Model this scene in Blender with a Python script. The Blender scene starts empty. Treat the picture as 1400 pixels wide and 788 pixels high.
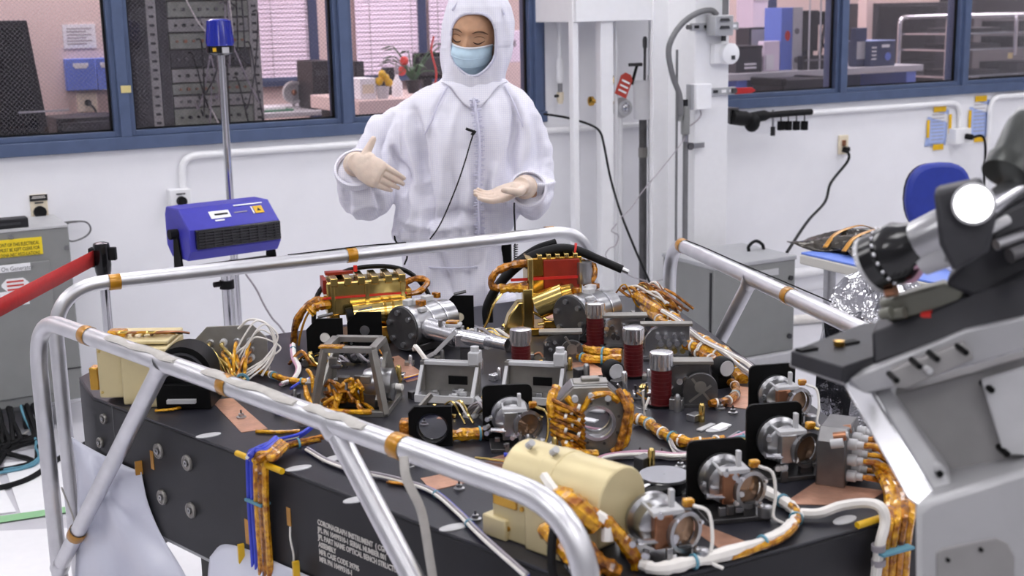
import bpy, math, random
from mathutils import Matrix, Vector, Euler
random.seed(7)
sc = bpy.context.scene
col = sc.collection
# ------------------------------------------------------------------ camera
F=1769.0; TH=math.atan(377/F); RO=0.021; YAW=math.radians(28.2); CZ=1.64
fw=(math.sin(YAW)*math.cos(TH), math.cos(YAW)*math.cos(TH), -math.sin(TH))
r0=(math.cos(YAW),-math.sin(YAW),0)
u0=(math.sin(YAW)*math.sin(TH), math.cos(YAW)*math.sin(TH), math.cos(TH))
rt=tuple(math.cos(RO)*a-math.sin(RO)*b for a,b in zip(r0,u0))
up=tuple(math.cos(RO)*b+math.sin(RO)*a for a,b in zip(r0,u0))
def ray(px,py):
    a=(px-700)/F; b=-(py-394)/F
    return tuple(fw[i]+a*rt[i]+b*up[i] for i in range(3))
def Z(px,py,z):
    d=ray(px,py); t=(z-CZ)/d[2]; return Vector((d[0]*t,d[1]*t,z))
def W(px,py,y):
    d=ray(px,py); t=y/d[1]; return Vector((d[0]*t,y,CZ+d[2]*t))
def D(px,py,t):
    d=ray(px,py); return Vector((d[0]*t,d[1]*t,CZ+d[2]*t))
def depth(p): return p[0]*fw[0]+p[1]*fw[1]+(p[2]-CZ)*fw[2]
def V(*a): return Vector(a)
cd=bpy.data.cameras.new('camera'); cam=bpy.data.objects.new('camera',cd); col.objects.link(cam)
cd.sensor_width=36; cd.lens=36*F/1400; cd.clip_start=.05; cd.clip_end=60
cam.matrix_world=Matrix(((rt[0],up[0],-fw[0],0),(rt[1],up[1],-fw[1],0),(rt[2],up[2],-fw[2],CZ),(0,0,0,1)))
cd.dof.use_dof=True; cd.dof.focus_distance=3.1; cd.dof.aperture_fstop=5.6
sc.camera=cam
# ------------------------------------------------------------------ world and exposure
w=bpy.data.worlds.new('world'); sc.world=w; w.use_nodes=True
w.node_tree.nodes['Background'].inputs[0].default_value=(.9,.92,1,1)
w.node_tree.nodes['Background'].inputs[1].default_value=.25
sc.view_settings.view_transform='Standard'; sc.view_settings.look='None'
sc.view_settings.gamma=1; sc.view_settings.exposure=0.0; sc.view_settings.use_curve_mapping=False
LAMP=8.3        # brightness of the clean-room ceiling panels
LAMP2=15.0       # brightness of the adjoining office panels
YW=5.742        # room-side face of the far wall
# ------------------------------------------------------------------ helpers
def lin(c):
    c=c/255.0
    return c/12.92 if c<=.04045 else ((c+.055)/1.055)**2.4
def rgb(c): return (lin(c[0]),lin(c[1]),lin(c[2]),1)
MATS={}
def mat(name,c,rough=.5,metal=0,noise=0,nscale=30,bump=0,bscale=60,trans=0,coat=0,emit=0,ior=1.45,c2=None,sheen=0,stretch=None,sss=0,spec=None):
    m=bpy.data.materials.new(name); m.use_nodes=True; nt=m.node_tree; b=nt.nodes['Principled BSDF']
    b.inputs['Base Color'].default_value=rgb(c); b.inputs['Roughness'].default_value=rough; b.inputs['Metallic'].default_value=metal
    b.inputs['Transmission Weight'].default_value=trans; b.inputs['Coat Weight'].default_value=coat; b.inputs['IOR'].default_value=ior
    if spec is not None: b.inputs['Specular IOR Level'].default_value=spec
    if sss: b.inputs['Subsurface Weight'].default_value=sss; b.inputs['Subsurface Radius'].default_value=(.01,.005,.003)
    if emit: b.inputs['Emission Color'].default_value=rgb(c); b.inputs['Emission Strength'].default_value=emit
    tc=nt.nodes.new('ShaderNodeTexCoord'); src=tc.outputs['Object']
    if stretch:
        mp=nt.nodes.new('ShaderNodeMapping'); mp.inputs['Scale'].default_value=stretch; nt.links.new(src,mp.inputs[0]); src=mp.outputs[0]
    if noise or c2:
        n=nt.nodes.new('ShaderNodeTexNoise'); n.inputs['Scale'].default_value=nscale; n.inputs['Detail'].default_value=4; nt.links.new(src,n.inputs['Vector'])
        r=nt.nodes.new('ShaderNodeValToRGB'); a=rgb(c)
        if c2: e=rgb(c2); lo,hi=a,e
        else: lo=tuple(x*(1-noise) for x in a[:3])+(1,); hi=tuple(min(1,x*(1+noise)) for x in a[:3])+(1,)
        r.color_ramp.elements[0].color=lo; r.color_ramp.elements[1].color=hi
        r.color_ramp.elements[0].position=.35; r.color_ramp.elements[1].position=.65
        nt.links.new(n.outputs['Fac'],r.inputs[0]); nt.links.new(r.outputs[0],b.inputs['Base Color'])
    if bump:
        n=nt.nodes.new('ShaderNodeTexNoise'); n.inputs['Scale'].default_value=bscale; n.inputs['Detail'].default_value=3; nt.links.new(src,n.inputs['Vector'])
        bp=nt.nodes.new('ShaderNodeBump'); bp.inputs['Strength'].default_value=bump; bp.inputs['Distance'].default_value=.01
        nt.links.new(n.outputs['Fac'],bp.inputs['Height']); nt.links.new(bp.outputs[0],b.inputs['Normal'])
    MATS[name]=m; return m
def Rz(a): return Matrix.Rotation(a,4,'Z')
def Rx(a): return Matrix.Rotation(a,4,'X')
def Ry(a): return Matrix.Rotation(a,4,'Y')
def Tr(x,y=None,z=None):
    return Matrix.Translation(Vector(x) if y is None else Vector((x,y,z)))
def axis_m(p,d):
    """matrix that maps local +Z to direction d, origin to p"""
    d=Vector(d).normalized(); return Matrix.Translation(Vector(p)) @ d.to_track_quat('Z','Y').to_matrix().to_4x4()
def cr(pts,k=6):
    pts=[Vector(p) for p in pts]; out=[]
    n=len(pts)
    for i in range(n-1):
        a=pts[i-1] if i else pts[0]*2-pts[1]; b=pts[i]; c=pts[i+1]; d=pts[i+2] if i+2<n else pts[-1]*2-pts[-2]
        for j in range(k):
            t=j/k; t2=t*t; t3=t2*t
            out.append(.5*((2*b)+(c-a)*t+(2*a-5*b+4*c-d)*t2+(3*b-a-3*c+d)*t3))
    out.append(pts[-1]); return out
def bendpath(pts,rad,k=8):
    """polyline with rounded corners of radius rad"""
    pts=[Vector(p) for p in pts]; out=[pts[0]]
    for i in range(1,len(pts)-1):
        a,b,c=pts[i-1],pts[i],pts[i+1]; d1=(a-b).normalized(); d2=(c-b).normalized()
        ang=d1.angle(d2); t=min(rad/math.tan(ang/2),(a-b).length*.49,(c-b).length*.49)
        p,q=b+d1*t,b+d2*t
        for j in range(k+1):
            s=j/k; out.append(p.lerp(b,s).lerp(b.lerp(q,s),s))
    out.append(pts[-1]); return out
class MB:
    def __init__(s): s.v=[]; s.f=[]; s.m=[]
    def add(s,vs,fs,M=None,mi=0):
        o=len(s.v)
        s.v+= [tuple(M@Vector(v)) for v in vs] if M is not None else [tuple(v) for v in vs]
        s.f+= [tuple(i+o for i in f) for f in fs]; s.m+=[mi]*len(fs); return s
    def box(s,c,size,M=None,mi=0,taper=1.0):
        x,y,z=[k/2 for k in size]; cx,cy,cz=c; t=taper
        vs=[(cx-x,cy-y,cz-z),(cx+x,cy-y,cz-z),(cx+x,cy+y,cz-z),(cx-x,cy+y,cz-z),(cx-x*t,cy-y*t,cz+z),(cx+x*t,cy-y*t,cz+z),(cx+x*t,cy+y*t,cz+z),(cx-x*t,cy+y*t,cz+z)]
        return s.add(vs,[(3,2,1,0),(4,5,6,7),(0,1,5,4),(1,2,6,5),(2,3,7,6),(3,0,4,7)],M,mi)
    def b2(s,a,b,M=None,mi=0):
        return s.box([(p+q)/2 for p,q in zip(a,b)],[abs(q-p) for p,q in zip(a,b)],M,mi)
    def bar(s,p,q,w,h,M=None,mi=0,upv=(0,0,1)):
        p,q=Vector(p),Vector(q); d=(q-p).normalized(); u=Vector(upv)
        if abs(d.dot(u))>.98: u=Vector((0,1,0))
        x=d.cross(u).normalized()*w/2; y=x.normalized().cross(d)*h/2
        vs=[p-x-y,p+x-y,p+x+y,p-x+y,q-x-y,q+x-y,q+x+y,q-x+y]
        return s.add(vs,[(0,1,2,3),(7,6,5,4),(4,5,1,0),(5,6,2,1),(6,7,3,2),(7,4,0,3)],M,mi)
    def lathe(s,prof,M=None,n=24,mi=0,cap=True,sx=1,sy=1):
        vs=[]; fs=[]
        for r,z in prof:
            for i in range(n):
                a=2*math.pi*i/n; vs.append((r*math.cos(a)*sx,r*math.sin(a)*sy,z))
        for k in range(len(prof)-1):
            for i in range(n):
                j=(i+1)%n; fs.append((k*n+i,k*n+j,(k+1)*n+j,(k+1)*n+i))
        if cap:
            fs.append(tuple(reversed(range(n)))); fs.append(tuple(range((len(prof)-1)*n,len(prof)*n)))
        return s.add(vs,fs,M,mi)
    def cyl(s,p,q,r,r2=None,n=16,M=None,mi=0,cap=True):
        p,q=Vector(p),Vector(q); L=(q-p).length; A=axis_m(p,q-p)
        return s.lathe([(r,0),(r if r2 is None else r2,L)],(M@A if M is not None else A),n,mi,cap)
    def ring(s,p,d,ro,ri,h,n=24,M=None,mi=0):
        A=axis_m(p,d)
        return s.lathe([(ri,0),(ro,0),(ro,h),(ri,h),(ri,0)],(M@A if M is not None else A),n,mi,False)
    def tube(s,pts,r,n=8,M=None,mi=0,cap=True,flat=1.0):
        pts=[Vector(p) for p in pts]; N=len(pts); rr=r if isinstance(r,(list,tuple)) else [r]*N
        vs=[]; fs=[]; prev=None
        for i,p in enumerate(pts):
            d=(pts[min(i+1,N-1)]-pts[max(i-1,0)])
            d=d.normalized() if d.length>1e-9 else Vector((0,0,1))
            if prev is None:
                u=Vector((0,0,1)) if abs(d.z)<.9 else Vector((1,0,0)); x=d.cross(u).normalized()
            else:
                x=(prev-d*prev.dot(d)); x=x.normalized() if x.length>1e-6 else d.orthogonal().normalized()
            prev=x; y=d.cross(x)
            for k in range(n):
                a=2*math.pi*k/n; vs.append(p+(x*math.cos(a)+y*math.sin(a)*flat)*rr[i])
        for i in range(N-1):
            for k in range(n):
                j=(k+1)%n; fs.append((i*n+k,i*n+j,(i+1)*n+j,(i+1)*n+k))
        if cap: fs.append(tuple(reversed(range(n)))); fs.append(tuple(range((N-1)*n,N*n)))
        return s.add(vs,fs,M,mi)
    def prism(s,poly,z0,z1,M=None,mi=0):
        n=len(poly); vs=[(x,y,z0) for x,y in poly]+[(x,y,z1) for x,y in poly]
        fs=[tuple(reversed(range(n))),tuple(range(n,2*n))]+[(i,(i+1)%n,n+(i+1)%n,n+i) for i in range(n)]
        return s.add(vs,fs,M,mi)
    def holed(s,poly,hc,hr,z0,z1,M=None,mi=0,n=28):
        """convex polygon plate with a round hole"""
        hx,hy=hc; N=len(poly)
        angs=[2*math.pi*i/n for i in range(n)]+[math.atan2(y-hy,x-hx)%(2*math.pi) for x,y in poly]
        angs=sorted(set(round(a,5) for a in angs)); out=[]
        for a in angs:
            dx,dy=math.cos(a),math.sin(a); best=None
            for i in range(N):
                x1,y1=poly[i]; x2,y2=poly[(i+1)%N]; ex,ey=x2-x1,y2-y1; den=dx*ey-dy*ex
                if abs(den)<1e-12: continue
                t=((x1-hx)*ey-(y1-hy)*ex)/den; u=((x1-hx)*dy-(y1-hy)*dx)/den
                if t>0 and -1e-4<=u<=1+1e-4 and (best is None or t>best): best=t
            out.append((hx+dx*best,hy+dy*best,hx+dx*hr,hy+dy*hr))
        m=len(out); vs=[]
        for z in (z0,z1):
            vs+=[(o[0],o[1],z) for o in out]; vs+=[(o[2],o[3],z) for o in out]
        fs=[]
        for i in range(m):
            j=(i+1)%m
            fs+=[(i,m+i,m+j,j),(2*m+i,2*m+j,3*m+j,3*m+i),(i,j,2*m+j,2*m+i),(m+j,m+i,3*m+i,3*m+j)]
        return s.add(vs,fs,M,mi)
    def ball(s,c,r,n=12,M=None,mi=0,sz=1.0):
        prof=[(max(1e-4,r*math.sin(math.pi*k/8)),-r*sz*math.cos(math.pi*k/8)) for k in range(9)]
        A=Tr(c); return s.lathe(prof,(M@A if M is not None else A),n,mi)
    def grid(s,fn,nu,nv,M=None,mi=0):
        vs=[fn(i/nu,j/nv) for j in range(nv+1) for i in range(nu+1)]
        fs=[(j*(nu+1)+i,j*(nu+1)+i+1,(j+1)*(nu+1)+i+1,(j+1)*(nu+1)+i) for j in range(nv) for i in range(nu)]
        return s.add(vs,fs,M,mi)
    def build(s,name,mats,parent=None,bevel=0,smooth=True,label=None,thick=0,sub=0,angle=38,kind=None):
        me=bpy.data.meshes.new(name); me.from_pydata(s.v,[],s.f); me.update()
        ml=mats if isinstance(mats,(list,tuple)) else [mats]
        for m in ml: me.materials.append(MATS[m] if isinstance(m,str) else m)
        if len(ml)>1: me.polygons.foreach_set('material_index',s.m)
        if smooth:
            me.shade_smooth(); me.set_sharp_from_angle(angle=math.radians(angle))
        o=bpy.data.objects.new(name,me); col.objects.link(o)
        if parent is not None: o.parent=parent
        if thick: md=o.modifiers.new('Solid','SOLIDIFY'); md.thickness=thick; md.offset=0
        if sub: md=o.modifiers.new('Sub','SUBSURF'); md.levels=sub; md.render_levels=sub
        if bevel:
            md=o.modifiers.new('Bevel','BEVEL'); md.width=bevel; md.segments=2; md.limit_method='ANGLE'; md.angle_limit=math.radians(50)
        if label: o['label']=label
        if kind: o['kind']=kind
        return o
def tag(o,label,cat,group=None):
    o['label']=label; o['category']=cat
    if group: o['group']=group
    return o
def thing(name,label,cat,loc=(0,0,0),rz=0,group=None):
    o=bpy.data.objects.new(name,None); col.objects.link(o); o.location=loc; o.rotation_euler=(0,0,rz); o.empty_display_size=.05
    return tag(o,label,cat,group)
def struct(o):
    o['kind']='structure'; return o
def copy_tree(o,parent=None):
    c=o.copy(); col.objects.link(c); c.parent=parent
    for ch in list(o.children): copy_tree(ch,c)
    return c
def text(body,size,M,matname,parent=None,name='lettering',align='LEFT',squash=1.0,ex=.0004,bold=0):
    cu=bpy.data.curves.new(name,'FONT'); cu.body=body; cu.size=size; cu.align_x=align; cu.extrude=ex; cu.resolution_u=2; cu.space_line=1.0; cu.offset=bold
    t=bpy.data.objects.new(name,cu); col.objects.link(t); bpy.context.view_layer.update()
    me=bpy.data.meshes.new_from_object(t.evaluated_get(bpy.context.evaluated_depsgraph_get()))
    bpy.data.objects.remove(t); bpy.data.curves.remove(cu)
    me.transform(M@Matrix.Diagonal((squash,1,1,1))); me.materials.clear(); me.materials.append(MATS[matname])
    o=bpy.data.objects.new(name,me); col.objects.link(o)
    if parent is not None: o.parent=parent
    return o
def rect(x0,y0,x1,y1,Y):
    cx,cy=(x0+x1)/2,(y0+y1)/2
    return W(x0,cy,Y).x,W(x1,cy,Y).x,W(cx,y1,Y).z,W(cx,y0,Y).z     # X0,X1,Zbottom,Ztop
# ------------------------------------------------------------------ materials
mat('wall_paint',(236,236,240),.45,noise=.015,nscale=6,bump=.03,bscale=120)
mat('floor_vinyl',(206,205,211),.3,noise=.03,nscale=8)
mat('ceiling_white',(238,238,240),.7,noise=.01)
mat('blue_paint',(78,92,122),.4,noise=.06,nscale=15)
mat('blue_paint_dark',(52,64,96),.45,noise=.05)
mat('post_white',(236,236,238),.35,noise=.01)
mat('alcove_grey',(214,214,216),.6,noise=.02)
mat('pink_wall',(228,206,198),.7,noise=.02,nscale=4)
mat('blind_white',(240,226,240),.6,noise=.01)
mat('office_floor',(150,140,140),.5,noise=.05)
mat('dark_panel',(26,26,30),.5,noise=.1)
mat('dark_grey',(52,52,56),.5,noise=.06)
mat('mid_grey',(112,112,114),.5,noise=.04)
mat('cabinet_grey',(134,135,134),.5,noise=.03,nscale=12)
mat('light_grey',(190,190,192),.45,noise=.03)
mat('grey_box',(166,167,170),.4,noise=.03)
mat('aluminium',(222,222,225),.36,.85,noise=.06,nscale=14,bump=.02,bscale=40)
mat('alu_bright',(222,222,225),.22,.95,noise=.03)
mat('steel',(170,170,172),.28,.95,noise=.08,nscale=25)
mat('motor_grey',(70,72,70),.35,.5,noise=.06)
mat('steel_dark',(104,103,104),.38,.9,noise=.12,nscale=30)
mat('titanium',(150,147,142),.42,.85,noise=.08,nscale=30)
mat('chrome',(220,220,224),.08,1)
mat('gold',(200,156,72),.2,1,noise=.10,nscale=20)
mat('gold_pale',(216,190,118),.18,1,noise=.06,nscale=18)
mat('beige_gold',(216,201,156),.4,.2,noise=.04,nscale=10)
mat('bench_black',(40,40,47),.36,spec=.4,noise=.12,nscale=18,bump=.03,bscale=200)
mat('bench_side',(36,36,40),.45,spec=.3,noise=.10,nscale=14)
mat('black_anodised',(9,9,10),.55,noise=.2,spec=.18)
mat('black_rubber',(18,18,20),.6,noise=.2,spec=.25)
mat('black_gloss',(14,14,16),.2,coat=.3)
mat('copper_tape',(206,158,134),.38,.65,noise=.10,nscale=40,bump=.12,bscale=160)
mat('copper',(158,112,86),.32,.9,noise=.12,nscale=30)
mat('kapton',(150,82,8),.2,.3,c2=(240,178,26),nscale=70,bump=.5,bscale=150,coat=.6)
mat('kapton_dark',(96,48,8),.22,.3,c2=(204,132,22),nscale=70,bump=.5,bscale=150,coat=.6)
mat('kapton_tape',(186,130,30),.28,.25,noise=.12,nscale=30,coat=.3)
mat('yellow_tape',(226,180,30),.4,noise=.08)
mat('wire_white',(236,232,226),.45,noise=.04)
mat('wire_grey',(158,152,158),.5,noise=.08)
mat('wire_blue',(58,72,196),.4,noise=.1)
mat('wire_pink',(196,150,170),.5)
mat('tie_teal',(96,150,170),.5)
mat('dark_red',(84,18,22),.35,noise=.1,nscale=50,coat=.2)
mat('red_cover',(140,38,22),.35,noise=.12)
mat('red_tag',(206,40,34),.45,noise=.05)
mat('red_belt',(178,36,36),.6,noise=.06,nscale=80)
mat('heater_blue',(62,60,170),.38,noise=.04)
mat('chair_blue',(40,58,150),.45,noise=.05)
mat('table_blue',(110,140,224),.4,noise=.03)
mat('table_edge',(196,194,186),.5)
mat('paper_white',(240,240,242),.7,noise=.01)
mat('paper_blue',(168,186,232),.7,noise=.04,nscale=30)
mat('binder_blue',(106,130,214),.5,noise=.03)
mat('ivory',(226,214,190),.45)
mat('sign_yellow',(236,208,40),.5)
mat('ink_black',(20,20,20),.6)
mat('print_white',(214,210,204),.6)
mat('print_red',(196,60,50),.6)
mat('tag_red',(184,64,52),.5)
mat('green_mat',(76,130,100),.6)
mat('floor_tape',(150,200,150),.5)
mat('suit_white',(222,221,236),.75,noise=.01,nscale=90,bump=.16,bscale=26,sheen=.3)
mat('suit_seam',(212,211,228),.75)
mat('skin',(196,152,120),.5,noise=.05,nscale=60,sss=.12)
mat('brow',(92,66,48),.7)
mat('lash',(58,40,32),.6)
mat('mask_blue',(200,226,242),.75,noise=.03,nscale=60)
mat('mask_white',(232,236,242),.7)
mat('glove_latex',(226,206,190),.45,noise=.05,nscale=50,bump=.12,bscale=90,sss=.1)
mat('film_white',(212,214,228),.28,noise=.03,nscale=5,bump=.25,bscale=7)
mat('foil',(176,176,180),.18,1,bump=.9,bscale=22)
mat('bag_clear',(70,66,60),.12,.3,noise=.4,nscale=20,bump=.5,bscale=25)
mat('leaf',(60,96,58),.5,noise=.2)
mat('flower',(206,70,60),.6)
mat('tape_yellow_pale',(206,190,130),.5)
mat('beacon_blue',(20,36,150),.15,coat=.6)
mat('module_green',(146,152,138),.5,noise=.15,nscale=20)
mat('module_grey',(166,166,160),.5,noise=.12,nscale=20)
mat('mirror',(236,236,238),.03,1)
mat('lens_glass',(150,120,96),.08,.6)
mat('tool_grey',(172,172,174),.45,.3,noise=.04,nscale=15)
mat('tool_panel',(142,140,140),.5,.2,noise=.04)
mat('tool_black',(42,42,47),.5,noise=.1)
mat('sleeve_grey',(184,180,174),.5,noise=.08,nscale=40,bump=.2,bscale=60)
mat('room_grey',(150,150,154),.6,noise=.03)
mat('puck_glass',(150,150,156),.12,.7)
mat('olive_grey',(120,120,110),.4,.4)
def lampmat(name,c,e):
    m=bpy.data.materials.new(name); m.use_nodes=True; nt=m.node_tree; nt.nodes.clear()
    o=nt.nodes.new('ShaderNodeOutputMaterial'); em=nt.nodes.new('ShaderNodeEmission'); em.inputs[0].default_value=c; em.inputs[1].default_value=e
    nt.links.new(em.outputs[0],o.inputs[0]); MATS[name]=m
lampmat('lamp_room',(1,.985,1,1),LAMP)
lampmat('lamp_office',(1,.9,.94,1),LAMP2)
lampmat('lens_light',(1,1,1,1),6.0)
def glassmat():
    m=bpy.data.materials.new('wire_glass'); m.use_nodes=True; nt=m.node_tree; nt.nodes.clear(); N=nt.nodes.new; L=nt.links.new
    o=N('ShaderNodeOutputMaterial'); t=N('ShaderNodeBsdfTransparent'); t.inputs[0].default_value=(.93,.92,.95,1)
    g=N('ShaderNodeBsdfGlossy'); g.inputs['Roughness'].default_value=.02; fr=N('ShaderNodeFresnel'); fr.inputs[0].default_value=1.3
    mx=N('ShaderNodeMixShader'); L(fr.outputs[0],mx.inputs[0]); L(t.outputs[0],mx.inputs[1]); L(g.outputs[0],mx.inputs[2])
    wire=N('ShaderNodeBsdfDiffuse'); wire.inputs[0].default_value=(.45,.42,.45,1)
    tc=N('ShaderNodeTexCoord'); sx=N('ShaderNodeSeparateXYZ'); L(tc.outputs['Object'],sx.inputs[0])
    outs=[]
    for op in ('ADD','SUBTRACT'):
        a=N('ShaderNodeMath'); a.operation=op; L(sx.outputs['X'],a.inputs[0]); L(sx.outputs['Z'],a.inputs[1])
        b=N('ShaderNodeMath'); b.operation='MULTIPLY'; b.inputs[1].default_value=52; L(a.outputs[0],b.inputs[0])
        c=N('ShaderNodeMath'); c.operation='FRACT'; L(b.outputs[0],c.inputs[0])
        d=N('ShaderNodeMath'); d.operation='LESS_THAN'; d.inputs[1].default_value=.12; L(c.outputs[0],d.inputs[0]); outs.append(d)
    mxx=N('ShaderNodeMath'); mxx.operation='MAXIMUM'; L(outs[0].outputs[0],mxx.inputs[0]); L(outs[1].outputs[0],mxx.inputs[1])
    sc_=N('ShaderNodeMath'); sc_.operation='MULTIPLY'; sc_.inputs[1].default_value=.2; L(mxx.outputs[0],sc_.inputs[0])
    m2=N('ShaderNodeMixShader'); L(sc_.outputs[0],m2.inputs[0]); L(mx.outputs[0],m2.inputs[1]); L(wire.outputs[0],m2.inputs[2]); L(m2.outputs[0],o.inputs[0])
    MATS['wire_glass']=m
glassmat()
def clearmat(name,c,rough,op):
    m=bpy.data.materials.new(name); m.use_nodes=True; nt=m.node_tree; b=nt.nodes['Principled BSDF']
    b.inputs['Base Color'].default_value=rgb(c); b.inputs['Roughness'].default_value=rough; b.inputs['Alpha'].default_value=op; MATS[name]=m
clearmat('clear_plastic',(200,200,206),.12,.35)
# ================================================================== the room
XL,XR,YB=-3.4,9.2,-4.0; HC=3.05
m=MB(); m.b2((XL,YB,-.1),(XR,YW+.16,0)); struct(m.build('floor','floor_vinyl',smooth=False))
m=MB(); m.b2((XL,YB,HC),(XR,YW+.16,HC+.1)); struct(m.build('ceiling','ceiling_white',smooth=False))
m=MB(); m.b2((XL-.15,YB,0),(XL,YW,HC)); struct(m.build('wall_left','room_grey',smooth=False))
m=MB(); m.b2((XR,YB,0),(XR+.15,YW,HC)); struct(m.build('wall_right','room_grey',smooth=False))
m=MB(); m.b2((XL,YB-.15,0),(XR,YB,HC)); struct(m.build('wall_rear','room_grey',smooth=False))
# far wall with two window openings
SILL,HEAD=1.093,2.36
W1=(-1.84,3.29); W2=(4.21,8.26); WT=.16
m=MB()
m.b2((XL,YW,0),(XR,YW+WT,SILL)); m.b2((XL,YW,HEAD),(XR,YW+WT,HC))
for a,b in ((XL,W1[0]),(W1[1],W2[0]),(W2[1],XR)): m.b2((a,YW,SILL),(b,YW+WT,HEAD))
struct(m.build('wall_back','wall_paint',smooth=False))
m=MB(); m.b2((XL,YW-.012,0),(XR,YW,.1)); struct(m.build('baseboard_back','wall_paint',bevel=.003))
def window(name,x0,x1,mull,n):
    e=bpy.data.objects.new(name,None); col.objects.link(e); struct(e)
    y0,y1=YW-.03,YW+.12
    m=MB(); m.b2((x0,y0,SILL),(x1,y1,SILL+.055)); m.b2((x0,y0+.022,SILL+.055),(x1,y1-.02,SILL+.08)); m.build('window_sill','blue_paint',e,bevel=.003)
    m=MB(); m.b2((x0,y0,HEAD-.07),(x1,y1,HEAD)); m.build('window_head','blue_paint',e,bevel=.003)
    xs=[x0+.045]+list(mull)+[x1-.045]
    for x in xs:
        m=MB(); m.b2((x-.024,y0,SILL+.055),(x+.024,y1,HEAD-.07)); m.b2((x-.045,y0+.02,SILL+.055),(x+.045,y1-.03,HEAD-.07)); m.build('mullion','blue_paint',e,bevel=.003)
    for a,b in zip(xs[:-1],xs[1:]):
        m=MB(); m.b2((a+.045,YW+.035,SILL+.08),(b-.045,YW+.041,HEAD-.07)); m.build('pane','wire_glass',e,smooth=False)
        m=MB()
        for q in (a+.05,b-.05): m.b2((q-.005,YW+.02,SILL+.08),(q+.005,YW+.034,HEAD-.07))
        m.b2((a+.045,YW+.02,SILL+.08),(b-.045,YW+.034,SILL+.088)); m.build('gasket','black_rubber',e,smooth=False)
    return e
w1=window('window_1',W1[0],W1[1],(-.82,.185,1.196,2.214),1)
w2=window('window_2',W2[0],W2[1],(5.257,6.235,7.21),2)
p=W(172,122,YW-.03); m=MB(); m.box((p.x,YW-.0315,p.z),(.042,.003,.03)); m.build('tape_piece','tape_yellow_pale',w1)
# ceiling light panels
k=0
for X in (-1.8,.6,3.0,5.4,7.8):
    for Y in (-2.6,-.6,1.4,3.4,5.0):
        if Y==5.0 and X in (-1.8,7.8): pass
        t=thing('ceiling_light','white fluorescent ceiling panel above the clean room floor','light',(X,Y,HC),0,'ceiling panels of the clean room')
        m=MB(); m.box((0,0,-.004),(1.24,.62,.008)); m.build('frame','light_grey',t)
        m=MB(); m.box((0,0,-.010),(1.18,.56,.004)); m.build('diffuser','lamp_room',t,smooth=False)
# ================================================================== adjoining room behind the glass
OY=9.6
m=MB(); m.b2((-4,YW+.16,-.1),(11,OY+.2,0)); struct(m.build('floor_office','office_floor',smooth=False))
m=MB(); m.b2((-4,YW+.16,2.8),(11,OY+.2,2.9)); struct(m.build('ceiling_office','ceiling_white',smooth=False))
m=MB(); m.b2((-4,OY,0),(11,OY+.15,2.8)); struct(m.build('wall_office','pink_wall',smooth=False))
m=MB(); m.b2((-4.1,YW+.16,0),(-4,OY,2.8)); struct(m.build('wall_office_left','pink_wall',smooth=False))
m=MB(); m.b2((11,YW+.16,0),(11.1,OY,2.8)); struct(m.build('wall_office_right','pink_wall',smooth=False))
for X in (-1.4,1.4,4.2,7.2,9.8):
    for Y in (6.9,8.4):
        t=thing('office_ceiling_light','pale office ceiling panel behind the windows','light',(X,Y,2.8),0,'ceiling panels of the office')
        m=MB(); m.box((0,0,-.004),(1.24,.62,.008)); m.build('frame','light_grey',t)
        m=MB(); m.box((0,0,-.010),(1.18,.56,.004)); m.build('diffuser','lamp_office',t,smooth=False)
# pink partition with a notice and two blue binders, close behind the first panes
PY=7.3
x1=W(163,60,PY).x
pt=MB(); pt.b2((-3.5,PY,0),(x1+.25,PY+.08,2.8)); struct(pt.build('wall_partition','pink_wall',smooth=False))
X0,X1,Z0,Z1=rect(86,33,131,66,PY-.004); m=MB(); m.b2((X0,PY-.005,Z0),(X1,PY,Z1)); o=m.build('notice','paper_white'); tag(o,'white printed notice pinned above the blue binders on the pink wall','notice')
m=MB()
for i in range(6): zz=Z1-.02-i*(Z1-Z0-.03)/6; m.b2((X0+.02,PY-.006,zz-.006),(X1-.02-.03*(i%2),PY-.005,zz))
m.build('printed_lines','wire_grey',o,kind='stuff')
for a,b,c_,d,lab in ((90,80,132,124,'blue binder with white title hanging beneath the printed notice'),(132,79,155,123,'blue binder half hidden by the window mullion beside another binder')):
    X0,X1,Z0,Z1=rect(a,b,c_,d,PY-.05); t=thing('binder',lab,'binder',((X0+X1)/2,PY-.03,Z0))
    w_=X1-X0; h=Z1-Z0; m=MB(); m.box((0,0,h/2),(w_,.05,h)); m.build('cover','binder_blue',t,bevel=.004)
    m=MB(); m.box((0,-.026,h*.8),(w_*.5,.002,.02)); m.box((0,-.026,h*.73),(w_*.4,.002,.012)); m.build('title','paper_white',t)
t=thing('wall_rack','white wall rack with an outlet under the blue binders','rack',(W(118,140,PY).x,PY,W(118,140,PY).z))
m=MB(); m.box((0,-.02,0),(.10,.04,.1)); m.build('outlet_plate','ivory',t,bevel=.004); m=MB(); m.cyl((0,-.04,-.0),(0,-.06,-.0),.018,n=10); m.build('plug','black_rubber',t)
p0=V(.0,-.06,0); m=MB(); m.tube(cr([p0,p0+V(.03,-.03,-.05),p0+V(.05,-.01,-.2),p0+V(.06,0,-.4)]),.006,6); m.build('cord','black_rubber',t)
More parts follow.
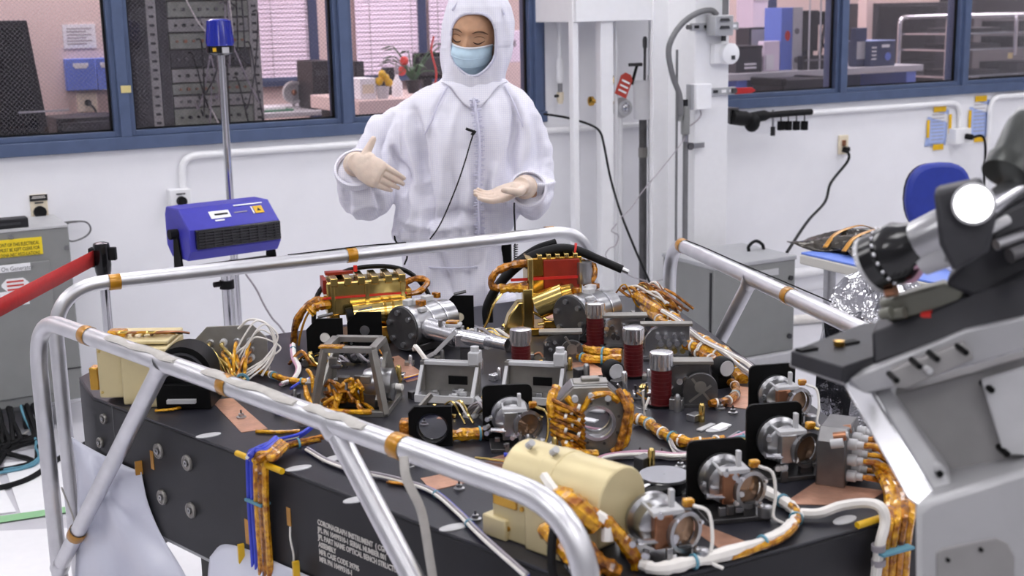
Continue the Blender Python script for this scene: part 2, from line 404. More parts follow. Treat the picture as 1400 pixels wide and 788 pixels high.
# black equipment behind the first pane
def pxbox(name,lab,cat,x0,y0,x1,y1,Y,dep,mname,bev=.006,lean=0,group=None):
    X0,X1,Z0,Z1=rect(x0,y0,x1,y1,Y); t=thing(name,lab,cat,((X0+X1)/2,Y,Z0),0,group); return t,X1-X0,Z1-Z0
t,w_,h=pxbox('display_panel','large dark leaning display panel behind the leftmost wired pane','panel',-40,28,60,195,6.25,.1,'dark_panel')
m=MB(); m.prism([(-w_/2,0),(w_/2,0),(w_/2-.055,h),(-w_/2,h)],0,.05,Rx(math.pi/2)); m.build('screen','dark_panel',t,bevel=.006)
m=MB(); m.prism([(-w_/2+.03,.03),(w_/2-.045,.03),(w_/2-.08,h-.03),(-w_/2+.03,h-.03)],.05,.054,Rx(math.pi/2)); m.build('screen_face','black_gloss',t)
m=MB(); m.box((w_/2-.02,-.055,h*.25),(.22,.006,.008)); m.build('edge_strip','light_grey',t)
m=MB(); m.b2((-.2,0,-t.location.z),(.2,.05,0)); m.build('stand','dark_panel',t)
t,w_,h=pxbox('equipment_case','low black equipment case below the blue binders','case',78,160,165,192,6.45,.3,'dark_panel'); zq=t.location.z
m=MB(); m.box((0,.15,h/2),(w_,.3,h)); m.build('body','dark_panel',t,bevel=.006)
m=MB(); m.box((0,-.004,h*.5),(w_*.85,.01,h*.6)); m.build('front_plate','dark_grey',t,bevel=.003)
m=MB(); m.b2((-w_/2,0,-zq),(w_/2,.3,0)); m.build('pedestal','dark_grey',t)
# ---- electronics rack
RY=6.35; X0,X1,Z0,Z1=rect(178,-40,356,184,RY)
t=thing('electronics_rack','tall open electronics rack with crowded cabling behind the window','rack',((X0+X1)/2,RY,0))
w_=X1-X0; zt=2.3
def rx(px,py=90): return W(px,py,RY).x-(X0+X1)/2
for a,b,mm in ((178,205,'dark_panel'),(204,218,'module_grey'),(218,233,'dark_panel'),(343,357,'module_grey')):
    m=MB(); m.b2((rx(a),-.01,0),(rx(b),.5,zt)); m.build('upright',mm,t,bevel=.004)
    if mm=='module_grey':
        m=MB(); xx=(rx(a)+rx(b))/2
        for i in range(34): m.box((xx,-.012,.9+i*.042),(.022,.004,.012))
        m.build('slot_holes','dark_panel',t,kind='stuff')
m=MB(); m.b2((rx(233),.44,0),(rx(345),.46,zt)); m.build('back_plate','dark_panel',t)
z=.98; i=0
hs=[.045,.055,.05,.09,.06,.06,.07,.09,.08,.07,.08,.07,.06,.09,.08,.09]
random.seed(3)
for h in hs:
    mm=['module_green','module_grey','dark_grey','module_green','module_grey'][i%5]
    m=MB(); m.b2((rx(234),-.005+.01*(i%2),z),(rx(343),.42,z+h-.008)); mo=m.build('module',mm,t,bevel=.003)
    m=MB()
    for q in range(9):
        xx=rx(238)+(rx(338)-rx(238))*(q+.5)/9; m.cyl((xx,.0,z+h*.45),(xx,-.018,z+h*.45),.009 if q%2 else .006,n=8)
    m.build('connectors',['black_rubber','steel_dark','copper'][i%3],mo,kind='stuff')
    z+=h; i+=1
for q in range(26):
    xa=random.uniform(rx(245),rx(350)); za=random.uniform(1.0,2.0); xb=xa+random.uniform(-.12,.2); zb=za-random.uniform(.1,.5)
    xb=min(xb,rx(352)); m=MB(); m.tube(cr([(xa,-.01,za),(xa+.01,-.06,za-.02),((xa+xb)/2,-.07-.03*random.random(),(za+zb)/2-.06),(xb,-.05,zb-.02),(xb,-.01,zb)],4),.004,5)
    m.build('patch_cable',random.choice(['black_rubber','black_rubber','wire_grey','wire_white','dark_grey']),t)
# ---- window blinds in the far wall
for k,(a,b,yb,lab) in enumerate(((352,432,105,'pale pink blind left of the blue post, behind the electronics rack'),(484,578,106,'pale pink blind behind the potted plant'),(585,640,106,'pale pink blind beside the hooded person head'))):
    BY=OY-.04; X0,X1,Z0,Z1=rect(a,-60,b,yb,BY); Z1=2.6
    t=thing('window_blind',lab,'blind',((X0+X1)/2,BY,Z0)); w_=X1-X0; h=Z1-Z0
    n=44; m=MB()
    for i in range(n): m.box((0,-.012,(i+.5)*h/n),(w_,.002,h/n*1.04),Tr(0,0,0))
    m2=MB()
    for i in range(n):
        z=(i+.5)*h/n; m2.bar((-w_/2,-.02,z),(w_/2,-.02,z),h/n*1.25,.0015,upv=(0,-.9,.35))
    m2.build('slats','blind_white',t,kind='stuff'); 
    m=MB(); m.box((0,-.022,-.015),(w_,.03,.03)); m.build('bottom_rail','blue_paint',t)
    m=MB()
    for q in (-.3,.3): m.box((w_*q,-.033,h/2),(.004,.002,h))
    m.build('ladder_cord','wire_grey',t)
for px in (428,577):
    X=W(px,50,OY-.06).x; m=MB(); m.b2((X-.035,OY-.08,0),(X+.035,OY,2.8)); struct(m.build('trim_1','blue_paint_dark'))
m=MB(); a=W(352,110,OY-.05); b=W(640,108,OY-.05); m.b2((a.x,OY-.07,a.z-.05),(b.x,OY,a.z)); struct(m.build('trim_2','blue_paint_dark'))
# desk with clutter behind second pane
t=thing('office_desk','cluttered grey office desk behind the window next to the rack','desk',(W(410,150,8.0).x+.1,8.3,0))
zt=W(410,152,7.95).z; zdesk=zt; m=MB(); m.b2((-.75,-.4,zt-.03),(.9,.4,zt)); m.build('desktop','light_grey',t,bevel=.004)
for q in (-.72,.87): m=MB(); m.b2((q-.02,-.36,0),(q+.02,.36,zt-.03)); m.build('leg','dark_grey',t)
X0,X1,Z0,Z1=rect(360,146,402,163,8.0); m=MB(); m.b2((X0,8.0,zt),(X1,8.3,zt+.012)); o=m.build('cutting_mat','green_mat'); tag(o,'green mat lying on the office desk under papers','mat')
m=MB(); m.b2((X0+.02,8.02,zt+.012),(X1-.05,8.2,zt+.03)); o=m.build('paper_stack','paper_white',bevel=.002); tag(o,'pile of white papers on the green desk mat','paper')
t,w_,h=pxbox('computer_tower','black computer tower on the desk beside the blue post','computer',428,86,462,152,8.0,.3,'dark_panel')
t.location.z=zdesk
m=MB(); m.box((0,.15,h/2),(w_,.3,h)); m.build('case','dark_panel',t,bevel=.006); m=MB(); m.box((-.01,-.003,h*.75),(w_*.6,.006,h*.1)); m.build('drive_bay','dark_grey',t)
t=thing('desk_fan','small round pale desk fan behind the window','fan',V(W(402,150,8.3).x,8.3,zdesk)); m=MB(); m.ring((0,0,.1),(0,-1,0),.075,.06,.03); m.cyl((0,0,.1),(0,-.01,.1),.062,n=20); m.build('grille','light_grey',t)
m=MB(); m.cyl((0,.0,0),(0,0,.08),.012); m.cyl((0,0,0),(0,0,.01),.05); m.build('stand','light_grey',t)
m=MB(); m.ball((0,-.02,.1),.02); m.build('hub','copper',t)
t=thing('work_bench','low office bench carrying the plant and bottles','bench',(W(540,150,7.2).x,7.25,0)); zt=W(540,124,7.2).z-.01; zwb=zt-.02
m=MB(); m.b2((-.35,-.35,zt-.1),(.55,.45,zt-.02)); m.build('bench_top','pink_wall',t,bevel=.004); m=MB(); m.b2((-.3,-.3,0),(.5,.4,zt-.1)); m.build('bench_body','dark_grey',t)
# things on a shelf left of the person
t,w_,h=pxbox('monitor_back','black monitor back behind the potted plant','monitor',566,72,608,108,7.55,.1,'dark_panel')
m=MB(); m.box((0,0,h/2),(w_,.05,h)); m.build('casing','black_anodised',t,bevel=.006); m=MB(); m.b2((-.03,.03,zwb-t.location.z),(.03,.07,.05)); m.build('stand','dark_panel',t); m=MB(); m.box((0,-.03,h/2),(w_*.8,.02,h*.7)); m.build('rear_cover','dark_grey',t,bevel=.01)
t=thing('potted_plant','leafy potted plant with a red flower behind the window','plant',V(W(565,118,7.35).x,7.35,zwb))
m=MB(); m.lathe([(.03,0),(.05,.07),(.053,.08),(.045,.08)],None,16); m.build('pot','dark_panel',t)
random.seed(11)
for q in range(16):
    a=random.uniform(0,6.28); r=random.uniform(.05,.18); zz=random.uniform(.12,.3); e=V(r*math.cos(a),r*math.sin(a)*.5,zz)
    m=MB(); m.tube(cr([(0,0,.06),e*.5+V(0,0,.06),e],4),.004,5); m.build('stem','leaf',t)
    m=MB(); d=V(math.cos(a),math.sin(a)*.5,-.2).normalized(); s=V(-d.y,d.x,0)*.022
    m.add([e,e+d*.03+s+V(0,0,.008),e+d*.075,e+d*.03-s+V(0,0,.008)],[(0,1,2,3)]); m.build('leaf','leaf',t,thick=.002)
for dx,dz in ((-.08,.2),(-.1,.14)): m=MB(); m.ball((dx,-.06,dz),.028,10); m.build('flower','flower',t)
m=MB(); m.tube(cr([(.14,0,.02),(.15,-.02,.12),(.13,0,.25),(.15,0,.34)]),.006,6); m.build('red_cane','flower',t)
t=thing('spray_bottle','white spray bottle on the bench behind the window','bottle',V(W(543,118,7.1).x,7.1,zwb)); m=MB(); m.lathe([(.03,0),(.032,.02),(.03,.08),(.012,.11),(.01,.13)],None,16); m.build('bottle_body','paper_white',t); m=MB(); m.lathe([(.012,.13),(.014,.15),(.005,.2)],None,12); m.build('nozzle','wire_grey',t)
t,w_,h=pxbox('small_monitor','small dark screen beside the white spray bottle','monitor',516,100,538,124,7.3,.1,'dark_panel')
t.location.z=zwb+.06
m=MB(); m.prism([(-w_/2,0),(w_/2,0),(w_/2,h),(-w_/2+.03,h)],0,.02,Rx(math.pi/2)); m.build('screen','dark_panel',t); m=MB(); m.b2((-.04,-.01,-.06),(.04,.05,.0)); m.build('foot','dark_grey',t)
t=thing('flower_pot','yellow flowers in a pale pot on the bench behind the glass','plant',V(W(524,140,7.0).x,7.0,zwb)); m=MB(); m.lathe([(.03,0),(.04,.07),(.036,.07)],None,14); m.build('pot','light_grey',t)
for dx,dz in ((-.02,.1),(.02,.12),(.0,.14),(.04,.09)): m=MB(); m.ball((dx,0,dz),.024,10); m.build('bloom','yellow_tape',t)
t,w_,h=pxbox('wall_cabinet_dark','dark brown cabinet edge right of the blue window post','cabinet',486,84,499,165,7.4,.3,'dark_panel'); m=MB(); m.box((0,.1,h/2),(w_,.2,h)); m.build('side','dark_panel',t); m=MB(); m.box((0,-.004,h*.5),(w_*.7,.006,h*.9)); m.build('door','dark_grey',t)
t=thing('paper_box','pale carton on the bench under the dark screen','box',V(W(505,160,7.0).x,7.0,zwb)); m=MB(); m.box((.0,.1,.06),(.1,.2,.12)); m.build('carton','paper_white',t,bevel=.004); m=MB(); m.box((0,-.002,.06),(.07,.003,.05)); m.build('print','ivory',t)
t,w_,h=pxbox('storage_carton','pale lavender carton shelf behind the person shoulder','carton',688,42,722,85,7.6,.3,'paper_white')
m=MB(); m.box((0,.15,h/2),(w_,.3,h)); m.build('carton','blind_white',t,bevel=.004)
m=MB(); m.box((-w_*.15,-.003,h*.6),(w_*.3,.004,h*.2)); m.box((w_*.3,-.003,h*.55),(w_*.15,.004,h*.35)); m.build('print','wire_grey',t)
m=MB(); m.b2((-w_,0,-W(700,85,7.6).z),(w_,.4,0)); m.build('stand','pink_wall',t)
# ================================================================== office, right-hand window
BY=6.8
a=W(1012,102,BY); b=W(1263,87,BY); zt=(a.z+b.z)/2
ztb=zt; t=thing('packing_bench','grey topped packing bench with blue legs behind the right window','bench',((a.x+b.x)/2,BY,0)); hw=(b.x-a.x)/2
m=MB(); m.b2((-hw-.3,0,zt-.045),(hw,.7,zt)); m.build('bench_top','light_grey',t,bevel=.004)
for q in (-hw+.0,hw-.12): m=MB(); m.b2((q,.04,0),(q+.09,.6,zt-.045)); m.build('leg','binder_blue',t,bevel=.004)
m=MB(); m.b2((-hw,.5,.5),(hw-.1,.52,zt-.045)); m.build('modesty_panel','blue_paint_dark',t)
def pb(name,lab,cat,x0,y0,x1,y1,Y,dep,mm,part='body',zb=None,bev=.005):
    X0,X1,Z0,Z1=rect(x0,y0,x1,y1,Y)
    if zb is not None: Z0=zb
    t=thing(name,lab,cat,((X0+X1)/2,Y,Z0)); w_,h=X1-X0,Z1-Z0
    m=MB(); m.box((0,dep/2,h/2),(w_,dep,h)); m.build(part,mm,t,bevel=bev); return t,w_,h
t,w_,h=pb('index_box','dark grey index box with two white labels on the packing bench','box',1006,66,1042,97,6.86,.2,'dark_grey',zb=zt)
for q in (.35,.2): m=MB(); m.box((.01,-.002,h*q),(w_*.45,.003,.012)); m.build('label_strip','paper_white',t)
m=MB(); m.box((0,.1,h+.006),(w_*1.02,.21,.02)); m.build('lid','dark_panel',t,bevel=.003)
t,w_,h=pb('laptop','open laptop with a pale screen behind the index box','laptop',1024,37,1066,66,7.25,.02,'dark_grey','lid')
m=MB(); m.box((0,-.002,h*.5),(w_*.85,.003,h*.8)); m.build('screen','light_grey',t); m=MB(); m.b2((-w_*.5,-.12,zt-t.location.z),(w_*.5,.05,.0)); m.build('keyboard_base','dark_grey',t)
t,w_,h=pb('paper_bundle','bundle of standing white papers beside the blue tower box','paper',1044,56,1066,96,6.92,.06,'blind_white','sheets',zb=zt); m=MB(); m.box((-.02,-.004,h*.3),(w_*.5,.006,h*.5)); m.build('front_sheet','paper_white',t)
t,w_,h=pb('tower_box','tall blue and grey tower box printed with a red mark','box',1068,10,1096,94,6.93,.18,'binder_blue',zb=zt)
m=MB(); m.box((w_*.27,-.003,h/2),(w_*.46,.006,h)); m.build('grey_face','light_grey',t)
m=MB(); m.lathe([(.001,0),(.022,0),(.022,.003)],Tr(-.035,0,h*.55)@Rx(math.pi/2),12,sy=1.6); m.build('red_mark','print_red',t)
for q in (.62,.16): m=MB(); m.lathe([(.001,0),(.02,0),(.02,.004)],Tr(.04,-.006,h*q)@Rx(math.pi/2),12); m.build('grey_mark','mid_grey',t)
t,w_,h=pb('dark_monitor','dark monitor standing right of the tower box','monitor',1097,14,1119,70,6.95,.04,'dark_panel','screen'); m=MB(); m.b2((-.03,.0,zt-t.location.z),(.03,.05,.02)); m.build('stand','dark_panel',t)
t=thing('tripod_stand','black tripod instrument on the packing bench near the blue mullion','tripod',V(W(1126,92,7.02).x,7.02,zt))
for dx,dy in ((-.08,-.04),(.07,-.05),(.0,.07)): m=MB(); m.cyl((dx,dy,0),(0,0,.3),.009,n=8); m.build('leg','dark_panel',t)
m=MB(); m.box((0,0,.34),(.13,.1,.09)); m.build('head','black_anodised',t,bevel=.01); m=MB(); m.tube(cr([(-.05,-.03,.34),(-.09,-.06,.22),(-.03,-.07,.12),(.06,-.06,.2),(.05,-.03,.3)]),.008,6); m.build('cable','black_rubber',t)
t,w_,h=pb('bench_case','low dark case under the tripod on the packing bench','case',1098,76,1137,93,6.82,.06,'dark_panel',zb=zt); m=MB(); m.box((0,-.003,h*.7),(w_*.9,.004,h*.15)); m.build('trim_strip','mid_grey',t)
for px,lab in ((1106,'thin pale rod in front of the dark monitor'),(1121,'thin pale rod in front of the tripod')):
    p=W(px,60,6.82); m=MB(); m.cyl((p.x,6.82,zt),(p.x,6.82,2.3),.006,n=8); tag(m.build('upright_rod','light_grey'),lab,'rod')
t,w_,h=pb('plastic_crate','black plastic crate under the packing bench','crate',1071,108,1131,150,6.44,.3,'dark_panel')
for q in (-1,1): m=MB(); m.box((q*w_*.5,.15,h*.92),(.04,.32,.05)); m.build('handle','black_anodised',t,bevel=.008)
m=MB(); m.b2((-w_*.5,0,-W(1100,150,6.44).z),(w_*.5,.3,0)); m.build('trolley','mid_grey',t)
p=W(1015,20,OY-.01); 
t,w_,h=pb('lavender_carton','tall lavender carton behind the laptop','carton',1030,-6,1050,38,7.6,.2,'blind_white'); m=MB(); m.box((0,-.003,h*.9),(w_*1.05,.01,.02)); m.build('lid','wire_white',t)
m=MB(); m.b2((-w_/2,0,-W(1040,38,7.5).z),(w_/2,.2,0)); m.build('stand','dark_grey',t)
X=W(1055,10,7.9).x; m=MB(); m.b2((X-.05,7.9,0),(X+.05,8.0,2.8)); struct(m.build('trim_3','blue_paint_dark'))
X0=W(1190,50,8.3).x; m=MB(); m.b2((X0-.1,8.25,0),(X0+.02,8.35,2.8)); struct(m.build('trim_4','pink_wall'))
t,w_,h=pb('server_cabinet','large dark server cabinet behind the blue carton','cabinet',1197,3,1330,150,8.2,.6,'dark_grey','body')
m=MB(); m.box((-w_*.2,-.006,h*.72),(w_*.58,.012,h*.5)); m.build('door','dark_panel',t,bevel=.004)
m=MB(); m.box((-w_*.2,-.006,h*.3),(w_*.58,.012,h*.3)); m.build('drawer','dark_panel',t,bevel=.004)
m=MB(); m.b2((-w_/2,0,-W(1263,150,8.2).z),(w_/2,.6,0)); m.build('plinth','dark_panel',t)
for q in (.42,.36): m=MB(); m.box((-w_*.18,-.013,h*q),(.1,.003,.016)); m.build('label_strip','paper_white',t)
for q in (.22,.33): m=MB(); m.box((w_*q,-.01,h*.4),(.04,.02,.1)); m.build('vent','black_anodised',t)
t,w_,h=pb('folder','dark blue folder with a pale label beside the blue carton','folder',1170,38,1185,90,6.9,.06,'blue_paint_dark','spine',zb=zt); m=MB(); m.box((0,-.003,h*.42),(w_*.8,.004,h*.45)); m.build('label_panel','light_grey',t)
t,w_,h=pb('blue_carton','navy blue printed carton on the packing bench','carton',1190,56,1224,94,6.84,.22,'blue_paint_dark','carton',zb=zt)
m=MB(); m.lathe([(.001,0),(.028,0),(.028,.003)],Tr(w_*.2,0,h*.38)@Rx(math.pi/2),16); m.build('print_disc','binder_blue',t)
for q in range(4): m=MB(); m.box((-w_*.36,-.001,h*(.3+.15*q)),(w_*.18,.003,.01)); m.build('print_line','paper_white',t)
m=MB(); m.box((w_*.1,-.001,h*.8),(w_*.3,.003,.02)); m.build('print_title','paper_white',t); m=MB(); m.box((0,.11,h+.002),(w_,.22,.004)); m.build('top_flap','paper_blue',t)
# tray cart
CY=7.25; t=thing('tray_cart','metal tray cart with black trays behind the far right window','cart',(W(1345,60,CY).x,CY,0)); cx=t.location.x
def cxx(px,py=60): return W(px,py,CY).x-cx
zt2=W(1340,22,CY).z
for dy in (0,.5):
    m=MB(); m.tube(bendpath([(cxx(1295),dy,.05),(cxx(1295),dy,zt2),(cxx(1480),dy,zt2),(cxx(1480),dy,.05)],.06),.018,10); m.build('hoop_frame','alu_bright',t)
m=MB(); m.tube(bendpath([(cxx(1385),-.02,W(1385,75,CY).z),(cxx(1385),-.02,zt2),(cxx(1385),.4,zt2)],.05),.017,10); m.build('handle_tube','alu_bright',t)
for py in (44,66,102,120):
    z=W(1350,py,CY).z; m=MB(); m.b2((cxx(1297),0,z-.012),(cxx(1478),.5,z)); m.build('shelf','alu_bright',t)
    m=MB(); m.b2((cxx(1325),.05,z),(cxx(1375),.45,z+.035)); m.build('tray','dark_panel',t,bevel=.004)
    m=MB(); m.b2((cxx(1395),.02,z),(cxx(1440),.4,z+.08)); m.build('black_bin','black_anodised',t,bevel=.004)
for i in range(14):
    m=MB(); m.box((cxx(1299),-.02,.5+i*.06),(.02,.012,.02)); m.build('hook','dark_panel',t)
for q in (1297,1478):
    for dy in (0,.5): m=MB(); m.cyl((cxx(q)-.015,dy,.05),(cxx(q)+.015,dy,.05),.05,n=14); m.build('caster','black_rubber',t)
m=MB(); m.box((cxx(1377,76),-.03,W(1377,76,CY).z),(.05,.004,.045)); m.build('yellow_note','tape_yellow_pale',t)
# dark filler shelf behind cart
t,w_,h=pb('dark_shelving','dark shelving unit behind the tray cart','shelving',1330,-20,1480,18,8.6,.4,'dark_panel','upper_case'); m=MB(); m.b2((-w_/2,0,-W(1400,18,8.6).z),(w_/2,.4,0)); m.build('lower_case','mid_grey',t)
# ================================================================== wall fittings
def conduit(name,lab,pts,r=.016,mm='post_white',cat='conduit'):
    m=MB(); m.tube(bendpath(pts,.09),r,12); return tag(m.build(name,mm),lab,cat)
cz=W(500,196,YW-.02).z; zl=W(286,208.5,YW-.02)
xb=W(250,250,YW-.02).x
conduit('wall_conduit','white conduit running along the wall under the left window',[(xb,YW-.02,W(248,262,YW).z),(xb,YW-.02,cz),(3.98,YW-.02,cz-.003)])
def wbox(name,lab,cat,x0,y0,x1,y1,dep,mm,part='box',Y=YW,bev=.004):
    X0,X1,Z0,Z1=rect(x0,y0,x1,y1,Y-dep); t=thing(name,lab,cat,((X0+X1)/2,Y,(Z0+Z1)/2)); w_,h=X1-X0,Z1-Z0
    m=MB(); m.box((0,-dep/2,0),(w_,dep,h)); m.build(part,mm,t,bevel=bev); return t,w_,h
t,w_,h=wbox('outlet_box','white surface outlet box under the conduit behind the blue heater','outlet',233,259,262,285,.06,'post_white')
m=MB(); m.cyl((0,-.06,-.01),(0,-.085,-.01),.022,n=14); m.build('plug','black_rubber',t); m=MB(); m.box((0,-.061,.022),(.04,.003,.006)); m.build('slot','dark_grey',t)
t,w_,h=wbox('round_socket','ivory wall socket with a black round outlet above the grey cabinet','outlet',42,266,66,304,.012,'ivory','plate')
m=MB(); m.cyl((0,-.012,-.015),(0,-.03,-.015),.026,n=18); m.build('socket','black_rubber',t); m=MB(); m.box((0,-.013,.045),(w_*1.02,.004,.026)); m.build('black_label','dark_panel',t); m=MB(); m.box((0,-.0155,.045),(w_*.8,.0015,.003)); m.box((0,-.0155,.051),(w_*.7,.0015,.003)); m.build('label_print','print_white',t,kind='stuff')
m=MB(); m.box((0,-.013,.024),(w_*.5,.003,.006)); m.build('red_strip','dark_grey',t)
# wire loop over the cabinet
p=[W(x,y,YW-.05) for x,y in ((40,309),(75,306),(100,303),(118,304),(124,314),(116,324),(97,330),(90,320),(92,306),(107,303))]
m=MB(); m.tube(cr(p,6),.004,6); tag(m.build('wire_loop','steel_dark'),'bent grey wire loop sticking out above the grey cabinet','wire')
# right hand wall
zc=W(1200,148,YW-.02).z; xe=W(1312,170,YW-.02).x
conduit('wall_conduit','white conduit under the right window bending down to an outlet box',[(W(1020,160,YW-.02).x,YW-.02,zc),(xe,YW-.02,zc),(xe,YW-.02,W(1312,180,YW).z)])
p2_=W(1352,180,YW-.02); conduit('wall_conduit','white conduit at the far right of the wall beside the taped paper',[(p2_.x,YW-.02,.3),(p2_.x,YW-.02,W(1380,131,YW).z),(p2_.x+1.2,YW-.02,W(1380,131,YW).z)])
t,w_,h=wbox('outlet_box','white outlet box with a black plug between two taped papers','outlet',1307,176,1328,197,.07,'post_white')
m=MB(); m.cyl((.02,-.07,0),(.03,-.11,-.005),.018,n=12); m.build('plug','black_rubber',t)
q0=V(.03,-.11,-.005); m=MB(); m.tube(cr([q0,q0+V(.06,-.03,-.0),q0+V(.1,-.02,-.12),q0+V(.12,0,-.45),q0+V(.13,.02,-1.0)],8),.008,8); m.build('cord','black_rubber',t)
t,w_,h=wbox('wall_outlet','ivory wall outlet with an orange socket under the right window','outlet',1147,185,1160,211,.012,'ivory','plate')
m=MB(); m.box((0,-.014,.01),(.03,.008,.035)); m.build('orange_socket','copper',t,bevel=.003); m=MB(); m.box((.005,-.03,-.025),(.035,.035,.028)); m.build('plug','black_rubber',t,bevel=.006)
pts=[W(1152,206,YW-.04),W(1160,210,YW-.08),W(1158,222,YW-.06),W(1136,250,YW-.12),W(1128,276,YW-.25),W(1104,303,YW-.5),W(1076,345,4.85)]
m=MB(); m.tube(cr(pts,8),.008,8); tag(m.build('power_cord','black_rubber'),'black power cord hanging from the wall outlet down to the grey transformer cabinet','cord')
for k,(x0,y0,x1,y1,sk,lab) in enumerate(((1269,151,1297,199,-.012,'blue printed sheet taped to the wall left of the outlet box'),(1326,137,1352,188,-.006,'blue printed sheet taped beside the far right conduit'))):
    X0,X1,Z0,Z1=rect(x0,y0,x1,y1,YW-.004); t=thing('taped_sheet',lab,'paper',((X0+X1)/2,YW,(Z0+Z1)/2)); w_,h=X1-X0,Z1-Z0
    m=MB(); m.grid(lambda u,v:((u-.5)*w_+sk*(1-v)*2,-.003-.004*math.sin(v*5+u),(v-.5)*h),4,8); m.build('sheet','paper_blue',t,thick=.0006)
    m=MB()
    for i in range(8): m.box((sk,-.0085,h*(.38-.1*i)),(w_*.6,.0006,.004))
    m.build('print','wire_grey',t,kind='stuff')
    for dx,dz,ww,hh in ((0,h*.54,w_*.6,.035),(0,-h*.54,w_*.5,.035),(-w_*.53,0,.024,h*.5),(w_*.53,.02,.024,h*.55)): m=MB(); m.box((dx,-.0095,dz),(ww,.0015,hh)); m.build('tape_strip','yellow_tape',t)
# wall coat rail: black foam-wrapped hose with clips
HY=YW-.22
def h3(px,py,dy=0): return W(px,py,HY+dy)
t=thing('hose_rail','black foam wrapped rail with hanging clips on the wall by the column','rail',h3(1015,162)); o0=t.location
m=MB(); pp=[h3(1000,160)-o0,h3(1020,162)-o0,h3(1045,158)-o0,h3(1080,155)-o0,h3(1109,153)-o0]; m.tube(cr(pp,5),[.04]*6+[.03]*5+[.018]*10,12); m.build('foam_rail','black_rubber',t)
m=MB(); m.ball(h3(1028,167)-o0,.045,14,sz=1.2); m.build('foam_knob','black_rubber',t)
for px in (1068,1078,1089,1100): m=MB(); q=h3(px,158)-o0; m.cyl(q,q+V(0,0,-.03),.004,n=6); m.box(q+V(0,0,-.055),(.03,.03,.05)); m.build('clip','black_anodised',t,bevel=.004)
q=h3(1057,158)-o0; m=MB(); m.cyl(q+V(0,0,.03),q+V(0,0,-.06),.006,n=8); m.build('hook','steel',t); m=MB(); m.box(q+V(0,0,-.085),(.02,.02,.05)); m.build('hook_tag','dark_panel',t,bevel=.003)
m=MB(); m.b2(h3(1004,158)-o0+V(-.03,0,-.04),h3(1004,158)-o0+V(.03,.22,.04)); m.build('bracket','steel_dark',t)
# ================================================================== white steel posts, header and column in front of the wall
PYf=5.35
def post(name,x0,x1,Y0,Y1,z0=0,z1=HC,mm='post_white'):
    m=MB(); m.b2((W(x0,150,Y0).x,Y0,z0),(W(x1,150,Y0).x,Y1,z1)); return struct(m.build(name,mm,bevel=.004))
post('trim_5',784,792,PYf,PYf+.04); post('trim_6',822,839,PYf,PYf+.05); post('trim_7',842,845,PYf+.1,PYf+.12)
post('trim_8',893,931,5.32,5.35)
zh=W(840,29,PYf).z
m=MB(); m.b2((W(784,20,PYf).x,PYf-.02,zh),(W(895,20,PYf).x,YW,HC)); struct(m.build('trim_9','post_white',bevel=.004))
X0c,X1c=3.752,3.955
m=MB(); m.b2((X0c,5.1,0),(X1c,5.5,HC)); struct(m.build('trim_10','post_white',bevel=.006))
m=MB(); m.b2((X1c,5.2,W(1005,108,5.2).z),(X1c+.07,5.42,HC)); struct(m.build('trim_11','post_white',bevel=.004))
CF=5.1
def cpx(px,py,d=0): return W(px,py,CF-d)
# fittings on the column (each a thing)
def cbox(name,lab,cat,x0,y0,x1,y1,dep,mm,off=0,part='box',bev=.004):
    return wbox(name,lab,cat,x0,y0,x1,y1,dep,mm,part,CF-off,bev)
t,w_,h=cbox('junction_box','grey junction box at the top of the white column','box',978,21,1003,49,.07,'grey_box',.03)
for q in (.02,-.015): m=MB(); m.prism([(-.03,0),(.03,0),(.022,.014),(-.022,.014)],0,.006,Tr(0,-.07,q)@Rx(math.pi/2)); m.build('outlet_slot','dark_grey',t)
t,w_,h=cbox('thermostat','white round thermostat below the grey junction box','thermostat',977,60,1006,87,.035,'post_white',0)
m=MB(); m.lathe([(.05,0),(.05,.03),(.04,.036)],Tr(.012,-.035,0)@Rx(math.pi/2),24); m.build('dial','paper_white',t); m=MB(); m.box((.02,-.072,-.018),(.022,.003,.02)); m.build('display','dark_grey',t)
m=MB(); m.box((.0,-.02,.08),(.015,.02,.04)); m.build('cable_clip','dark_grey',t)
t,w_,h=cbox('switch_box','small white switch box half way down the column','box',952,115,973,150,.06,'paper_white',0); m=MB(); m.box((-w_*.5-.008,-.02,0),(.016,.04,h*.98)); m.build('grey_back','grey_box',t)
p=[cpx(952,150,.03),cpx(957,160,.03),cpx(948,168,.03),cpx(942,172,.03)]
m=MB(); m.tube(cr([V(.0,-.03,-h/2),V(.0,-.035,-h/2-.03),V(-.03,-.03,-h/2-.06),V(-.06,-.02,-h/2-.08)]),.004,6); m.build('lead','wire_grey',t)
for k,(x0,y0,x1,y1,lab) in enumerate(((946,32,1010,40,'upper slotted strut across the white column'),(950,122,1006,130,'lower slotted strut across the white column beside the red lever'))):
    a=cpx(x0,(y0+y1)/2+1,.02); b=cpx(x1,(y0+y1)/2-1,.02); t=thing('slotted_strut',lab,'strut',a); L=(b-a).length
    m=MB(); m.box((L/2,.01,0),(L,.02,.036)); m.build('channel','grey_box',t,bevel=.002)
    for i in range(5): m=MB(); m.box((L*(i+.5)/5,-.001,0),(.026,.004,.014)); m.build('slot','dark_panel' if i<3 else 'paper_white',t)
    m=MB(); m.cyl((-.02,.01,0),(.0,.01,0),.012,n=10); m.build('bolt','steel_dark',t)
a=cpx(1004,124,.02); t=thing('red_lever','red lever handle sticking out right of the column','lever',a); m=MB(); m.prism([(0,-.018),(.1,-.016),(.125,-.004),(.1,.012),(0,.014)],0,.012,Rx(math.pi/2)); m.build('handle','red_belt',t,bevel=.003); m=MB(); m.cyl((-.01,.0,0),(-.01,-.02,0),.014,n=10); m.build('pivot','steel_dark',t)
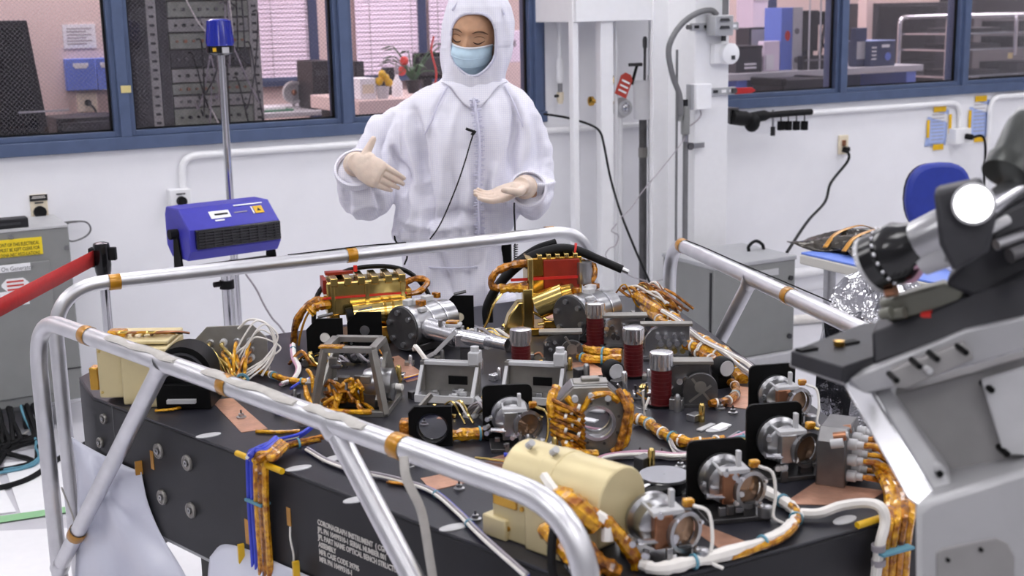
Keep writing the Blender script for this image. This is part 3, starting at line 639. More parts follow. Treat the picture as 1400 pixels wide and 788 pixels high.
def fl(name,lab,cat,pxs,r,mm,k=8,d=.04,Y=None):
    pts=[W(x,y,(CF-d) if Y is None else Y) for x,y in pxs]; m=MB(); m.tube(cr(pts,k),r,10); return tag(m.build(name,mm),lab,cat)
fl('flex_conduit','grey flexible conduit looping off the column to the fitting','conduit',((980,20),(972,14),(955,17),(935,30),(920,50),(914,72),(920,105),(929,130),(931,158)),.014,'mid_grey')
m=MB(); a=cpx(992,0,.06); m.cyl((a.x,CF-.06,W(992,20,CF-.06).z),(a.x,CF-.06,HC),.015,n=10); tag(m.build('rigid_conduit','mid_grey'),'grey rigid conduit rising from the junction box','conduit')
t=thing('conduit_fitting','grey cast conduit fitting with cable glands left of the column','fitting',cpx(937,165,.03)); m=MB(); m.box((0,0,0),(.036,.04,.14)); m.build('body','cabinet_grey',t,bevel=.012); m=MB(); m.cyl((0,0,.07),(0,0,.1),.012,n=10); m.build('gland','dark_panel',t); m=MB(); m.ring((0,0,-.1),(0,0,1),.016,.009,.03); m.build('coupling','steel',t); m=MB(); m.cyl((-.03,0,.0),(-.03,0,.06),.014,n=10); m.build('side_gland','cabinet_grey',t)
for px,r,z1p,lab in ((925,.006,68,'thin dark grey rod standing left of the column conduit'),(937,.013,186,'grey vertical conduit descending from the fitting')):
    a=cpx(px,(z1p+300)/2,.03); zt_=W(px,z1p,CF-.03).z; m=MB(); m.cyl((a.x,CF-.03,0),(a.x,CF-.03,zt_-.0),r,n=10); tag(m.build('vertical_conduit','mid_grey'),lab,'conduit')
t=thing('conduit_clamp','steel clamp holding the vertical conduit','clamp',cpx(947,199,.02)); m=MB(); m.box((.02,0,0),(.09,.02,.028)); m.build('strap','steel',t,bevel=.003); m=MB(); m.cyl((-.03,-.03,0),(-.03,.01,0),.018,n=10); m.build('ring','steel_dark',t)
# pipes between the posts
t=thing('sprinkler_pipe','white vertical pipe with a valve on the wall right of the window','pipe',(W(765,60,YW-.06).x,YW-.06,0))
z=lambda py:W(765,py,YW-.06).z
m=MB(); m.cyl((0,0,z(80)),(0,0,HC),.012,n=12); m.build('riser','post_white',t); m=MB(); m.lathe([(.014,z(114)),(.02,z(110)),(.02,z(88)),(.015,z(80))],None,14); m.build('regulator','paper_white',t); m=MB(); m.cyl((0,0,z(128)),(0,0,z(114)),.012,n=10); m.build('coupling','steel',t)
m=MB(); m.lathe([(.012,z(142)),(.018,z(136)),(.018,z(126))],None,14); m.build('valve','ivory',t); m=MB(); m.cyl((0,-.0,z(131)),(-.035,-.01,z(131)),.008,n=8); m.build('knob','dark_panel',t)
AY=5.52
t=thing('drain_pipe','grey metal standpipe with a white insulated cylinder between the posts','pipe',(W(879,130,AY).x,AY,0)); z=lambda py:W(879,py,AY).z
m=MB(); m.cyl((0,0,0),(0,0,z(160)),.020,n=14); m.build('lower_pipe','steel_dark',t); m=MB(); m.lathe([(.045,z(163)),(.048,z(158)),(.05,z(114)),(.046,z(110))],None,22); m.build('insulation','paper_white',t); m=MB(); m.cyl((.01,0,z(110)),(.012,0,z(62)),.007,n=10); m.lathe([(.01,z(66)),(.012,z(62)),(.012,z(54)),(.007,z(50))],Tr(.012,0,0),10); m.build('upper_rod','steel_dark',t); m=MB(); m.ring((0,0,z(215)),(0,0,1),.024,.018,.05); m.build('collar','titanium',t); m=MB(); m.cyl((.04,0,z(110)),(.04,0,z(104)),.01,n=8); m.build('cap','black_rubber',t)
t=thing('gas_regulator','round silver gauge with brass valve beside the red tag','gauge',W(848,147,AY)); m=MB(); m.lathe([(.05,0),(.052,.02),(.04,.05),(.03,.055)],Rx(math.pi/2),24); m.build('gauge','light_grey',t); m=MB(); m.lathe([(.03,.05),(.02,.066),(.004,.07)],Rx(math.pi/2),20); m.build('dome','chrome',t)
m=MB(); m.cyl((-.03,.0,.02),(-.16,0,.04),.01,n=10); m.build('valve_stem','gold',t); m=MB(); m.lathe([(.012,0),(.024,.005),(.024,.02),(.012,.026)],Tr(-.16,0,.04)@Ry(-math.pi/2),14); m.build('brass_nut','gold',t); m=MB(); m.tube(cr([(-.05,.0,.03),(-.06,-.01,.1),(-.04,-.01,.16)]),.008,8); m.build('brass_elbow','gold_pale',t)
m=MB(); m.cyl((0,.0,-.05),(0,.0,-W(848,147,AY).z+.0),.012,n=10); m.build('pipe_leg','post_white',t)
t=thing('valve_handle','dark T-handle valve above the white insulated cylinder','valve',W(866,110,AY-.02)); m=MB(); m.cyl((-.01,0,-.02),(.02,0,.07),.008,n=8); m.build('stem','black_rubber',t); m=MB(); m.cyl((-.025,0,.078),(.05,0,.078),.009,n=10); m.build('tee','steel_dark',t)
t=thing('lockout_tag','red warning tag hanging on the valve handle','tag',W(853,117,AY-.08)); m=MB(); m.prism([(-.036,-.055),(.036,-.055),(.036,.04),(.018,.062),(-.018,.062),(-.036,.04)],0,.003,Ry(math.radians(24))@Rx(math.pi/2)); m.build('card','tag_red',t)
for q in (-.03,-.005,.02): m=MB(); m.box((0,-.005,q),(.05,.002,.009),Ry(math.radians(24))); m.build('print_line','paper_white',t)
# black cable hanging across the alcove
pts=[W(x,y,Y) for x,y,Y in ((744,156,5.6),(775,161,5.45),(805,170,5.3),(820,180,5.26),(826,200,5.24),(835,245,5.2),(850,295,5.1),(870,345,5.0),(892,395,4.9),(905,430,4.8))]
m=MB(); m.tube(cr(pts,6),.006,8); tag(m.build('hanging_cable','black_rubber'),'long black cable drooping from the window frame across the white posts','cable')
pts=[W(x,y,5.05) for x,y in ((937,188),(925,205),(905,230),(880,260),(862,285),(848,298))]
m=MB(); m.tube(cr(pts,6),.0025,6); tag(m.build('thin_cable','wire_grey'),'thin grey cable slanting from the conduit fitting to the left','cable')
pts=[W(x,y,5.0) for x,y in ((843,306),(836,316),(845,322),(842,335),(833,340),(828,350),(838,362),(852,372),(868,380),(890,385),(910,382))]
m=MB(); m.tube(cr(pts,6),.0028,6); tag(m.build('coiled_wire','wire_grey'),'loose curled grey wire in front of the white posts','wire')
# ================================================================== left side of the room
CY_=5.4
X0,X1,Z0,Z1=rect(-60,312,95,556,CY_); X1=.868; Z0,Z1=.11,.832
t=thing('electrical_cabinet','grey electrical cabinet with yellow warning sign at the left','cabinet',(0,CY_,0))
m=MB(); m.b2((X0-.15,0,Z0),(X1,.335,Z1)); m.build('body','cabinet_grey',t,bevel=.005)
m=MB(); m.b2((X0-.15,-.004,Z1-.002),(X1,.335,Z1+.006)); m.build('top_cover','light_grey',t)
m=MB(); m.b2((X0-.13,-.010,Z1-.13-.55),(W(68,360,CY_).x,-.001,Z1-.13)); dr=m.build('door','cabinet_grey',t,bevel=.003)
m=MB(); m.b2((X0-.15,-.003,Z0+.13),(X1,-.001,Z0+.136)); m.build('seam','dark_grey',t)
for px,py in ((15,324),(91,338)): q=W(px,py,CY_); m=MB(); m.cyl((q.x,0,q.z),(q.x,-.008,q.z),.009,n=8); m.build('screw','steel',t)
for px in (-20,40,88): m=MB(); q=W(px,560,CY_).x; m.b2((q-.02,.05,0),(q+.02,.09,Z0)); m.build('foot','dark_grey',t)
A=W(-35,344,CY_-.004); B=W(58,336,CY_-.004); za=W(20,351,CY_).z; zb=W(20,327,CY_).z
m=MB(); m.b2((A.x,-.005,za),(B.x,-.0008,zb)); sg=m.build('warning_sign','sign_yellow',t)
sx=W(54,338,CY_).x
text('AREA IN FRONT OF THIS ELECTRICAL\nPANEL MUST BE KEPT CLEAR FOR\n36 INCHES OSHA-NEC REGULATIONS',.0205,Tr(sx,-.0056,zb-.028)@Rx(math.pi/2),'ink_black',t,'sign_text','RIGHT',.62)
X0s,X1s,Z0s,Z1s=rect(-12,362,42,372,CY_-.012); m=MB(); m.b2((X0s,-.013,Z0s),(X1s,-.0102,Z1s)); m.build('name_label','paper_white',t); text('On Generator',.026,Tr(W(1,370,CY_).x,-.0136,W(20,369.5,CY_).z)@Rx(math.pi/2),'mid_grey',t,'label_text','LEFT',.8)
X0s,X1s,Z0s,Z1s=rect(2,381,40,398,CY_-.012); m=MB(); m.prism([(X0s+.02,Z0s),(X1s-.02,Z0s),(X1s,Z0s+.02),(X1s,Z1s-.02),(X1s-.02,Z1s),(X0s+.02,Z1s),(X0s,Z1s-.02),(X0s,Z0s+.02)],.0102,.013,Rx(math.pi/2)); m.build('decal','paper_white',t)
for zz,mm in ((Z0s+.006,'print_red'),(Z0s+.022,'print_red'),(Z1s-.012,'print_red')): m=MB(); m.b2((X0s+.02,-.0142,zz-.003),(X1s-.02,-.0131,zz+.004)); m.build('decal_stripe',mm,t)
X0s,X1s,Z0s,Z1s=rect(0,398,40,418,CY_-.012); m=MB(); m.b2((X0s,-.013,Z0s),(X1s,-.0102,Z1s)); m.build('lower_label','paper_white',t)
a=W(-10,308,CY_+.05); b=W(38,303,CY_+.05); m=MB(); m.b2((a.x-.1,CY_+.03,Z1+.006),(b.x,CY_+.1,Z1+.045)); o=m.build('black_bar','dark_panel',bevel=.004); tag(o,'black bar lying on top of the grey electrical cabinet','bar'); 
m=MB(); m.b2((a.x,CY_+.028,Z1+.02),(b.x-.03,CY_+.031,Z1+.03)); m.build('bar_groove','dark_grey',o)
# tangle of cables under the cabinet
random.seed(5)
for q in range(16):
    px=random.uniform(-10,60); p0=W(px,553+random.uniform(0,6),5.3); x=p0.x
    e=Z(random.uniform(-20,60),random.uniform(590,640),.012); mid=V((x+e.x)/2+random.uniform(-.05,.05),(5.3+e.y)/2,.02)
    m=MB(); m.tube(cr([(x,5.45,.14),(x,5.35,.09),(x+random.uniform(-.02,.02),5.22,.03),mid,e,e+V(random.uniform(-.3,.2),random.uniform(-.1,.1),0)],5),random.choice([.006,.008,.01]),6)
    tag(m.build('floor_cable','black_rubber' if q%8 else 'tie_teal'),'dark cable in the tangle on the floor under the grey cabinet','cable','cables spilling from under the electrical cabinet')
m=MB(); m.tube(cr([Z(-30,672,.012),Z(10,665,.012),Z(45,652,.012),Z(80,628,.012),Z(130,600,.012)],6),.011,8); tag(m.build('floor_cable','black_rubber'),'thick black cable crossing the pale floor sheet by the frame legs','cable')
m=MB(); m.tube(cr([Z(-20,630,.01),Z(10,612,.01),Z(45,585,.02),Z(70,572,.02)],6),.005,6); tag(m.build('floor_cable','wire_white'),'thin white cable lying on the floor below the grey cabinet','cable')
# floor sheets and tape
for pts,lab in (([(-60,640),(-10,640),(22,700),(-60,710)],'white sheet edge at the far left of the floor'),([(5,634),(130,622),(140,690),(28,702)],'square white sheet on the floor behind the frame legs'),([(-80,730),(330,712),(520,900),(-80,980)],'large white floor sheet under the instrument frame')):
    c=[Z(x,y,.004) for x,y in pts]; m=MB(); m.prism([(v.x,v.y) for v in c],.001,.005); tag(m.build('floor_sheet','paper_white'),lab,'sheet')
a,b,c_,d_=[Z(x,y,.006) for x,y in ((-20,718),(160,690),(162,683),(-20,709))]; m=MB(); m.prism([(v.x,v.y) for v in (a,b,c_,d_)],.0052,.0064); tag(m.build('floor_tape_strip','floor_tape'),'green tape strip stuck on the floor behind the frame legs','tape')
# stanchion
t=thing('belt_stanchion','chrome stanchion post with black head pulling a red belt','stanchion',(.747,4.074,0))
m=MB(); m.cyl((0,0,.01),(0,0,.9),.015,n=18); m.build('post','chrome',t); m=MB(); m.lathe([(.16,0),(.16,.012),(.03,.03),(.018,.05)],None,28); m.build('base','steel_dark',t)
m=MB(); m.lathe([(.02,.865),(.024,.88),(.026,.90),(.026,.955),(.024,.968),(.012,.972)],None,18); m.build('head','black_gloss',t); R_=Rz(-YAW); 
m=MB(); m.box((.034,0,.935),(.022,.02,.04),R_); m.build('belt_clip','black_rubber',t,bevel=.003); m=MB(); m.box((-.028,-.0,.925),(.02,.03,.06),R_); m.build('belt_slot','black_rubber',t,bevel=.003)
a=V(.747,4.074,.925)-V(.03,.01,0)@Matrix.Identity(3); e=Z(-60,452,.9); d=(e-a)
a=V(.722,4.07,.925); m=MB(); m.add([a+V(0,0,.024),a-V(0,0,.024),e-V(0,0,.024),e+V(0,0,.024)],[(0,1,2,3)]); o=m.build('belt','red_belt',None,thick=.002); o.parent=t; o.matrix_parent_inverse=Matrix.Translation((-.747,-4.074,0))
# the far end of the belt is held by a twin post outside the frame
t=thing('belt_stanchion','stanchion post outside the left edge holding the other belt end','stanchion',(e.x-.02,e.y,0))
m=MB(); m.cyl((0,0,.01),(0,0,.9),.015,n=18); m.build('post','chrome',t); m=MB(); m.lathe([(.16,0),(.16,.012),(.03,.03),(.018,.05)],None,28); m.build('base','steel_dark',t); m=MB(); m.lathe([(.02,.865),(.026,.90),(.026,.955),(.012,.972)],None,18); m.build('head','black_gloss',t)
# beacon on a pole
BYc=5.0; bx=W(310,200,BYc).x
t=thing('beacon_pole','tall chrome pole carrying a blue warning beacon','beacon',(bx,BYc,0)); zb=W(300,72,BYc).z
m=MB(); m.cyl((0,0,.02),(0,0,zb),.0155,n=16); m.build('pole','chrome',t); m=MB(); m.lathe([(.13,0),(.13,.01),(.02,.03)],None,24); m.build('base','steel_dark',t)
m=MB(); m.lathe([(.035,zb-.01),(.053,zb),(.054,zb+.026),(.049,zb+.028)],None,24); m.build('collar','black_gloss',t)
z2=W(300,26,BYc).z; m=MB(); m.lathe([(.053,zb+.024),(.052,zb+.034),(.044,z2-.006),(.036,z2),(.004,z2+.001)],None,28); dome=m.build('dome','beacon_blue',t)
for q in range(14):
    a=2*math.pi*q/14; m=MB(); m.bar((.0523*math.cos(a),.0523*math.sin(a),zb+.034),(.0443*math.cos(a),.0443*math.sin(a),z2-.006),.004,.003); m.build('rib','beacon_blue',dome)
m=MB(); m.box((-.034,-.043,zb+.012),(.014,.004,.014)); m.build('yellow_sticker','yellow_tape',t); m=MB(); m.box((.005,-.053,zb+.01),(.026,.006,.022)); m.build('clamp_plate','light_grey',t); m=MB(); m.ring((0,0,W(318,280,BYc).z),(0,0,1),.018,.014,.02); m.build('joint','steel',t); m=MB(); m.ring((0,0,.68),(0,0,1),.018,.014,.02); m.build('joint','steel',t)
# blue ioniser fan on chrome stand
IY=4.5; c=W(305,312,IY); t=thing('ionizer_fan','blue tilted fan heater on a chrome stand','fan',(c.x,IY,0),math.radians(9))
zc=c.z; Wd=.345
prof=[(-.085,-.03),(-.065,-.085),(.05,-.095),(.10,-.05),(.10,.055),(.03,.082),(-.055,.02)]   # (y toward back, z) section
prof=[(-.105,-.052),(-.10,.022),(-.02,.088),(.085,.088),(.10,.06),(.10,-.05),(.06,-.088),(-.075,-.088)]
m=MB(); m.prism(prof,-Wd/2,Wd/2,Tr(0,0,zc)@Matrix(((0,0,1,0),(1,0,0,0),(0,1,0,0),(0,0,0,1)))); m.build('housing','heater_blue',t,bevel=.004)
m=MB(); m.b2((-Wd/2+.02,-.118,zc-.045),(Wd/2-.005,-.098,zc+.022)); gr=m.build('grille_frame','black_gloss',t,bevel=.004)
for i in range(6): m=MB(); z_=zc-.036+i*.0098; m.b2((-Wd/2+.028,-.122,z_),(Wd/2-.013,-.117,z_+.004)); m.build('slat','dark_grey',gr)
for i in range(9): m=MB(); x_=-Wd/2+.05+i*.033; m.b2((x_,-.1235,zc-.04),(x_+.003,-.121,zc+.017)); m.build('vertical_wire','dark_grey',gr)
sl=Tr(0,-.06,zc+.0552)@Rx(math.radians(39.5))
m=MB(); m.box((-.035,.005,.0014),(.075,.034,.002),sl); m.build('white_label','paper_white',t); m=MB(); m.box((-.03,.005,.003),(.05,.008,.001),sl); m.build('label_print','ink_black',t)
m=MB(); m.box((-.045,-.022,.0014),(.035,.006,.002),sl); m.build('small_label','paper_white',t)
m=MB(); m.box((.115,.008,.0014),(.034,.034,.002),sl); m.build('warning_label','yellow_tape',t); m=MB(); m.prism([(-.008,-.007),(.008,-.007),(0,.008)],.0026,.0032,sl@Tr(.115,.008,0)); m.build('warning_symbol','ink_black',t); m=MB(); m.box((.092,.008,.0014),(.005,.034,.002),sl); m.build('label_edge','paper_white',t)
m=MB(); m.box((.085,.038,.0014),(.11,.005,.002),sl); m.build('white_stripe','paper_white',t)
m=MB(); m.box((.045,.006,.0012),(.05,.004,.001),sl); m.build('faint_print','wire_grey',t)
for s in (-1,1):
    m=MB(); m.prism([(-.045,-.130),(.03,-.130),(.014,.012),(-.014,.012)],0,.006,Tr(s*(Wd/2+.006)-.003,0,zc)@Matrix(((0,0,1,0),(1,0,0,0),(0,1,0,0),(0,0,0,1)))); m.build('yoke_arm','black_anodised',t)
    m=MB(); m.cyl((s*(Wd/2),0,zc),(s*(Wd/2+.03),0,zc),.018,n=14); m.build('tilt_knob','black_rubber',t)
m=MB(); m.b2((-Wd/2-.012,-.045,zc-.135),(Wd/2+.012,.03,zc-.125)); m.build('yoke_bar','black_anodised',t)
m=MB(); m.cyl((-.0,0,.02),(0,0,zc-.135),.02,n=18); m.build('stand_tube','chrome',t); m=MB(); m.cyl((-.0,-.0,zc-.22),(0,0,zc-.19),.026,n=16); m.build('collar','black_rubber',t); m=MB(); m.cyl((-.02,0,zc-.2),(-.05,0,zc-.2),.01,n=10); m.build('clamp_knob','black_rubber',t); m=MB(); m.lathe([(.2,0),(.2,.012),(.03,.03)],None,28); m.build('base','steel_dark',t)
pts=[W(x,y,4.9) for x,y in ((336,375),(350,395),(360,415),(372,435),(385,450))]; m=MB(); m.tube(cr(pts+[V(pts[-1].x+.05,4.9,.3),V(pts[-1].x+.1,4.9,.01)],6),.004,6); tag(m.build('fan_cord','wire_grey'),'thin grey cord hanging behind the chrome stands','cord')
# ================================================================== right side of the room
X0,X1,Y0=3.50,3.972,4.6
t=thing('transformer_cabinet','low grey transformer cabinet standing on the floor behind the right rail','cabinet',((X0+X1)/2,Y0,0)); hw=(X1-X0)/2
m=MB(); m.b2((-hw,0,.05),(hw,.4,.50)); m.build('body','cabinet_grey',t,bevel=.006); m=MB(); m.b2((-hw-.004,-.006,.485),(hw+.004,.404,.505)); m.build('top_cover','grey_box',t,bevel=.004)
m=MB(); m.b2((-hw-.02,-.03,0),(hw+.02,.42,.05)); m.build('plinth','light_grey',t,bevel=.006)
m=MB(); m.b2((-.02,-.008,.425),(.13,-.001,.455)); m.build('name_label','light_grey',t); m=MB(); m.b2((0,-.0075,.40),(.1,-.001,.415)); m.build('small_label','light_grey',t)
for q in ((hw-.03,.40),(hw-.03,.12),(-hw+.03,.12)): m=MB(); m.cyl((q[0],0,q[1]),(q[0],-.01,q[1]),.012,n=10); m.build('bolt','dark_grey',t)
m=MB(); m.tube(cr([(.12,.2,.505),(.12,.2,.53),(.16,.2,.55),(.20,.2,.53),(.21,.2,.505)],6),.008,8); m.build('lifting_loop','black_rubber',t)
m=MB(); m.box((-hw-.003,.02,.27),(.006,.012,.4)); m.build('door_gap','dark_panel',t)
# conduit near floor on right wall
m=MB(); m.tube(bendpath([(4.1,YW-.03,.12),(4.9,YW-.03,.12),(6.5,YW-.03,.12)],.05),.03,10); tag(m.build('floor_conduit','post_white'),'thick white pipe low on the wall behind the blue table','pipe')
m=MB(); m.tube(cr([(4.1,5.2,.03),(4.5,5.1,.03),(4.9,5.0,.03),(5.3,4.7,.03)],6),.025,10); tag(m.build('floor_hose','wire_white'),'white hose lying on the floor behind the blue table','hose')
# blue topped table
a=Z(1093,345,.75); t=thing('blue_table','metal table with a pale blue top and beige edge','table',(a.x,0,0)); xr=1.5
m=MB(); m.b2((0,2.55,.705),(xr,a.y,.742)); m.build('table_edge','table_edge',t,bevel=.006); m=MB(); m.b2((.004,2.554,.742),(xr-.004,a.y-.004,.750)); m.build('table_top','table_blue',t,bevel=.002)
for x,y in ((.06,a.y-.10),(.06,2.62),(xr-.08,a.y-.10),(xr-.08,2.62)):
    m=MB(); m.cyl((x,y,.03),(x,y,.705),.022,n=16); lg=m.build('leg','steel',t); m=MB(); m.ring((x,y,.3),(0,0,1),.0255,.02,.05); m.build('leg_collar','steel_dark',lg); m=MB(); m.cyl((x,y,0),(x,y,.03),.03,n=14); m.build('foot','black_rubber',lg)
m=MB(); m.b2((.06,2.7,.66),(xr-.08,2.74,.70)); m.build('apron','grey_box',t)
# bagged item on the table
def lump(name,lab,cat,c,rx_,ry_,rz_,mm,seed,part=None):
    random.seed(seed); ph=[random.uniform(0,6.28) for _ in range(8)]
    def fn(u,v):
        th=2*math.pi*u; f=math.pi*v; n=1+.16*math.sin(3*th+ph[0]+2*f)+.1*math.sin(7*th+ph[1]+5*f)+.07*math.sin(13*th+9*f+ph[2])+.05*math.sin(21*th-13*f+ph[3])
        return (rx_*math.sin(f)*math.cos(th)*n, ry_*math.sin(f)*math.sin(th)*n, max(-rz_*.9,-rz_*math.cos(f)*(1+.15*math.sin(4*th+ph[4]))))
    m=MB(); m.grid(fn,56,20); o=m.build(name,mm,angle=30); o.location=c; return tag(o,lab,cat)
p=Z(1178,337,.75); t=thing('bagged_part','clear bag with yellow tape holding dark parts on the blue table','bag',V(p.x,p.y,.75))
m=MB(); m.grid(lambda u,v:((u-.5)*.42+.03*math.sin(6*v),(v-.5)*.34,.012+.045*math.sin(math.pi*u)*math.sin(math.pi*v)+.01*math.sin(17*u+9*v)),24,18); m.build('bag_film','bag_clear',t,thick=.003)
m=MB(); m.box((-.04,0,.008),(.26,.2,.016)); m.build('dark_contents','black_anodised',t,bevel=.004)
for q in (-.07,.03): m=MB(); m.tube(cr([(-.2,q-.05,.02),(-.1,q,.055),(.05,q+.04,.065),(.19,q+.1,.03)],5),.009,6,flat=.3); m.build('yellow_strip','kapton_tape',t)
p=Z(1316,372,.75); t=thing('parts_bag','small clear bag of black and silver parts at the near edge of the blue table','bag',V(p.x+.06,p.y+.02,.75))
m=MB(); m.grid(lambda u,v:((u-.5)*.2,(v-.5)*.16,.008+.03*math.sin(math.pi*u)*math.sin(math.pi*v)+.008*math.sin(15*u+11*v)),16,14); m.build('bag_film','clear_plastic',t,thick=.002)
for dx,mm in ((-.04,'black_anodised'),(.02,'steel'),(.05,'black_rubber')): m=MB(); m.box((dx,0,.008),(.04,.06,.016)); m.build('part',mm,t,bevel=.004)
# chair
p=W(1282,272,4.3); t=thing('lab_chair','blue cushioned lab chair behind the blue table','chair',(p.x,4.3,0),math.radians(-25)); zc=p.z
def back(u,v):
    x=(u-.5)*2; z_=(v-.5)*2; k=(1-abs(x)**3.2)**.5 if abs(x)<1 else 0
    return x
m=MB(); poly=[]
for i in range(28):
    a=2*math.pi*i/28; cx_=math.cos(a); sz_=math.sin(a); poly.append((.155*abs(cx_)**.7*(1 if cx_>0 else -1)*(1-.12*(sz_<0)*abs(sz_)),.17*abs(sz_)**.8*(1 if sz_>0 else -1)))
m.prism(poly,-.03,.03,Tr(0,0,zc)@Rx(math.pi/2)); m.build('backrest','chair_blue',t,bevel=.02)
m=MB(); m.prism([(x*.97,y*.97) for x,y in poly],-.05,-.025,Tr(0,0,zc)@Rx(math.pi/2)); m.build('back_shell','dark_panel',t,bevel=.006)
m=MB(); m.prism([(.21*math.cos(2*math.pi*i/24),.2*math.sin(2*math.pi*i/24)) for i in range(24)],0,.07,Tr(0,-.2,zc-.42)); m.build('seat','chair_blue',t,bevel=.02)
m=MB(); m.bar((0,.06,zc-.05),(0,.02,zc-.4),.06,.015); m.build('back_bar','black_anodised',t); m=MB(); m.cyl((0,-.2,.1),(0,-.2,zc-.42),.03); m.build('column','black_anodised',t)
for i in range(5):
    a=2*math.pi*i/5; m=MB(); m.bar((0,-.2,.1),(.26*math.cos(a),-.2+.26*math.sin(a),.07),.04,.03); m.build('star_leg','black_anodised',t); m=MB(); m.cyl((.26*math.cos(a)-.01,-.2+.26*math.sin(a),.03),(.26*math.cos(a)+.01,-.2+.26*math.sin(a),.03),.03,n=12); m.build('caster','black_rubber',t)
# foil wrapped pedestal between the bench and the table
def foil_column(name,lab,c,r0_,r1_,H,seed):
    random.seed(seed); ph=[random.uniform(0,6.28) for _ in range(10)]
    def fn(u,v):
        th=2*math.pi*u; z=H*v; r=r1_+(r0_-r1_)*v; r*=1+.14*math.sin(3*th+ph[0]+4*v)+.09*math.sin(5*th+ph[1]-9*v)+.07*math.sin(9*th+17*v+ph[2])+.05*math.sin(17*th-23*v+ph[3])+.04*math.sin(29*v+ph[4]+4*th)
        if v>.86: k=(v-.86)/.14; r*=math.sqrt(max(0.0004,1-k*k)); z=H*.86+H*.10*k*(1+.2*math.sin(4*th+ph[5]))
        return (r*math.cos(th),r*math.sin(th),z)
    m=MB(); m.grid(fn,44,34); o=m.build(name,'foil',angle=24); o.location=c; return tag(o,lab,'foil wrap')
q=D(1200,420,3.1); foil_column('foil_wrapped_stand','tall crumpled silver foil wrapped stand between the right rail and the blue table',V(q.x,q.y,0),.115,.15,1.06,4)
# ================================================================== tubular guard frame around the instrument
HB=.84; RR=.0188; XM=1.247
def rail(name,lab,pts,rad,braces,bands,straps=()):
    base=V(pts[0][0],pts[0][1],0); t=thing(name,lab,'guard rail',base)
    path=bendpath([V(*p)-base for p in pts],rad,10); m=MB(); m.tube(path,RR,20); m.build('rail_tube','aluminium',t)
    for a,b in braces:
        m=MB(); m.cyl(V(*a)-base,V(*b)-base,RR*.94,n=18); m.build('brace','aluminium',t)
        for e,o in ((V(*a),V(*b)),(V(*b),V(*a))):
            d=(o-e).normalized(); m=MB(); m.lathe([(RR*1.18,0),(RR*1.12,.022),(RR*.95,.028)],axis_m(e-base,d),18,cap=False); m.build('weld_bead','aluminium',t)
    for c,d in bands:
        m=MB(); q=V(*c)-base; dn=V(*d).normalized(); m.lathe([(RR+.0012,-.014),(RR+.0016,-.013),(RR+.0014,.0),(RR+.0017,.013),(RR+.0012,.014)],axis_m(q,dn),20,cap=False); m.build('kapton_band','kapton_tape',t)
    return t,base
def on1(px,py): return Z(px,py,1.0)
u1d=(.2734*-1,1,0)
def line1(Y): return (.439-(Y-2.789)*.2734,Y,1.0)
L1a=line1(2.975); L1b=line1(1.355)
def mir(p): return (2*XM-p[0],p[1],p[2])
legz=.42
br1=(line1(2.42),(L1a[0],L1a[1],.40)); br2=(line1(1.90),(L1b[0],L1b[1],.40))
bands1=[(tuple(line1(Z(x,y,1.0).y)),u1d) for x,y in ((113,460),(326,525),(562,608))]
bd=V(*br1[1])-V(*br1[0]); bandb=(tuple(V(*br1[0])+bd*.8),tuple(bd))
U1,b1=rail('guard_rail','nearest silver tube guard rail along the side of the black bench, with slanted braces',[(L1a[0],L1a[1],0),L1a,L1b,(L1b[0],L1b[1],0)],.13,[br1,br2],bands1+[bandb])
U2,b2=rail('guard_rail','far silver tube guard rail between the person and the gold instruments',[(.475,3.275,0),(.475,3.28,1.0),(2.02,3.262,1.0),(2.02,3.262,0)],.13,[],[((Z(x,y,1.0).x,3.27,1.0),(1,0,0)) for x,y in ((157,386),(477,348),(755,320))])
U3,b3=rail('guard_rail','right silver tube guard rail running behind the foreground tool, with a slanted brace',[mir((L1a[0],L1a[1],0)),mir(L1a),mir(L1b),mir((L1b[0],L1b[1],0))],.13,[(mir(br1[0]),mir(br1[1])),(mir(br2[0]),mir(br2[1]))],[(mir(line1(2.87)),(.2734,1,0)),(mir(line1(Z(1069,407,1.0).y)),(.2734,1,0))])
# padded grey strip wrapped on the near rail, hanging ties
def strip(t,base,pts,w,mm,name):
    m=MB(); P=cr([V(*p)-base for p in pts],6); m.tube(P,[w]*len(P),8,flat=.22); m.build(name,mm,t)
a=Z(566,620,1.0); strip(U1,b1,[(a.x-.019,a.y-.005,1.0),(a.x-.022,a.y-.02,.97),(a.x-.005,a.y-.03,.92),(a.x+.005,a.y-.03,.85),(a.x+.012,a.y-.03,.78),(a.x+.01,a.y-.03,.70)],.007,'sleeve_grey','hanging_strap')
for Y0_,Y1_ in ((2.62,2.36),(2.26,1.98),(1.95,1.8)):
    p=[V(*line1(Y0_+(Y1_-Y0_)*i/6))+V(-.004-.002*math.sin(i*1.3),0,RR*.80+.0015*math.sin(i*2.1)) for i in range(7)]
    m=MB(); P=cr([q-b1 for q in p],4); m.tube(P,[.0135+.002*math.sin(i*.7) for i in range(len(P))],8,flat=.35); m.build('cable_sleeve','sleeve_grey',U1)
for x0,x1 in ((.72,1.02),(1.3,1.7)): pass
m=MB(); P=cr([V(1.42,3.268,1.019)-b2,V(1.3,3.270,1.022)-b2,V(1.2,3.272,1.0205)-b2,V(1.08,3.275,1.019)-b2],6); m.tube(P,.002,6); m.build('tie_cord','black_rubber',U2)
m=MB(); q=V(*mir(line1(2.85)))-b3; P=cr([q+V(0,0,RR+.004),q+V(-.03,-.12,RR+.006),q+V(-.08,-.32,RR+.005),q+V(-.15,-.6,RR+.006),q+V(-.2,-.8,RR+.006)],6); P=[p_+V(0,0,-.0035) for p_ in P]; m.tube(P,.0016,6); m.build('tie_cord','black_rubber',U3)
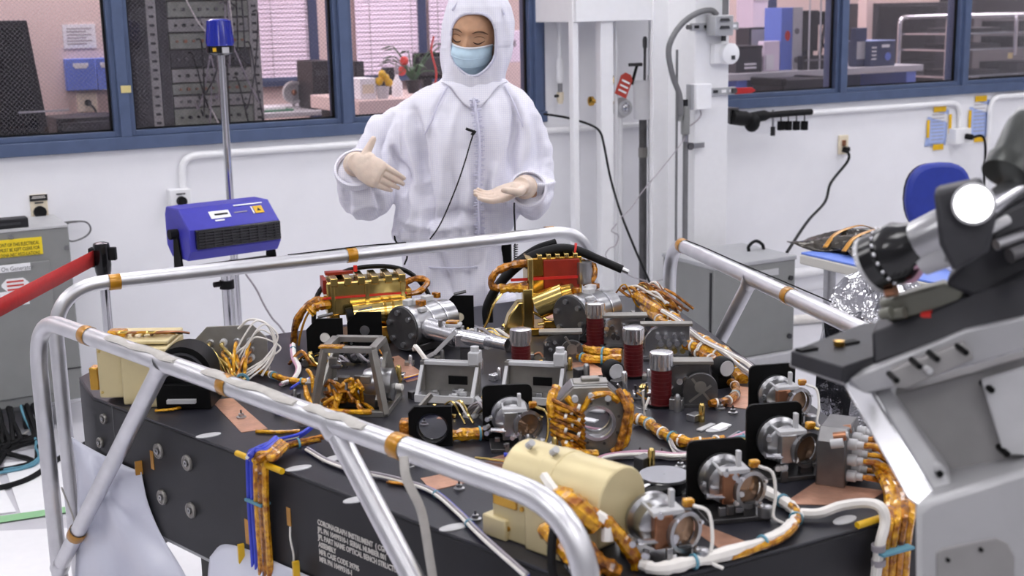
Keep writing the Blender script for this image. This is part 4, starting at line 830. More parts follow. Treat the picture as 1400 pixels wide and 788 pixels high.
m=MB(); P=cr([(.02,-.02,.60),(.04,-.03,.5),(.03,-.03,.35),(.035,-.03,.25),(.03,-.02,.15)],6); m.tube(P,[.008]*len(P),8,flat=.25); m.build('hanging_strap','sleeve_grey',U1)
# ================================================================== optical bench
poly=[(.475,3.0),(.472,2.82),(.906,1.42),(1.50,1.42),(1.585,1.48),(2.022,2.82),(2.02,3.0),(1.90,3.15),(.60,3.15)]
ZB=.585
bench=thing('optical_bench','long black optical bench carrying the gold and silver instruments','bench',(XM,2.3,0))
bo=V(XM,2.3,0)
m=MB(); m.prism([(x-XM,y-2.3) for x,y in poly],ZB,HB-.006); m.build('bench_body','bench_side',bench,bevel=.003)
m=MB(); m.prism([(x-XM,y-2.3) for x,y in poly],HB-.006,HB); m.build('top_plate','bench_black',bench,bevel=.002)
m=MB(); m.prism([(x*.985-XM*.985,(y-2.3)*.985) for x,y in poly],ZB-.012,ZB); m.build('bottom_flange','light_grey',bench)
A1=V(.472,2.82,0); B1=V(.906,1.42,0); sd=(B1-A1).normalized(); sn=V(-sd.y,sd.x,0)*-1     # outward normal of the near side
if sn.x>0: sn=-sn
SM=Matrix(((sd.x,0,sn.x,A1.x),(sd.y,0,sn.y,A1.y),(0,1,0,0),(0,0,0,1)))   # local: x along side, y up, z outward
SM=Matrix.Translation(-bo)@SM; SL=(B1-A1).length
def washer(s,z,r=.0165):
    m=MB(); m.lathe([(r,0),(r,.004),(r*.92,.006),(r*.75,.006),(r*.7,.0045),(r*.5,.0045),(r*.45,.003),(.001,.003)],SM@Tr(s*SL,z,0),22,cap=False); w=m.build('washer','titanium',bench)
    m=MB(); m.lathe([(r*.38,.002),(r*.38,.0075),(r*.16,.0075),(r*.14,.004),(.001,.004)],SM@Tr(s*SL,z,0),10,cap=False); m.build('bolt_head','steel',w)
for s in (.18,.254): 
    for z in (.777,.677): washer(s,z)
for s,z in ((.03,.80),(.012,.74),(.028,.69)): washer(s,z,.012)
m=MB(); m.b2((.055*SL,ZB,0),(.0565*SL,HB-.004,.0006),SM); m.build('panel_seam','mid_grey',bench)
text('CORONAGRAPH INSTRUMENT  ( CGI )\nJPL PN 10499310-1 SERIAL NUMBER 001\nJPL PART NAME OPTICAL BENCH STRUCTURE\nASSEMBLY\nMFR CASE CODE 39795\nMFR PN 10499310-1',.0140,SM@Tr(.541*SL,.762,.0008),'print_white',bench,'part_number_text','LEFT',.78,bold=.0003)
for s0,z,w_,h_ in ((.478,.735,.012,.035),(.155,.73,.012,.04),(.383,.66,.014,.05)): m=MB(); m.b2((s0*SL,z,0),(s0*SL+w_,z+h_,.0012),SM); m.build('kapton_patch','kapton_tape',bench)
m=MB(); q=SM@V(.485*SL,.735,.002); m.tube(cr([q,q+V(-.003,-.006,-.02),q+V(0,-.01,-.05),q+V(.002,0,-.08)],5),.0018,6); m.build('tag_wire','wire_white',bench)
# grey pads and inserts on the rim
for px,py,a in ((285,596,0),(455,628,20),(408,641,0),(488,684,0),(620,722,0),(1155,712,10),(980,588,0),(950,650,0)):
    p=Z(px,py,HB)-bo; m=MB(); m.lathe([(.018,0),(.018,.0015),(.016,.002)],Tr(p)@Rz(math.radians(a)),14,sx=1.4,sy=.7); m.build('rim_pad','light_grey',bench)
for px,py in ((628,670),(650,712),(952,660),(936,676),(330,572),(560,640),(985,560),(1002,566),(735,625),(875,624),(930,640),(1030,590),(905,625)):
    t=thing('threaded_stud','small threaded steel stud screwed into the black bench top','stud',Z(px,py,HB),0,'threaded studs on the bench top'); m=MB(); m.lathe([(.010,0),(.010,.004),(.0055,.005),(.0055,.010),(.002,.011)],None,10); m.build('nut','steel',t); m=MB(); m.lathe([(.002,.010),(.002,.017),(.0005,.018)],None,8); m.build('shank','steel_dark',t)
# copper straps stuck to the bench
for k,pts in enumerate(([(288,548),(318,545),(366,587),(330,592)],[(530,490),(545,487),(585,516),(556,523)],[(762,489),(790,486),(835,512),(800,516)],[(990,556),(1010,529),(1050,533),(1045,563)],[(575,655),(625,645),(640,660),(590,672)],[(930,713),(945,712),(1028,745),(985,752)],[(1070,690),(1115,660),(1210,672),(1180,693)],[(655,632),(690,622),(712,636),(690,648)],[(520,610),(560,598),(580,612),(540,622)],[(735,428),(770,424),(790,452),(755,460)])):
    c=[Z(x,y,HB)-bo for x,y in pts]; m=MB(); m.prism([(v.x,v.y) for v in c][::-1],HB,HB+.0012); m.build('copper_strap','copper_tape',bench)
# cart under the bench
st=thing('bench_cart','dark steel cart supporting the black optical bench','cart',(XM,2.3,0))
for x,y in ((-.5,.6),(.5,.6),(-.22,-.7),(.22,-.7)):
    m=MB(); m.b2((x-.04,y-.04,.1),(x+.04,y+.04,ZB-.012)); m.build('leg','black_anodised',st,bevel=.004); m=MB(); m.cyl((x-.02,y,.05),(x+.02,y,.05),.05,n=16); m.build('caster','black_rubber',st)
for a,b in (((-.5,.6),(.5,.6)),((-.22,-.7),(.22,-.7)),((-.5,.6),(-.22,-.7)),((.5,.6),(.22,-.7))): m=MB(); m.bar((a[0],a[1],.25),(b[0],b[1],.25),.05,.05); m.build('cross_beam','dark_grey',st)
for q in range(6): m=MB(); m.tube(cr([(-.3+.05*q,-.2-.1*q,ZB-.02),(-.32+.05*q,-.22-.1*q,ZB-.12),(-.2+.04*q,-.1-.1*q,ZB-.15),(-.1,-.0-.1*q,ZB-.03)],5),.008,6); m.build('underside_cable','red_cover' if q%2 else 'black_rubber',st)
# draped white films
def drape(name,lab,rows,nu=18,mm='film_white'):
    """rows: list of polylines (world points) from top to bottom"""
    R=[cr(r,6) for r in rows]; n=min(len(r) for r in R); cols=[cr([R[j][i] for j in range(len(R))],5) for i in range(n)]
    nv=len(cols[0]); m=MB(); m.add([cols[i][j] for j in range(nv) for i in range(n)],[(j*n+i,j*n+i+1,(j+1)*n+i+1,(j+1)*n+i) for j in range(nv-1) for i in range(n-1)])
    return tag(m.build(name,mm,thick=.0015,angle=60),lab,'film sheet')
def sp(px,py,out):   # point on/near the bench side plane
    d=V(*ray(px,py)); n=sn; q=A1+sn*out; t=(q.dot(n))/(d.dot(n)); return d*t+V(0,0,CZ)
fl1=drape('film_sheet','white film sheet draped from the bench side down between the frame legs',[[sp(98,598,.004),sp(118,610,.006),sp(140,622,.004),sp(165,634,.006),sp(193,646,.004)],[sp(104,640,.012),sp(125,655,.03),sp(146,668,.008),sp(168,680,.03),sp(203,690,.006)],[sp(106,690,.03),sp(135,705,.004),sp(158,712,.035),sp(185,718,.01),sp(222,735,.004)],[sp(104,770,.02),sp(140,790,.045),sp(172,790,.012),sp(205,790,.045),sp(255,790,.008)],[sp(96,860,.05),sp(145,870,.02),sp(185,870,.055),sp(225,870,.02),sp(285,870,.03)],[sp(85,970,.04),sp(145,970,.06),sp(195,970,.03),sp(240,970,.06),sp(310,960,.03)]])
m=MB(); q=sp(190,640,.006); m.box(q,(.016,.004,.03)); o=m.build('tape_tab','kapton_tape'); o.parent=fl1
fl2=drape('film_sheet','white film sheet taped low on the bench side left of the lettering',[[sp(287,762,.03),sp(305,745,.012),sp(340,752,.004),sp(385,772,.004),(sp(440,795,.004))],[sp(284,800,.05),sp(310,800,.05),sp(350,805,.03),sp(400,815,.02),(sp(450,825,.02))],[sp(284,900,.1),sp(320,900,.1),sp(360,905,.07),sp(410,910,.05),(sp(460,915,.05))]])
for px,py in ((330,758),(405,782)): m=MB(); q=sp(px,py,.016); m.box(q,(.012,.006,.04)); o=m.build('tape_tab','yellow_tape'); o.parent=fl2
# ================================================================== helpers for things on the bench
def comp(name,lab,cat,px,py,rz=0,group=None,dz=0):
    t=thing(name,lab,cat,Z(px,py,HB+dz),math.radians(rz),group); t['_s']=depth(t.location)/F; del t['_s']; return t
def P(t,name,mm,bev=0,par=None,**k):
    pass
def bolts(t,pts,r=.004,h=.004,d=(0,-1,0),mm='steel',name='bolt'):
    for p in pts: m=MB(); m.cyl(p,V(*p)+V(*d)*h,r,n=8); m.build(name,mm,t)
def vm(y=0):      # maps prism XY -> local XZ plane, extruding toward -Y
    return Tr(0,y,0)@Rx(math.pi/2)
def rrect(w,h,r,n=4,x=0,y=0):
    out=[]
    for cx,cy,a0 in ((w/2-r,h/2-r,0),(-w/2+r,h/2-r,90),(-w/2+r,-h/2+r,180),(w/2-r,-h/2+r,270)):
        for i in range(n+1): a=math.radians(a0+90*i/n); out.append((x+cx+r*math.cos(a),y+cy+r*math.sin(a)))
    return out
def wire(t,pts,r,mm,name='cable',k=6,n=6):
    m=MB(); m.tube(cr(pts,k),r,n); return m.build(name,mm,t)
def lump_cable(t,pts,r,mm='kapton',name='kapton_cable',k=6,seed=1):
    random.seed(seed); Pp=cr(pts,k); rr=[r*(1+.18*random.uniform(-1,1)) for _ in Pp]; m=MB(); m.tube(Pp,rr,8); return m.build(name,mm,t)
# ---- 1 gold electronics unit (left)
t=comp('gold_instrument','gold electronics unit with a black strap arched over it, left of the pair','instrument',505,462,-14)
m=MB(); m.b2((-.115,-.045,0),(.10,.055,.022)); m.b2((-.10,-.03,.02),(-.075,.05,.075)); m.b2((.06,-.03,.02),(.09,.05,.075)); m.build('base_frame','gold',t,bevel=.003)
m=MB(); m.b2((-.105,-.03,.07),(.095,.055,.155)); m.build('electronics_box','gold_pale',t,bevel=.004)
for i in range(6): m=MB(); x=-.095+.034*i; m.b2((x,-.038,.145),(x+.018,.05,.166)); m.build('top_rib','gold_pale',t,bevel=.002)
for x in (-.09,-.005,.085): m=MB(); m.b2((x-.005,-.037,.075),(x+.005,-.03,.15)); m.build('front_rib','gold_pale',t,bevel=.001)
m=MB(); m.cyl((-.045,-.05,.072),(.09,-.05,.078),.030,n=24); m.build('lens_barrel','gold_pale',t); m=MB(); m.ring((.03,-.05,.075),(1,0,0),.0325,.03,.006); m.ring((.05,-.05,.0755),(1,0,0),.0325,.03,.006); m.build('barrel_ring','gold',t,kind='stuff')
m=MB(); m.cyl((-.06,-.05,.07),(-.045,-.05,.072),.022,n=18); m.build('lens_aperture','black_anodised',t)
m=MB(); m.b2((-.115,-.036,.115),(.095,-.0325,.119)); m.build('red_strip','red_tag',t)
m=MB(); m.b2((-.112,-.02,.125),(-.103,.05,.16)); m.b2((-.10,.025,.163),(-.03,.05,.170)); m.build('red_cover','red_cover',t,kind='stuff'); m=MB(); m.cyl((-.025,.02,.17),(-.025,.02,.185),.005,n=8); m.build('red_knob','red_tag',t)
for x,y,z,dx,dy,dz in ((-.1,-.05,.03,.04,.03,.04),(.03,-.06,.02,.03,.03,.05),(-.02,-.05,.025,.03,.02,.03),(.075,-.05,.03,.035,.03,.06),(.10,.0,.10,.018,.05,.05)): m=MB(); m.box((x,y,z),(dx,dy,dz)); m.build('gold_block','gold',t,bevel=.003)
for x,z in ((-.03,.022),(.055,.04)): m=MB(); m.b2((x,-.075,z),(x+.012,-.062,z+.045)); m.build('gold_tab','kapton',t,bevel=.002)
P_=cr([(-.13,.02,-.0),(-.135,.02,.06),(-.115,.03,.125),(-.05,.05,.165),(.04,.055,.172),(.11,.05,.155),(.15,.02,.115),(.17,.0,.06),(.175,0,.03)],6); m=MB(); m.tube(P_,.011,10,flat=.55); m.build('arched_strap','black_rubber',t)
lump_cable(t,[(-.105,-.02,.11),(-.135,-.03,.112),(-.165,-.03,.09),(-.185,-.02,.05),(-.19,-.0,.0)],.0095,'kapton_dark',seed=2)
lump_cable(t,[(-.1,-.03,.1),(-.13,-.04,.1),(-.15,-.04,.085)],.012,'kapton',seed=3); wire(t,[(-.14,-.03,.1),(-.16,-.03,.07),(-.175,-.03,.03),(-.18,-.02,0)],.003,'kapton_tape')
lump_cable(t,[(.09,-.02,.11),(.13,-.02,.115),(.155,0,.135),(.13,.02,.14),(.1,.03,.13)],.008,'kapton_dark',seed=4)
# black plates with round windows in front of it
def black_plate(lab,px,py,rz,w_,h_,disc,mm,flip=1):
    t=comp('aperture_plate',lab,'plate',px,py,rz); c=w_*.3
    poly=[(-w_/2,0),(w_/2,0),(w_/2,h_),(-w_/2+c,h_),(-w_/2,h_-c)]
    if flip<0: poly=[(-x,y) for x,y in poly][::-1]
    m=MB(); m.holed(poly,(disc[0],disc[1]),.0125,0,.006,vm()); m.build('black_plate','black_anodised',t)
    m=MB(); m.lathe([(.012,0),(.012,.004),(.001,.005)],Tr(disc[0],-.001,disc[1])@Rx(math.pi/2),20); m.build('window_disc',mm,t)
    m=MB(); m.b2((-w_/2,0,0),(w_/2,.05,.006)); m.b2((-w_*.1,.0,.0),(w_*.1,.03,h_*.6)); m.build('rear_bracket','black_anodised',t)
    bolts(t,[(-w_*.4,-.006,.01),(w_*.4,-.006,.01)],.0035,.003)
    m=MB(); m.cyl((-w_*.2,.01,h_),(w_*.2,.02,h_+.006),.004,n=8); m.build('top_clamp','steel_dark',t); return t
black_plate('small black plate with a white disc, leftmost before the gold unit',446,486,-30,.088,.092,(.0,.045),'wire_white')
black_plate('small black plate with a silver disc between two gold unit feet',500,474,-30,.085,.088,(.0,.042),'steel')
black_plate('tall black plate with a cream disc beside the silver barrel',629,455,-35,.075,.098,(-.0,.042),'ivory')
# ---- 2 gold unit (right) with red cover and thick black hose
t=comp('gold_instrument','gold unit with red cover under a thick black hose, right of the pair','instrument',752,452,-20)
m=MB(); m.b2((-.085,-.05,0),(.07,.05,.02)); m.build('base_frame','gold',t,bevel=.003)
m=MB(); m.b2((-.06,-.03,.02),(-.045,.05,.195)); m.build('end_plate','gold_pale',t,bevel=.003)
m=MB(); m.b2((-.045,.0,.09),(.085,.06,.19)); m.build('electronics_box','gold',t,bevel=.003)
m=MB(); m.b2((-.015,-.006,.105),(.078,.0,.185)); m.build('red_cover','red_cover',t,bevel=.002)
for i in range(5): m=MB(); x=-.03+.023*i; m.b2((x,-.004,.187),(x+.012,.055,.199)); m.build('top_rib','gold_pale',t,bevel=.002)
m=MB(); m.cyl((-.035,-.035,.075),(.03,-.06,.105),.034,n=24); m.build('lens_barrel','gold_pale',t); m=MB(); m.cyl((.03,-.06,.105),(.05,-.068,.114),.028,.022,n=20); m.build('lens_hood','gold',t)
m=MB(); m.prism([(-.125,0),(-.055,0),(-.055,.085),(-.085,.085),(-.11,.05)],-.02,.02,vm(-.01)); m.build('gold_foot','gold_pale',t,bevel=.004); m=MB(); m.b2((-.075,-.045,0),(-.05,-.02,.12)); m.build('gold_strut','gold_pale',t,bevel=.002)
for a,b in (((-.04,-.05,.03),(.05,-.06,.04)),((.03,-.05,.04),(.05,-.06,.10)),((-.05,-.04,.06),(.0,-.05,.03))): m=MB(); m.cyl(a,b,.004,n=8); m.build('gold_rod','gold_pale',t)
for x,y,z,dx,dy,dz in ((.05,-.06,.085,.03,.02,.025),(.0,-.045,.03,.05,.03,.02),(.06,-.02,.06,.03,.04,.05),(.09,.03,.15,.02,.05,.05)): m=MB(); m.box((x,y,z),(dx,dy,dz)); m.build('gold_block','gold',t,bevel=.003)
m=MB(); m.b2((-.1,-.009,.135),(.09,-.006,.142)); m.build('red_strip','red_tag',t)
m=MB(); m.cyl((.09,-.0,.12),(.09,-.0,.175),.02,n=16); m.build('side_canister','steel',t)
P_=cr([(-.165,.02,.02),(-.16,.02,.07),(-.12,.02,.13),(-.06,.03,.178),(.02,.04,.202),(.08,.04,.197),(.14,.02,.172),(.19,.0,.15)],7); m=MB(); m.tube(P_,[.007+.011*math.sin(min(1,i/(len(P_)-1)*1.25)*math.pi*.8) for i in range(len(P_))],12,flat=.8); m.build('thick_hose','black_rubber',t)
m=MB(); m.tube(cr([(.19,0,.15),(.2,-.002,.146),(.206,-.004,.143)]),.006,8); m.build('hose_tip','steel',t)
for i in (12,34): m=MB(); d=P_[i+1]-P_[i]; m.ring(P_[i],d,.0195,.014,.005); m.build('red_tie','red_tag',t)
m=MB(); P2=cr([(-.15,.04,.02),(-.145,.045,.07),(-.1,.05,.15),(-.03,.06,.2),(.03,.065,.218)],6); m.tube(P2,.009,8); m.build('thin_hose','black_rubber',t)
lump_cable(t,[(-.055,-.01,.18),(-.1,-.015,.178),(-.14,-.015,.16),(-.15,-.015,.13),(-.12,-.02,.12),(-.06,-.03,.13)],.0095,'kapton_dark',seed=5)
lump_cable(t,[(-.13,-.02,.12),(-.1,-.025,.122),(-.06,-.03,.12)],.012,'kapton',seed=6)
wire(t,[(-.12,-.02,.115),(-.15,-.03,.08),(-.17,-.03,.03),(-.2,-.03,.0)],.0032,'gold_pale'); lump_cable(t,[(.09,.03,.17),(.12,.02,.16),(.115,.0,.13),(.085,-.01,.12)],.007,'kapton_dark',seed=8)
# ---- silver barrels (filter drums)
def barrel(lab,px,py,rz,L,r,seed):
    t=comp('silver_barrel',lab,'barrel',px,py,rz); h=r+.012
    m=MB(); m.lathe([(r*1.12,0),(r*1.12,.010),(r*1.02,.012),(r,.016),(r,L*.78),(r*.93,L*.8),(r*.93,L),(r*.6,L+.003)],Tr(-L/2,0,h)@Ry(math.pi/2),36); m.build('drum','steel',t)
    m=MB(); m.lathe([(r*1.06,0),(r*1.06,.004),(r*.3,.005)],Tr(-L/2,0,h)@Ry(-math.pi/2),36); fl=m.build('end_flange','steel_dark',t)
    for i in range(6): a=2*math.pi*i/6+.3; m=MB(); m.cyl((-L/2-.004,r*.8*math.cos(a),h+r*.8*math.sin(a)),(-L/2-.012,r*.8*math.cos(a),h+r*.8*math.sin(a)),.0065,n=10); m.build('bolt','steel',fl)
    for x in (-L*.1,L*.2): m=MB(); m.lathe([(r+.0015,0),(r+.0015,.004)],Tr(x,0,h)@Ry(math.pi/2),36,cap=False); m.build('seam_band','alu_bright',t)
    m=MB(); m.box((-L*.22,-r*.55,h+r*.86),(.022,.016,.010),Rx(.0)); m.build('latch','light_grey',t,bevel=.002)
    m=MB(); m.b2((-L*.4,-r*.7,0),(L*.4,r*.7,.02)); m.build('cradle','steel_dark',t,bevel=.003)
    m=MB(); m.cyl((L*.1,-r*.5,h*.7),(L*.1,-r*1.7,h*.55),r*.5,n=20); m.build('side_port','steel',t)
    for i in range(5): random.seed(seed+i); m=MB(); m.box((random.uniform(-L*.3,L*.5),random.uniform(-.2,.6)*r,h+r*1.0+.004),(random.uniform(.012,.03),.02,.014)); m.build('terminal','kapton_dark' if i%2 else 'light_grey',t,bevel=.002)
    return t
barrel('silver barrel with dark bolted flange in front of the left gold unit',582,474,20,.150,.049,1)
barrel('silver barrel with dark flange in front of the red covered gold unit',806,459,20,.150,.050,5)
# optical arm from the left barrel to a nozzle
t=comp('nozzle_assembly','silver tube arm with an open black nozzle before the silver barrel','nozzle',637,494,-40); t.scale=(1.15,)*3
m=MB(); m.cyl((-.09,.05,.055),(-.02,.01,.05),.022,n=20); m.build('arm_tube','alu_bright',t); m=MB(); m.b2((-.02,-.012,.03),(.03,.022,.058)); m.build('arm_block','alu_bright',t,bevel=.003); m=MB(); m.b2((-.01,-.008,0),(.018,.016,.03)); m.build('arm_pedestal','steel_dark',t,bevel=.002)
m=MB(); m.cyl((-.02,.01,.05),(.05,-.016,.046),.016,n=20); m.build('arm_sleeve','alu_bright',t)
for x,z in ((-.055,.078),(-.01,.066),(.02,.064)): m=MB(); m.cyl((x,.015,z-.01),(x,.014,z+.004),.005,n=10); m.build('screw','steel',t)
m=MB(); m.lathe([(.0125,0),(.0125,.05),(.0105,.05),(.0105,.02)],axis_m((.045,-.0,.045),(.9,-.35,-.05)),20,cap=False); m.build('nozzle','alu_bright',t); m=MB(); m.lathe([(.0104,0),(.001,.001)],axis_m((.072,-.01,.044),(.9,-.35,-.05)),16,cap=False); m.build('nozzle_bore','black_anodised',t)
m=MB(); m.b2((-.045,.005,.068),(-.012,.03,.076)); m.build('top_cap','light_grey',t,bevel=.003); m=MB(); m.box((-.03,.016,.078),(.024,.02,.004)); m.build('kapton_patch','kapton',t)
m=MB(); m.bar((-.06,-.02,.02),(-.01,-.03,.07),.008,.008); m.bar((-.06,-.02,.02),(-.09,0,.0),.008,.008); m.build('support_strut','light_grey',t,kind='stuff')
wire(t,[(-.1,-.03,.03),(-.09,-.05,.04),(-.07,-.06,.02),(-.06,-.05,.0)],.005,'wire_white')
# ---- beige box at the left with black drum
t=comp('beige_electronics','beige anodised electronics box at the left corner of the bench','instrument',197,546,-30)
m=MB(); m.b2((-.085,-.03,.012),(-.03,.09,.13)); m.build('left_section','beige_gold',t,bevel=.004); m=MB(); m.b2((-.03,-.045,.0),(.07,.09,.125)); m.build('main_section','beige_gold',t,bevel=.004)
m=MB(); m.prism([(-.0,0),(.055,0),(.055,.05),(.015,.05)],.045,.062,vm()); m.build('foot_block','beige_gold',t,bevel=.003)
m=MB(); m.b2((-.08,-.028,.128),(.07,.09,.137)); m.build('lid','beige_gold',t,bevel=.003); m=MB(); m.b2((-.07,.0,.137),(-.03,.03,.152)); m.build('yellow_cap','kapton',t,bevel=.005)
for q in range(5): wire(t,[(-.06+.02*q,.02,.138),(-.04+.02*q,.0,.148),(.0+.02*q,.01,.146),(.04+.015*q,.03,.138)],.003,['gold_pale','copper','kapton_tape'][q%3])
bolts(t,[(-.078,-.03,.025),(-.078,-.03,.115),(.06,-.045,.115),(-.02,-.045,.115)],.003,.002,mm='gold_pale')
m=MB(); m.box((-.1,.0,.05),(.02,.03,.05)); m.build('side_connector','gold',t,bevel=.003)
t=comp('black_drum','round black drum housing behind the slanted brace at the left','drum',258,552,-30); 
m=MB(); m.cyl((0,.04,.07),(0,-.03,.07),.062,n=32); m.build('drum','black_anodised',t); m=MB(); m.b2((-.055,-.045,0),(.06,.05,.055)); m.build('base_block','black_anodised',t,bevel=.003); m=MB(); m.box((.0,-.05,.02),(.06,.012,.008)); m.build('white_mark','light_grey',t); m=MB(); m.ring((0,-.031,.07),(0,-1,0),.05,.045,.003); m.build('rim_ring','dark_grey',t)
# ---- connector bracket with gold cables
def conn_bracket(lab,px,py,rz,w_,h_,tilt,rows,cols_,seed,mm='titanium',outd=.05):
    t=comp('connector_bracket',lab,'bracket',px,py,rz); c=h_*.28
    poly=[(-w_/2,0),(w_/2,0),(w_/2,h_-c),(w_/2-c,h_),(-w_/2+c,h_),(-w_/2,h_-c)]
    T_=Tr(0,0,.004)@Rx(-tilt); m=MB(); m.prism(poly,0,.006,T_@vm()); m.build('panel',mm,t,bevel=.001)
    m=MB(); m.b2((-w_/2,-.01,0),(w_/2,.05,.006)); m.build('foot','titanium',t,bevel=.001)
    random.seed(seed)
    for r_ in range(rows):
        for c_ in range(cols_):
            x=-w_*.36+w_*.72*(c_+.5)/cols_; z=h_*(.25+.5*(r_+.5)/rows); q=T_@V(x,-.006,z); d=(T_.to_3x3()@V(0,-1,0))
            m=MB(); m.lathe([(.009,0),(.009,.008),(.0075,.009),(.0075,.02)],axis_m(q,d),12); cn=m.build('connector','steel' if (r_+c_)%3 else 'light_grey',t)
            e=q+d*.02; end=V(w_*.1+random.uniform(-.02,.02),-outd-.03,.010+random.uniform(0,.012)); lump_cable(t,[e,e+d*.02+V(0,0,-.004),(e+end)/2+V(0,-.01,.01),end],.0042,random.choice(['kapton','kapton','kapton_dark','gold_pale']),'pigtail',5,seed+r_*7+c_)
    return t
t=conn_bracket('grey connector bracket with gold pigtails and white wire loops',318,514,-22,.165,.112,.12,3,4,21)
random.seed(19)
for i in range(4):
    a=random.uniform(.03,.08); zt_=random.uniform(.09,.135); wire(t,[(a-.05,-.05,.02+.01*i),(a-.01,-.045,zt_*.8),(a+.02,-.035,zt_),(a+.04+.01*i,-.03,zt_*.7),(a+.02,-.05,.04),(a-.02,-.07,.01+.004*i)],.0022,'wire_white','white_wire',7)
wire(t,[(.02,.0,.11),(.05,-.02,.135),(.09,-.03,.12),(.10,-.03,.06),(.07,-.05,.01)],.003,'wire_white','white_wire',7)
m=MB(); m.ring((.03,-.085,.012),(0,-1,.1),.016,.011,.01); m.build('cable_tie','tie_teal',t)
# ---- trapezoid frame
t=comp('trapezoid_frame','grey open trapezoid frame housing full of gold coils','housing',488,556,-36)
B_=[(-.075,-.065),(.075,-.065),(.075,.065),(-.075,.065)]; T2=[(-.05,-.045),(.05,-.045),(.05,.045),(-.05,.045)]; H_=.135
for i in range(4):
    j=(i+1)%4; 
    m=MB(); m.bar((*B_[i],.004),(*T2[i],H_),.014,.014); m.build('corner_post','titanium',t,bevel=.001)
    m=MB(); m.bar((*T2[i],H_),(*T2[j],H_),.016,.012); m.build('top_rail','titanium',t,bevel=.001)
    m=MB(); m.bar((*B_[i],.006),(*B_[j],.006),.014,.012); m.build('bottom_rail','titanium',t,bevel=.001)
m=MB(); m.box((-.035,-.045,H_+.006),(.05,.02,.004)); m.build('kapton_patch','kapton',t)
m=MB(); m.bar((.058,-.055,.03),(.056,.05,.11),.008,.006); m.bar((-.07,-.06,.02),(-.058,.05,.11),.006,.006); m.build('diagonal_brace','titanium',t,kind='stuff')
m=MB(); m.lathe([(.03,0),(.034,.01),(.034,.06),(.02,.065)],Tr(.02,.0,.05)@Ry(math.pi/2),20); m.build('inner_motor','steel',t); m=MB(); m.b2((-.05,-.03,.004),(.05,.04,.04)); m.build('inner_block','steel_dark',t,bevel=.004)
random.seed(4)
for i in range(16):
    x=random.uniform(-.05,.02); z=random.uniform(.02,.075); lump_cable(t,[(x,-.055,z),(x+random.uniform(-.015,.02),-.064,z+random.uniform(-.02,.02)),(x+random.uniform(-.01,.03),-.05,z+random.uniform(-.03,.03)),(x+random.uniform(-.02,.02),-.03,.02)],.0042,'kapton' if i%3 else 'kapton_dark','coil',5,30+i)
for i in range(14): m=MB(); m.box((random.uniform(-.05,.055),random.uniform(-.05,.03),random.uniform(.04,.11)),(random.uniform(.008,.024),random.uniform(.008,.02),random.uniform(.008,.02)),Tr(0,0,0)); m.build('inner_fitting',['steel','steel_dark','titanium','alu_bright'][i%4],t,bevel=.002)
lump_cable(t,[(-.1,-.03,.05),(-.085,-.055,.03),(-.05,-.075,.015),(.02,-.075,.012),(.05,-.072,.012)],.006,'kapton','kapton_cable',5,41); wire(t,[(-.09,.0,.06),(-.1,-.01,.08),(-.085,-.03,.075),(-.08,-.04,.04)],.004,'kapton','loop')
m=MB(); m.cyl((.08,.0,.045),(.1,-.005,.045),.007,n=10); m.build('white_plug','wire_white',t); m=MB(); m.cyl((.072,.0,.045),(.08,0,.045),.03,n=20); m.build('end_disc','steel_dark',t)
m=MB(); m.b2((-.11,.0,.0),(-.08,.05,.05)); m.build('side_bracket','titanium',t,bevel=.002)
# ---- tray brackets
def tray(lab,px,py,rz,w_,h_,seed):
    t=comp('tray_bracket',lab,'bracket',px,py,rz); d_=.055
    m=MB(); m.b2((-w_/2,.0,.0),(w_/2,.006,h_)); m.build('back_plate','titanium',t,bevel=.001); m=MB(); m.b2((-w_/2,-.008,h_-.008),(w_/2,.012,h_)); m.build('top_rail','light_grey',t,bevel=.001)
    m=MB(); m.b2((-w_/2,-d_,.028),(w_/2,.0,.034)); m.build('tray','steel',t,bevel=.001); m=MB(); m.b2((-w_/2,-d_-.004,.024),(w_/2,-d_,.04)); m.build('tray_lip','light_grey',t,bevel=.001)
    for s in (-1,1): m=MB(); m.bar((s*w_*.47,-.004,h_-.006),(s*w_*.47,-d_,.034),.007,.006); m.build('side_stay','light_grey',t); m=MB(); m.b2((s*w_*.47-.004,-.01,0),(s*w_*.47+.004,.004,h_)); m.build('side_post','titanium',t)
    m=MB(); m.b2((-.005,-.003,h_*.5),(.035,.0,h_*.68)); m.build('rear_slot','black_anodised',t); m=MB(); m.b2((w_*.32,-.012,h_-.005),(w_*.5,.02,h_+.022)); m.build('corner_block','light_grey',t,bevel=.002); m=MB(); m.cyl((w_*.41,.004,h_+.022),(w_*.41,.004,h_+.032),.009,n=12); m.build('corner_screw','light_grey',t)
    random.seed(seed)
    for i in range(8): m=MB(); m.box((random.uniform(-.4,.4)*w_,random.uniform(-.9,-.15)*d_,.038),(random.uniform(.006,.02),random.uniform(.006,.014),.008)); m.build('terminal','light_grey' if i%2 else 'steel',t,bevel=.001)
    m=MB(); m.tube(cr([(w_*.5,-d_*.6,.03),(w_*.6,-d_*.9,.02),(w_*.5,-d_*1.2,.0),(w_*.35,-d_*1.1,-.0)],6),.007,8); m.build('hook_arm','light_grey',t)
    lump_cable(t,[(-.02,-d_-.005,.02),(.0,-d_-.02,.01),(.03,-d_-.02,.003)],.005,'gold_pale','kapton_cable',5,seed); return t
tray('silver open tray bracket left of the first red post',618,556,-42,.125,.098,3)
tray('silver open tray bracket right of the first red post',733,558,-42,.125,.098,8)
